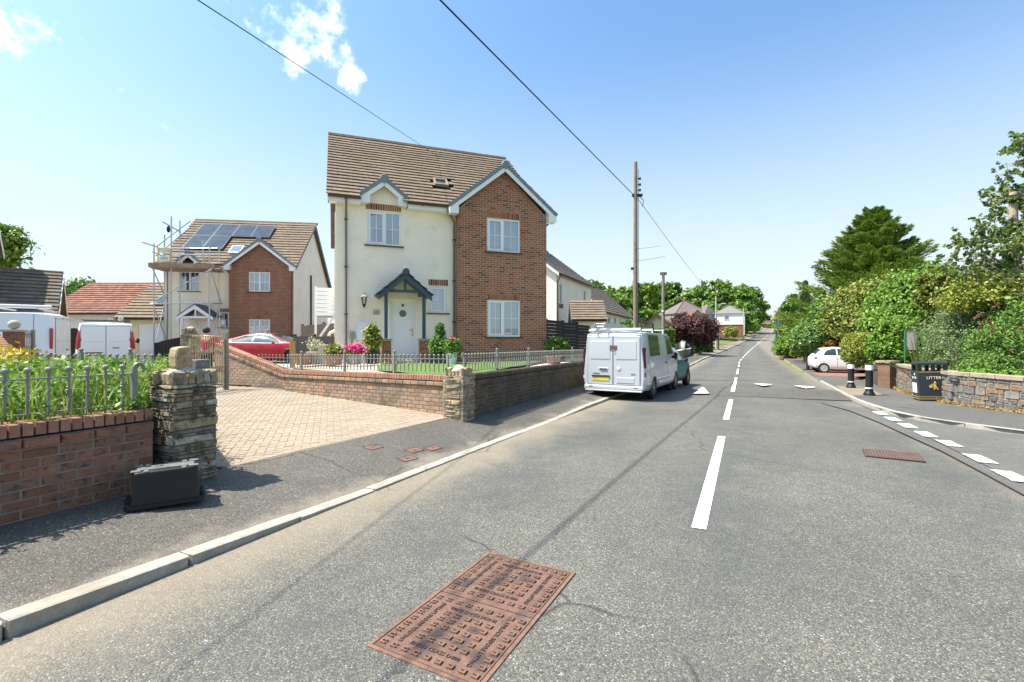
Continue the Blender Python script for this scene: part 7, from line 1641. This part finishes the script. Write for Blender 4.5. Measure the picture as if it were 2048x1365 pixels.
LW = leaf_mat('leaf_wood', [(0.112,0.208,0.0288),(0.16,0.272,0.0352),(0.08,0.16,0.024),(0.208,0.32,0.048),(0.144,0.224,0.032)])
def L_(u, v, y, ru, rv, ry=None, o=(0,0,0)):
    """lobe with centre seen at (u,v) at depth y, radii in pixels; ry in metres"""
    k = y/F; return (X_(u,y)-o[0], y-o[1], Z_(v,y)-o[2], ru*k, ry or ru*k, rv*k)
def bush(name, label, y, lob, n, size, mat, seed, cat='shrub', base_v=None, **kw):
    u0 = lob[0][0]; x = X_(u0,y); z0 = kw.pop('z0', H(y)+.05); o = (x,y,z0)
    lobes = [L_(l[0],l[1],y+(l[4] if len(l) > 4 else 0),l[2],l[3],None,o) for l in lob]
    kw.setdefault('per', 60); kw.setdefault('clump', .15)
    return tree(name, label, cat, o, lobes, n, size, mat, seed=seed, **kw)
# --- cypress: upswept feathery plumes on a cone, one plume per limb
def cypress(label, u, y, vt, hw, n, seed, mat=LC, z0=0, limbs=210, narrow=False):
    x = X_(u,y); t = thing('cypress_tree', label, 'tree', (x,y,z0)); g = np.random.default_rng(seed); h = Z_(vt,y)-z0; R = hw*y/F; mb = MB()
    mb.tube([(0,0,-.3),(0,0,h*.92)],[R*.06,.03],8); per = n//limbs; PP = []; UU = []; NN = []
    for i in range(limbs):
        f = ((i+.5)/limbs)**.85*.97; a = i*2.399+g.normal(0,.25); prof = (.9+f if f < .12 else ((1-f)/.88)**.8)*(1 if not narrow else min(1,(1-f)*2.5)); Lh = R*prof*g.uniform(.66,1.2); rise = Lh*(g.uniform(.35,.6) if not narrow else 1.8)+.25
        d = np.array([math.cos(a)*Lh, math.sin(a)*Lh, rise]); ln = np.linalg.norm(d); d /= ln; b0_ = np.array([0,0,max(f*h-rise*.55,.1)])
        s_ = g.uniform(.25,1.0,per)**.8; w = (.07+.21*np.sin(np.pi*np.clip((s_-.15)/.95,0,1)))*max(min(R*.24, ln*.34), .22); side = np.cross(d,[0,0,1.0]); side /= np.linalg.norm(side)+1e-9; up = np.cross(side,d)
        q = g.uniform(-1,1,per); P = b0_+d*(s_*ln)[:,None]+side*(q*w*2.1)[:,None]+up*(g.normal(0,.33,per)*w-np.abs(q)*w*.5)[:,None]
        U = d+side*(q*.8)[:,None]+g.normal(0,.22,(per,3)); PP.append(P); UU.append(U); NN.append(np.tile(up,(per,1))+g.normal(0,.5,(per,3))); mb.tube([tuple(b0_), tuple(b0_+d*ln*.8)],[.05*R/4,.01],4,cap=False)
    P = np.concatenate(PP); U = np.concatenate(UU); Nn = np.concatenate(NN); U /= np.linalg.norm(U,axis=1,keepdims=True); Wd = np.cross(Nn,U); Wd /= np.linalg.norm(Wd,axis=1,keepdims=True)+1e-9; sz = .125*y/33*g.uniform(.6,1.4,(len(P),1)); P[:,2] = np.maximum(P[:,2],.05)
    V = np.empty((len(P),4,3)); V[:,0] = P-U*sz; V[:,1] = P+Wd*sz*.3; V[:,2] = P+U*sz*1.3; V[:,3] = P-Wd*sz*.3
    np_mesh('crown', V.reshape(-1,3), np.arange(4*len(P)).reshape(len(P),4), mat, t); mb.build('trunk', m_bark, t)
cypress('big dark conical cypress, tallest tree on the right side', 1748, 34, 412, 168, 130000, 3, z0=-.3, limbs=340)
cypress('narrow dark green cypress left of the big conical one', 1611, 47, 562, 24, 22000, 5, LD, -.2, 120, True)
cypress('small narrow conifer partly hidden left of the narrow cypress', 1590, 56, 590, 16, 12000, 6, LD, 0, 90, True)
# --- big shrubs on the right, front to back
bush('tree', 'yellow green bushy tree beside the road below the narrow cypress', 64, [(1583,640,24,40,0),(1573,655,18,28,0),(1592,615,18,28,2)], 9000, .16, LM, 11, 'tree', trunk=(3,.2))
bush('tree', 'distant roadside tree at the right verge near the skyline', 92, [(1566,640,14,26,0),(1575,625,12,20,3)], 5000, .2, LY, 12, 'tree', trunk=(3,.2))
bush('tree', 'broad leafy tree at the foot of the big cypress, left half', 31, [(1672,640,46,46,0),(1640,655,30,36,0),(1700,620,40,40,1),(1660,610,26,22,2)], 24000, .085, LM, 13, 'tree', trunk=(2,.12))
bush('shrub', 'olive tinted shrub mass right below the cypress', 27, [(1740,605,60,45,0),(1700,640,48,46,0),(1780,585,42,38,1),(1745,640,60,50,-1)], 34000, .075, leaf_mat('leaf_olive', [(0.155,0.21,0.0331),(0.199,0.265,0.0442),(0.122,0.166,0.0276),(0.276,0.243,0.0442)]), 14)
bush('shrub', 'brightest lime green shrub in the middle of the right hand bushes', 22.5, [(1840,580,60,48,0),(1800,620,56,48,0),(1870,600,45,50,1),(1830,655,66,50,-.5),(1775,660,46,44,-.5)], 42000, .062, LG, 15)
bush('shrub', 'yellow topped shrub between the lime shrub and the birch', 20, [(1890,585,44,48,0),(1915,620,38,50,0),(1870,560,26,20,0)], 17000, .06, leaf_mat('leaf_olive', []), 16)
bush('shrub', 'leafy green climber shrub just right of the clipped hedge', 18.8, [(1790,690,42,46,0),(1768,708,26,32,0),(1815,712,34,34,0),(1800,665,34,30,.5)], 26000, .05, LG, 17)
bush('hedge', 'clipped yellow green hedge over the brick wall beside the white car', 20.9, [(1716,690,26,24,0),(1732,694,28,26,-.5),(1702,696,16,26,.6),(1716,712,26,22,0),(1738,712,26,22,-.5)], 26000, .032, LY, 18, 'hedge', clump=.12, shell=.12, per=10)
def topiary():
    y = 28.5; x = X_(1616,y); zc = Z_(684,y); r = 32*y/F; z0 = H(y)+.08
    t = thing('clipped_tree', 'round clipped standard tree on a short trunk behind the low wall', 'tree', (x,y,z0)); p, nv = crown_pts([(0,0,zc-z0+.1,r,r,r*1.05),(r*.35,.2,zc-z0+.25,r*.8,r*.8,r*.85)], 26000, 19, .06, 8, shell=.08); leaf_field('crown', leaf_mat('leaf_glossy', [(.12,.22,.05),(.17,.3,.07),(.28,.4,.13),(.08,.16,.03)], rough=.3), p, nv, .05, t, seed=19, aspect=.6); MB().tube([(0,0,-.2),(0,0,zc-z0)],.1,8).build('trunk', m_bark, t)
topiary()
bush('shrub', 'orange red leaved shrub behind the small white car', 28, [(1652,694,26,16,0),(1672,700,18,12,0)], 9000, .045, LO, 20)
bush('shrub', 'low bright green shrub at the right verge where the pavement begins', 46, [(1578,690,26,20,0),(1562,698,16,12,-1),(1595,698,18,14,-1.5)], 14000, .07, LG, 21)
bush('shrub', 'small yellow green shrub at the end of the low brick wall', 40, [(1594,706,12,9,0)], 3000, .05, LY, 22)
# --- shrubs behind the stone wall at the right edge
bush('shrub', 'grey green buddleia with arching stems behind the litter bin', 14.5, [(1925,680,60,60,0),(1960,640,50,56,.5),(1900,720,46,36,-.5),(1935,610,36,30,.6)], 40000, .038, LS, 23, clump=.2, aspect=.3)
bush('shrub', 'tangled green shrub with brown seed heads at the right edge', 12.8, [(2010,700,56,50,0),(1975,735,46,28,-.3),(2050,660,50,60,.2),(2070,720,40,40,-.2),(2120,690,60,70,0)], 42000, .036, LM, 24, clump=.2, aspect=.35)
bush('shrub', 'low yellow leaved plants along the top of the stone wall', 12.9, [(1915,744,18,9,.3),(1960,750,36,9,-.9),(2030,752,30,8,-1.7)], 7000, .03, LG, 25)
def stems(t, pts, r, mat, nm): 
    for p in pts: MB().tube(p, r, 5).build(nm, mat, t)
g = random.Random(4); bd = bpy.data.objects['shrub.008'] if 'shrub.008' in bpy.data.objects else None
t = thing('dead_bush', 'bare grey arching stems poking out of the shrubs right of the bin', 'shrub', (X_(1930,13.6),13.6,.3))
m_twig = M('dry_twig', [(.35,.28,.2)], rough=.9)
for i in range(16):
    u = g.uniform(-1.0,1.2); a = g.uniform(-1,1); h = g.uniform(1.0,2.4); MB().tube([(u*.5,0,.2),(u*.5+a*.35,-.3,h*.6),(u*.5+a*1.0,-.55,h)], [.012,.008,.003], 5).build('stem', m_twig, t)
t = thing('seed_heads', 'rusty brown dock seed heads at the right edge behind the stone wall', 'plant', (X_(1985,12.4),12.4,.4)); gg = np.random.default_rng(8); C = []
for i in range(13):
    u = gg.uniform(-.5,1.0); h = gg.uniform(.5,2.0); b_ = np.array([u,gg.uniform(-.2,.4),h]); dirv = np.array([gg.uniform(-.8,.8),-.3,.7]); C.append(b_+np.outer(np.linspace(0,.22,70), dirv)+gg.normal(0,.014,(70,3)))
C = np.concatenate(C); leaf_field('seed_head', leaf_mat('seed_brown', [(.24,.12,.06),(.19,.1,.05),(.28,.17,.09)]), C, np.zeros_like(C), .02, t, seed=2)
t = thing('phormium', 'spiky sword leaved plant rising behind the litter bin', 'plant', (X_(1858,13.6),13.9,.2)); lm = leaf_mat('leaf_phormium', [(.12,.19,.05),(.2,.24,.07),(.3,.2,.08)])
for i in range(30):
    a = g.uniform(-1.1,1.1); h = g.uniform(1.1,2.0); b_ = g.uniform(-.5,.3); P = []
    for k in range(6):
        s_ = k/5; P.append(Vector((a*.9*s_+.2*a*s_*s_, b_*s_, h*s_-abs(a)*.5*s_*s_)))
    mb = MB(); v = []
    for k, p in enumerate(P): w = .035*(1-(k/5)**2)+.003; v += [p+Vector((-w*.7,0,-w*a)), p+Vector((w*.7,0,w*a))]
    mb.add(v, [(2*k,2*k+1,2*k+3,2*k+2) for k in range(5)]).build('leaf', lm, t, fix=False)
# --- birch on the right
def birch():
    y = 14.2; x = X_(2062,y); t = thing('birch_tree', 'birch tree with loose hanging leaves entering from the right edge', 'tree', (x,y,0)); gg = np.random.default_rng(31); bz = MB(); C = []; NV = []
    bz.tube([(0,0,-.2),(.1,0,2.5),(-.05,0,5),(.05,.1,8.2)],[.12,.1,.07,.02],8)
    spec = []
    for i in range(80):
        z = gg.uniform(2.0, 7.8); a = gg.uniform(0, 2*math.pi)
        Lb = (1.9 if z < 4.6 else 1.2)*gg.uniform(.55,1.15)*(1 if z < 6 else .75)
        spec.append((z, a, Lb))
    spec += [(3.0,3.3,2.55),(3.5,3.0,2.3),(2.9,3.6,1.7),(4.1,3.14,1.9),(3.3,3.2,2.0),(2.6,3.0,1.8),(4.8,3.1,1.3),(5.5,3.2,1.0),(6.6,3.1,.7),(3.8,3.35,1.5),(2.3,3.14,1.5)]
    for z, a, Lb in spec:
        P = [Vector((0,0,z)), Vector((math.cos(a)*Lb*.5, math.sin(a)*Lb*.5, z+Lb*.28)), Vector((math.cos(a)*Lb, math.sin(a)*Lb, z+Lb*.22))]; bz.tube(P, [.025,.014,.004], 5)
        for j in range(int(12*Lb)):
            s_ = gg.uniform(.2,1.05); q = P[0].lerp(P[1], min(s_*2,1)) if s_ < .5 else P[1].lerp(P[2], min((s_-.5)*2,1)); o = np.array(q)+gg.normal(0,.16,3); dr_ = np.array([gg.normal(0,.5),gg.normal(0,.5),-.5]); ln = gg.uniform(.1,.38); n_ = int(gg.integers(8,22)); s2 = gg.uniform(0,1,n_)
            C.append(o+s2[:,None]*dr_*ln+gg.normal(0,.025,(n_,3))); bz.tube([q, o, o+dr_*ln],[.004,.003,.0015],3,cap=False)
    C = np.concatenate(C); leaf_field('crown', LB, C, np.tile([0,0,.4],(len(C),1)), .042, t, seed=32, aspect=.75, tilt=1); bz.build('trunk', m_bark_pale, t, smooth=True)
birch()
MB_ = thing('sapling', 'thin pale sapling stem standing among the grey green shrubs', 'tree', (X_(1985,14.0),14.0,0)); MB().tube([(0,0,0),(.05,0,1.6),(-.1,0,3.1)],[.03,.025,.012],6).tube([(0,0,2.2),(-.5,0,3.0)],[.012,.005],5).build('trunk', m_bark_pale, MB_)
p, nv = crown_pts([(-.2,0,3.0,.9,.7,.45),(-.9,0,2.7,.5,.5,.3)], 4200, 77, .25, 20); leaf_field('crown', LY, p, nv, .04, MB_, seed=78)
simple_house('bungalow', 'brown roofed bungalow glimpsed behind the birch at the right edge', 'bungalow', (31,31), -35, 9, 8, 0, 3, 7.2, m_render, m_tile_dark, gutt=False)
# --- left side trees
def lt(label, u, v, y, r, n, size, mat, seed, trunk, lob=None):
    x = X_(u,y); z0 = .2; zc = Z_(v,y)-z0; R = r*y/F; gg = random.Random(seed)
    lobes = lob or [(gg.uniform(-.6,.6)*R, gg.uniform(-.5,.5)*R, zc+gg.uniform(-.5,.5)*R, R*gg.uniform(.4,.6), R*.5, R*gg.uniform(.35,.5)) for _ in range(8)]+[(0,0,zc,R*.75,R*.75,R*.7)]
    return tree('tree', label, 'tree', (x,y,z0), lobes, n, size, mat, trunk=trunk, seed=seed, gaps=.15)
lt('leafy tree at the far left edge above the dark roof', -30, 500, 27, 72, 13000, .11, LG, 41, (5,.2))
lt('low tree showing over the left end of the red pantile roof', 165, 592, 44, 42, 6000, .16, LM, 42, (3,.15)); lt('small treetop seen over the middle of the red pantile roof', 268, 590, 48, 18, 2500, .16, LM, 43, (3,.12))
# --- wooded hill: individual front trees and the mass behind
gg = np.random.default_rng(55)
fr = [(1198,600,150,42),(1240,612,165,40),(1285,600,160,46),(1330,600,170,46),(1372,612,160,40),(1215,640,130,30),(1300,645,120,34),(1345,630,118,30),(1400,606,165,46),(1440,600,170,48),(1480,604,175,44),(1490,608,165,40),(1470,630,140,34),(1490,640,150,26),(1508,622,175,26),(1425,625,130,26),(1262,640,110,26)]
fr.sort(); ORD = 'leftmost,second,third,fourth,fifth,sixth,seventh,eighth,ninth,tenth,eleventh,twelfth,thirteenth,fourteenth,fifteenth,sixteenth,rightmost'.split(',')
for i, (u, v, y, r) in enumerate(fr):
    x = X_(u,y); z0 = terr(x,y); R = r*y/F; rr_ = random.Random(i); zc = Z_(v,y)-z0
    lobes = [(rr_.uniform(-.55,.55)*R, rr_.uniform(-.4,.4)*R, zc+rr_.uniform(-.45,.5)*R, R*rr_.uniform(.35,.55), R*.45, R*rr_.uniform(.3,.45)) for _ in range(7)]+[(0,0,zc-.1*R,R*.8,R*.7,R*.75)]
    tree('tree', 'broad leafy tree on the wooded slope behind the houses, '+ORD[i]+(' of the row' if i in (0,16) else ' from the left'), 'tree', (x,y,z0), lobes, 4200, .0034*y, LW if i % 3 else LM, trunk=(max(zc-.3*R,1.5),.3), seed=100+i, group='trees on the wooded slope', clump=.2, branches=False)
def wood_mass():
    P = []; NV = []
    for i in range(75):
        u = gg.uniform(1150,1508); y = gg.uniform(185,300); x = X_(u,y); z0 = terr(x,y); top = np.interp(u,[1150,1180,1270,1330,1400,1480,1530],[565,560,566,582,588,584,606])+gg.uniform(0,22)+ (300-y)*.08; zt = Z_(top,y); R = gg.uniform(5,8)
        p, nv = crown_pts([(x,y,zt-R*.8,R,R,R*.85),(x+R*.5,y,zt-R*1.6,R,R,R),(x-R*.4,y,zt-R*2.2,R*1.1,R,R*1.3)], 1500, 200+i, .2); P.append(p); NV.append(nv)
    P = np.concatenate(P); NV = np.concatenate(NV); o = leaf_field('far_wood', LW, P, NV, .75, None, seed=9); o['kind'] = 'stuff'; o['label'] = 'dense far wood covering the hill'; 
wood_mass()
# purple tree, hedges and garden greenery along the left of the street
bush('tree', 'dark purple leaved tree with a wide crown by the bus shelter', 52, [(1385,658,44,24,0),(1355,664,26,22,0),(1410,660,26,22,0),(1380,642,30,16,1),(1400,676,30,14,0),(1345,672,16,12,0)], 26000, .1, LP, 61, 'tree', trunk=(1.8,.12))
def box_hedge(label, u0, v0, u1, v1, y, dp, mat, seed, n):
    x0, x1 = X_(u0,y), X_(u1,y); z0, z1 = Z_(v1,y), Z_(v0,y); t = thing('hedge', label, 'hedge', ((x0+x1)/2,y,z0)); g_ = np.random.default_rng(seed)
    P = np.stack([g_.uniform(-(x1-x0)/2,(x1-x0)/2,n), g_.uniform(0,dp,n), g_.uniform(0,z1-z0,n)],1); f = g_.integers(0,3,n); P[f==0,1] = g_.normal(0,.05,(f==0).sum()); P[f==1,2] = (z1-z0)+g_.normal(0,.05,(f==1).sum()); P[f==2,0] = (x1-x0)/2+g_.normal(0,.05,(f==2).sum())
    leaf_field('foliage', mat, P, np.tile([0,-.5,.5],(n,1)), .0016*y, t, seed=seed)
box_hedge('dark clipped hedge beside the bus shelter', 1388, 676, 1425, 704, 58, 4, LD, 71, 9000)
box_hedge('green hedge in front of the cream bungalow', 1300, 660, 1350, 700, 50, 3, LM, 72, 9000)
bush('shrub', 'round green shrub left of the tall pole by the bungalows', 40, [(1262,660,22,18,0),(1245,668,14,12,0)], 7000, .07, LM, 73, z0=-.2)
bush('shrub', 'yellow green bush in front of the terrace wall of the white house', 88, [(1462,665,13,11,0)], 3000, .13, LY, 74)
bush('shrub', 'bright green shrubs right of the white house', 118, [(1498,652,20,14,0),(1494,635,14,12,3)], 5000, .2, LG, 75)
box_hedge('long clipped hedge lining the upper road on the left', 1497, 645, 1516, 660, 130, 3, LG, 76, 5000)
bush('shrub', 'dark green bushes closing the hedge at the road top', 150, [(1512,648,7,12,0)], 2500, .22, LD, 79)
bush('shrub', 'green shrub low in front of the black fence panels', 16.5, [(1115,688,20,14,0),(1100,692,12,9,0),(1132,690,9,8,0)], 5200, .035, LM, 80, z0=.87)
# --- weeds and grass in the bed at the left
def bed():
    g_ = np.random.default_rng(90); poly = [(-5.9,.3),(-5.2,.35),(-3.45,4.2),(-3.5,5.1),(-4.9,6.9),(-9.2,7.2),(-9.2,.3)]
    def rnd(n):
        P = []
        while len(P) < n:
            q = (g_.uniform(-9.2,-3.4), g_.uniform(.3,7.2))
            if inside(q, poly) and (g_.uniform() < .35 or q[0]+q[1]*.47 > -6.8 + 0): P.append(q)
        return np.array(P)
    n = 42000; q = rnd(n//30); idx = g_.integers(0,len(q),n); ht = g_.uniform(.1,.5,len(q))*np.clip(1.15-.07*np.abs(q[:,1]-4.5),.6,1.2); s = g_.uniform(0,1,n)**.7
    P = np.stack([q[idx,0],q[idx,1],.85+ht[idx]*s],1)+g_.normal(0,1,(n,3))*np.array([.05,.05,.02]); P[:,2] = np.maximum(P[:,2],.86)
    o = leaf_field('weeds', LG, P, np.tile([0,0,.9],(n,1)), .026, None, seed=91, aspect=.45, tilt=.6); o['kind'] = 'stuff'
    nb_ = 5200; q = rnd(nb_); h = g_.uniform(.25,.62,nb_); a = g_.uniform(0,2*math.pi,nb_); ln = g_.uniform(.1,.5,nb_)*h; V = []; K = 5
    V = np.zeros((nb_,K,2,3)); w = g_.uniform(.004,.009,nb_)
    for k in range(K):
        s_ = k/(K-1); cx_ = q[:,0]+np.cos(a)*ln*s_**2; cy_ = q[:,1]+np.sin(a)*ln*s_**2; cz_ = .84+h*(s_-.18*s_**3*(ln/h)*2); ww = w*(1-s_**2*.95)
        V[:,k,0] = np.stack([cx_-np.sin(a)*ww, cy_+np.cos(a)*ww, cz_],1); V[:,k,1] = np.stack([cx_+np.sin(a)*ww, cy_-np.cos(a)*ww, cz_],1)
    b_ = (np.arange(nb_)*K*2)[:,None]; Q = np.concatenate([np.stack([b_[:,0]+2*k,b_[:,0]+2*k+1,b_[:,0]+2*k+3,b_[:,0]+2*k+2],1) for k in range(K-1)])
    o = np_mesh('long_grass', V.reshape(-1,3), Q, leaf_mat('leaf_grass', [(.22,.34,.05),(.3,.38,.07),(.17,.28,.04),(.4,.4,.14)], trans=.4)); o['kind'] = 'stuff'
bed()
for i, (u, v, y, n) in enumerate([(262,700,5.0,26),(190,690,5.6,14),(300,706,5.2,18),(120,700,5.0,12)]):
    t = thing('sword_leaved_plant', ['large strap leaved clump right of centre in the weed bed','strap leaved clump in front of the white van','yellowish strap leaved clump by the end of the near railing','small strap leaved clump at the left of the weed bed'][i], 'plant', (X_(u,y),y,.84)); g2 = random.Random(i+60)
    for k in range(n):
        a = g2.uniform(0,6.28); h = g2.uniform(.35,.72)*(1-.15*(i==3)); ln = g2.uniform(.05,.45); v_ = []
        for j in range(6): s_ = j/5; c_ = Vector((math.cos(a)*ln*s_**1.7, math.sin(a)*ln*s_**1.7, h*(s_-.22*s_**3))); w = .014*(1-s_**2)+.001; sd = Vector((-math.sin(a),math.cos(a),0))*w; v_ += [c_-sd,c_+sd]
        MB().add(v_, [(2*j,2*j+1,2*j+3,2*j+2) for j in range(5)]).build('leaf', leaf_mat('leaf_grass', []), t, fix=False)
t = thing('yellow_flowers', 'yellow flower heads among the weeds at the far left', 'flowers', (X_(18,5.0),5.0,1.3)); P = gg.normal(0,1,(160,3))*np.array([.12,.1,.05])+np.array([0,0,.12]); leaf_field('petals', M('petal_yellow', [(.75,.55,.05)], rough=.6), P, np.zeros_like(P), .02, t, seed=5, aspect=.8); MB().tube([(0,0,-.45),(0,0,.1)],.005,5).tube([(.08,0,-.45),(.1,0,.1)],.005,5).build('stem', LG, t)
# --- pots by the house
def pot(label, u, vb, vt, y, w, mat, plant=None, shape='round', cat='plant pot'):
    z0 = .88; h = .3; x = X_(u,y); zt = Z_(vt,y); t = thing('plant_pot', label, cat, (x,y,z0)); h = zt-z0
    if shape == 'round': MB().lathe([(w*.36,0),(w*.5,h*.9),(w*.55,h*.9),(w*.55,h),(w*.47,h),(w*.45,h*.85),(.01,h*.85)],16).build('pot', mat, t, smooth=True)
    else: MB().prism([(-w*.4,0),(w*.4,0),(w*.5,h),(-w*.5,h)],'y',-w*.45,w*.45).build('pot', mat, t, bev=.01)
    MB().lathe([(w*.44,h*.86),(.01,h*.88)],12).build('compost', m_earth, t); return t, h
def potplant(name, label, u, v, y, ru, rv, n, size, mat, seed, lob=None, cat='plant', stem=True, flowers=None):
    x = X_(u,y); z0 = .95; t = thing(name, label, cat, (x,y,z0)); k = y/F; lobes = lob or [(0,0,Z_(v,y)-z0,ru*k,ru*k,rv*k)]; p, nv = crown_pts(lobes, n, seed, .3); p[:,2] = np.maximum(p[:,2],.02); leaf_field('foliage', mat, p, nv, size, t, seed=seed)
    if stem: MB().tube([(0,0,0),(0,0,Z_(v,y)-z0)],.012,6).build('stem', m_bark, t)
    if flowers: p, nv = crown_pts([(a*k,0,Z_(v2,y)-z0,r1*k,r1*k,r2*k) for a,v2,r1,r2 in flowers[0]], flowers[1], seed+1, .3); leaf_field('flowers', flowers[2], p, nv, .028, t, seed=seed+1, aspect=.8)
    return t
yp = 14.2
m_terra = M('terracotta', [(.4,.17,.1)], rough=.85, noise=(8,.15)); m_potg = M('pot_grey', [(.36,.36,.35)], rough=.6, noise=(6,.1)); m_potd = M('pot_dark', [(.035,.038,.042)], rough=.5); pink = M('petal_pink', [(.75,.04,.25),(.6,.02,.2)], rough=.6)
pot('tall grey pot with magenta flowers by the wall meter box', 708, 733, 708, 13.6, .42, m_potg); potplant('petunias', 'mass of magenta pink flowers in the tall grey pot', 708, 702, 13.6, 16, 5, 900, .03, LG, 301, flowers=([(0,699,17,7)],1500,pink), cat='flowers')
pot('dark square pot left of the porch', 745, 735, 705, 14.0, .36, m_potd, shape='sq'); potplant('laurel_shrub', 'yellow variegated upright shrub in the dark pot left of the porch', 745, 678, 14.0, 10, 27, 3200, .038, LY, 302, cat='shrub')
pot('black planter box right of the porch', 877, 740, 708, 14.3, .5, m_potd, shape='sq'); kf = 14.3/F; potplant('bay_shrub', 'green shrub with a taller sprig right of the porch', 877, 690, 14.3, 18, 20, 4200, .034, LM, 303, lob=[(0,0,Z_(692,14.3)-.95,14*kf,14*kf,20*kf),(3*kf,0,Z_(660,14.3)-.95,7*kf,7*kf,10*kf),(6*kf,0,Z_(650,14.3)-.95,4*kf,4*kf,5*kf)], cat='shrub')
pot('white round pot with the rose near the brick gable corner', 903, 735, 705, 14.0, .36, m_upvc); potplant('rose', 'small rose bush with pink blooms in a white pot', 903, 695, 14.0, 14, 16, 2600, .034, LM, 304, flowers=([(0,680,6,4),(8,688,3,2)],260,M('petal_rose', [(.6,.2,.25)], rough=.6)), cat='shrub')
for i, (u, vt, w, lab, mt) in enumerate([(606,708,.5,'terracotta pot nearest the orange timber post',m_terra),(627,704,.34,'pale upright slab pot among the terracotta pots',m_patio),(640,716,.6,'low terracotta trough under the wispy white plant',m_terra),(668,712,.5,'brown terracotta pot with yellow grass',m_terra),(650,690,.3,'pale stone planter against the black gate',m_patio)]): pot(lab, u, 735, vt, 13.4+.25*(i % 3), w, mt, shape='sq' if i in (1,4) else 'round')
potplant('airy_plant', 'wispy pale flowering plant before the black side gate', 632, 700, 13.8, 16, 20, 900, .024, leaf_mat('leaf_pale', [(.5,.5,.35),(.35,.4,.2)]), 305); potplant('ornamental_grass', 'yellow green grassy plant in a terracotta pot', 668, 703, 13.5, 14, 12, 2600, .035, LY, 306)
pot('terracotta pot standing behind the street railing', 1108, 735, 712, 14.0, .5, m_terra)
t = thing('greyhound_ornament', 'white animal shaped ornament on the black side gate', 'ornament', (X_(667,16.6),16.6,Z_(673,16.6))); MB().tube([(-.2,0,.02),(-.12,0,.12),(.1,0,.2),(.2,0,.27)],[.02,.05,.06,.03],8).tube([(.1,0,.18),(.12,0,0)],.018,5).tube([(-.1,0,.1),(-.14,0,0)],.018,5).build('figure', m_render_w, t, smooth=True)
t = thing('balcony', 'white slatted balcony side projecting from the back of the cream house', 'balcony', tuple(h1M @ Vector((-.75,4.2,0))), R1); zb0, zb1 = 2.6, 3.6
for k in range(6): MB().box(0,.74,-.02,.02,zb0+.12+k*.16,zb0+.25+k*.16).build('slat', m_upvc, t)
MB().box(-.03,.05,-.04,.04,0,zb1+.1).build('post', m_upvc, t); MB().box(0,1.12,-.05,1.8,zb0-.05,zb0+.08).build('deck', m_upvc, t); MB().tube([(.15,0,zb0-.9),(.7,0,zb0-.05)],.05,6).build('brace', m_upvc, t)
# weeds at wall foot on the right and dry grass
P = []
for a, b in zip(sw, sw[1:]):
    a = Vector((a[0],a[1],0)); b = Vector((b[0],b[1],0)); d = b-a; n_ = Vector((d.y,-d.x,0)).normalized(); k = int(d.length*170)
    s_ = gg.uniform(0,1,k); o_ = np.abs(gg.normal(0,.08,k))+.03; P.append(np.stack([a.x+d.x*s_-abs(n_.x)*o_*1.0, a.y+d.y*s_+n_.y*o_*-1, np.array([H(a.y)+.09]*k)+np.abs(gg.normal(0,.03,k))],1))
P = np.concatenate(P); o = leaf_field('wall_foot_weeds', leaf_mat('leaf_dry', [(.4,.22,.08),(.45,.3,.12),(.25,.25,.06),(.3,.16,.06)]), P, np.tile([0,0,.6],(len(P),1)), .022, None, seed=12); o['kind'] = 'stuff'
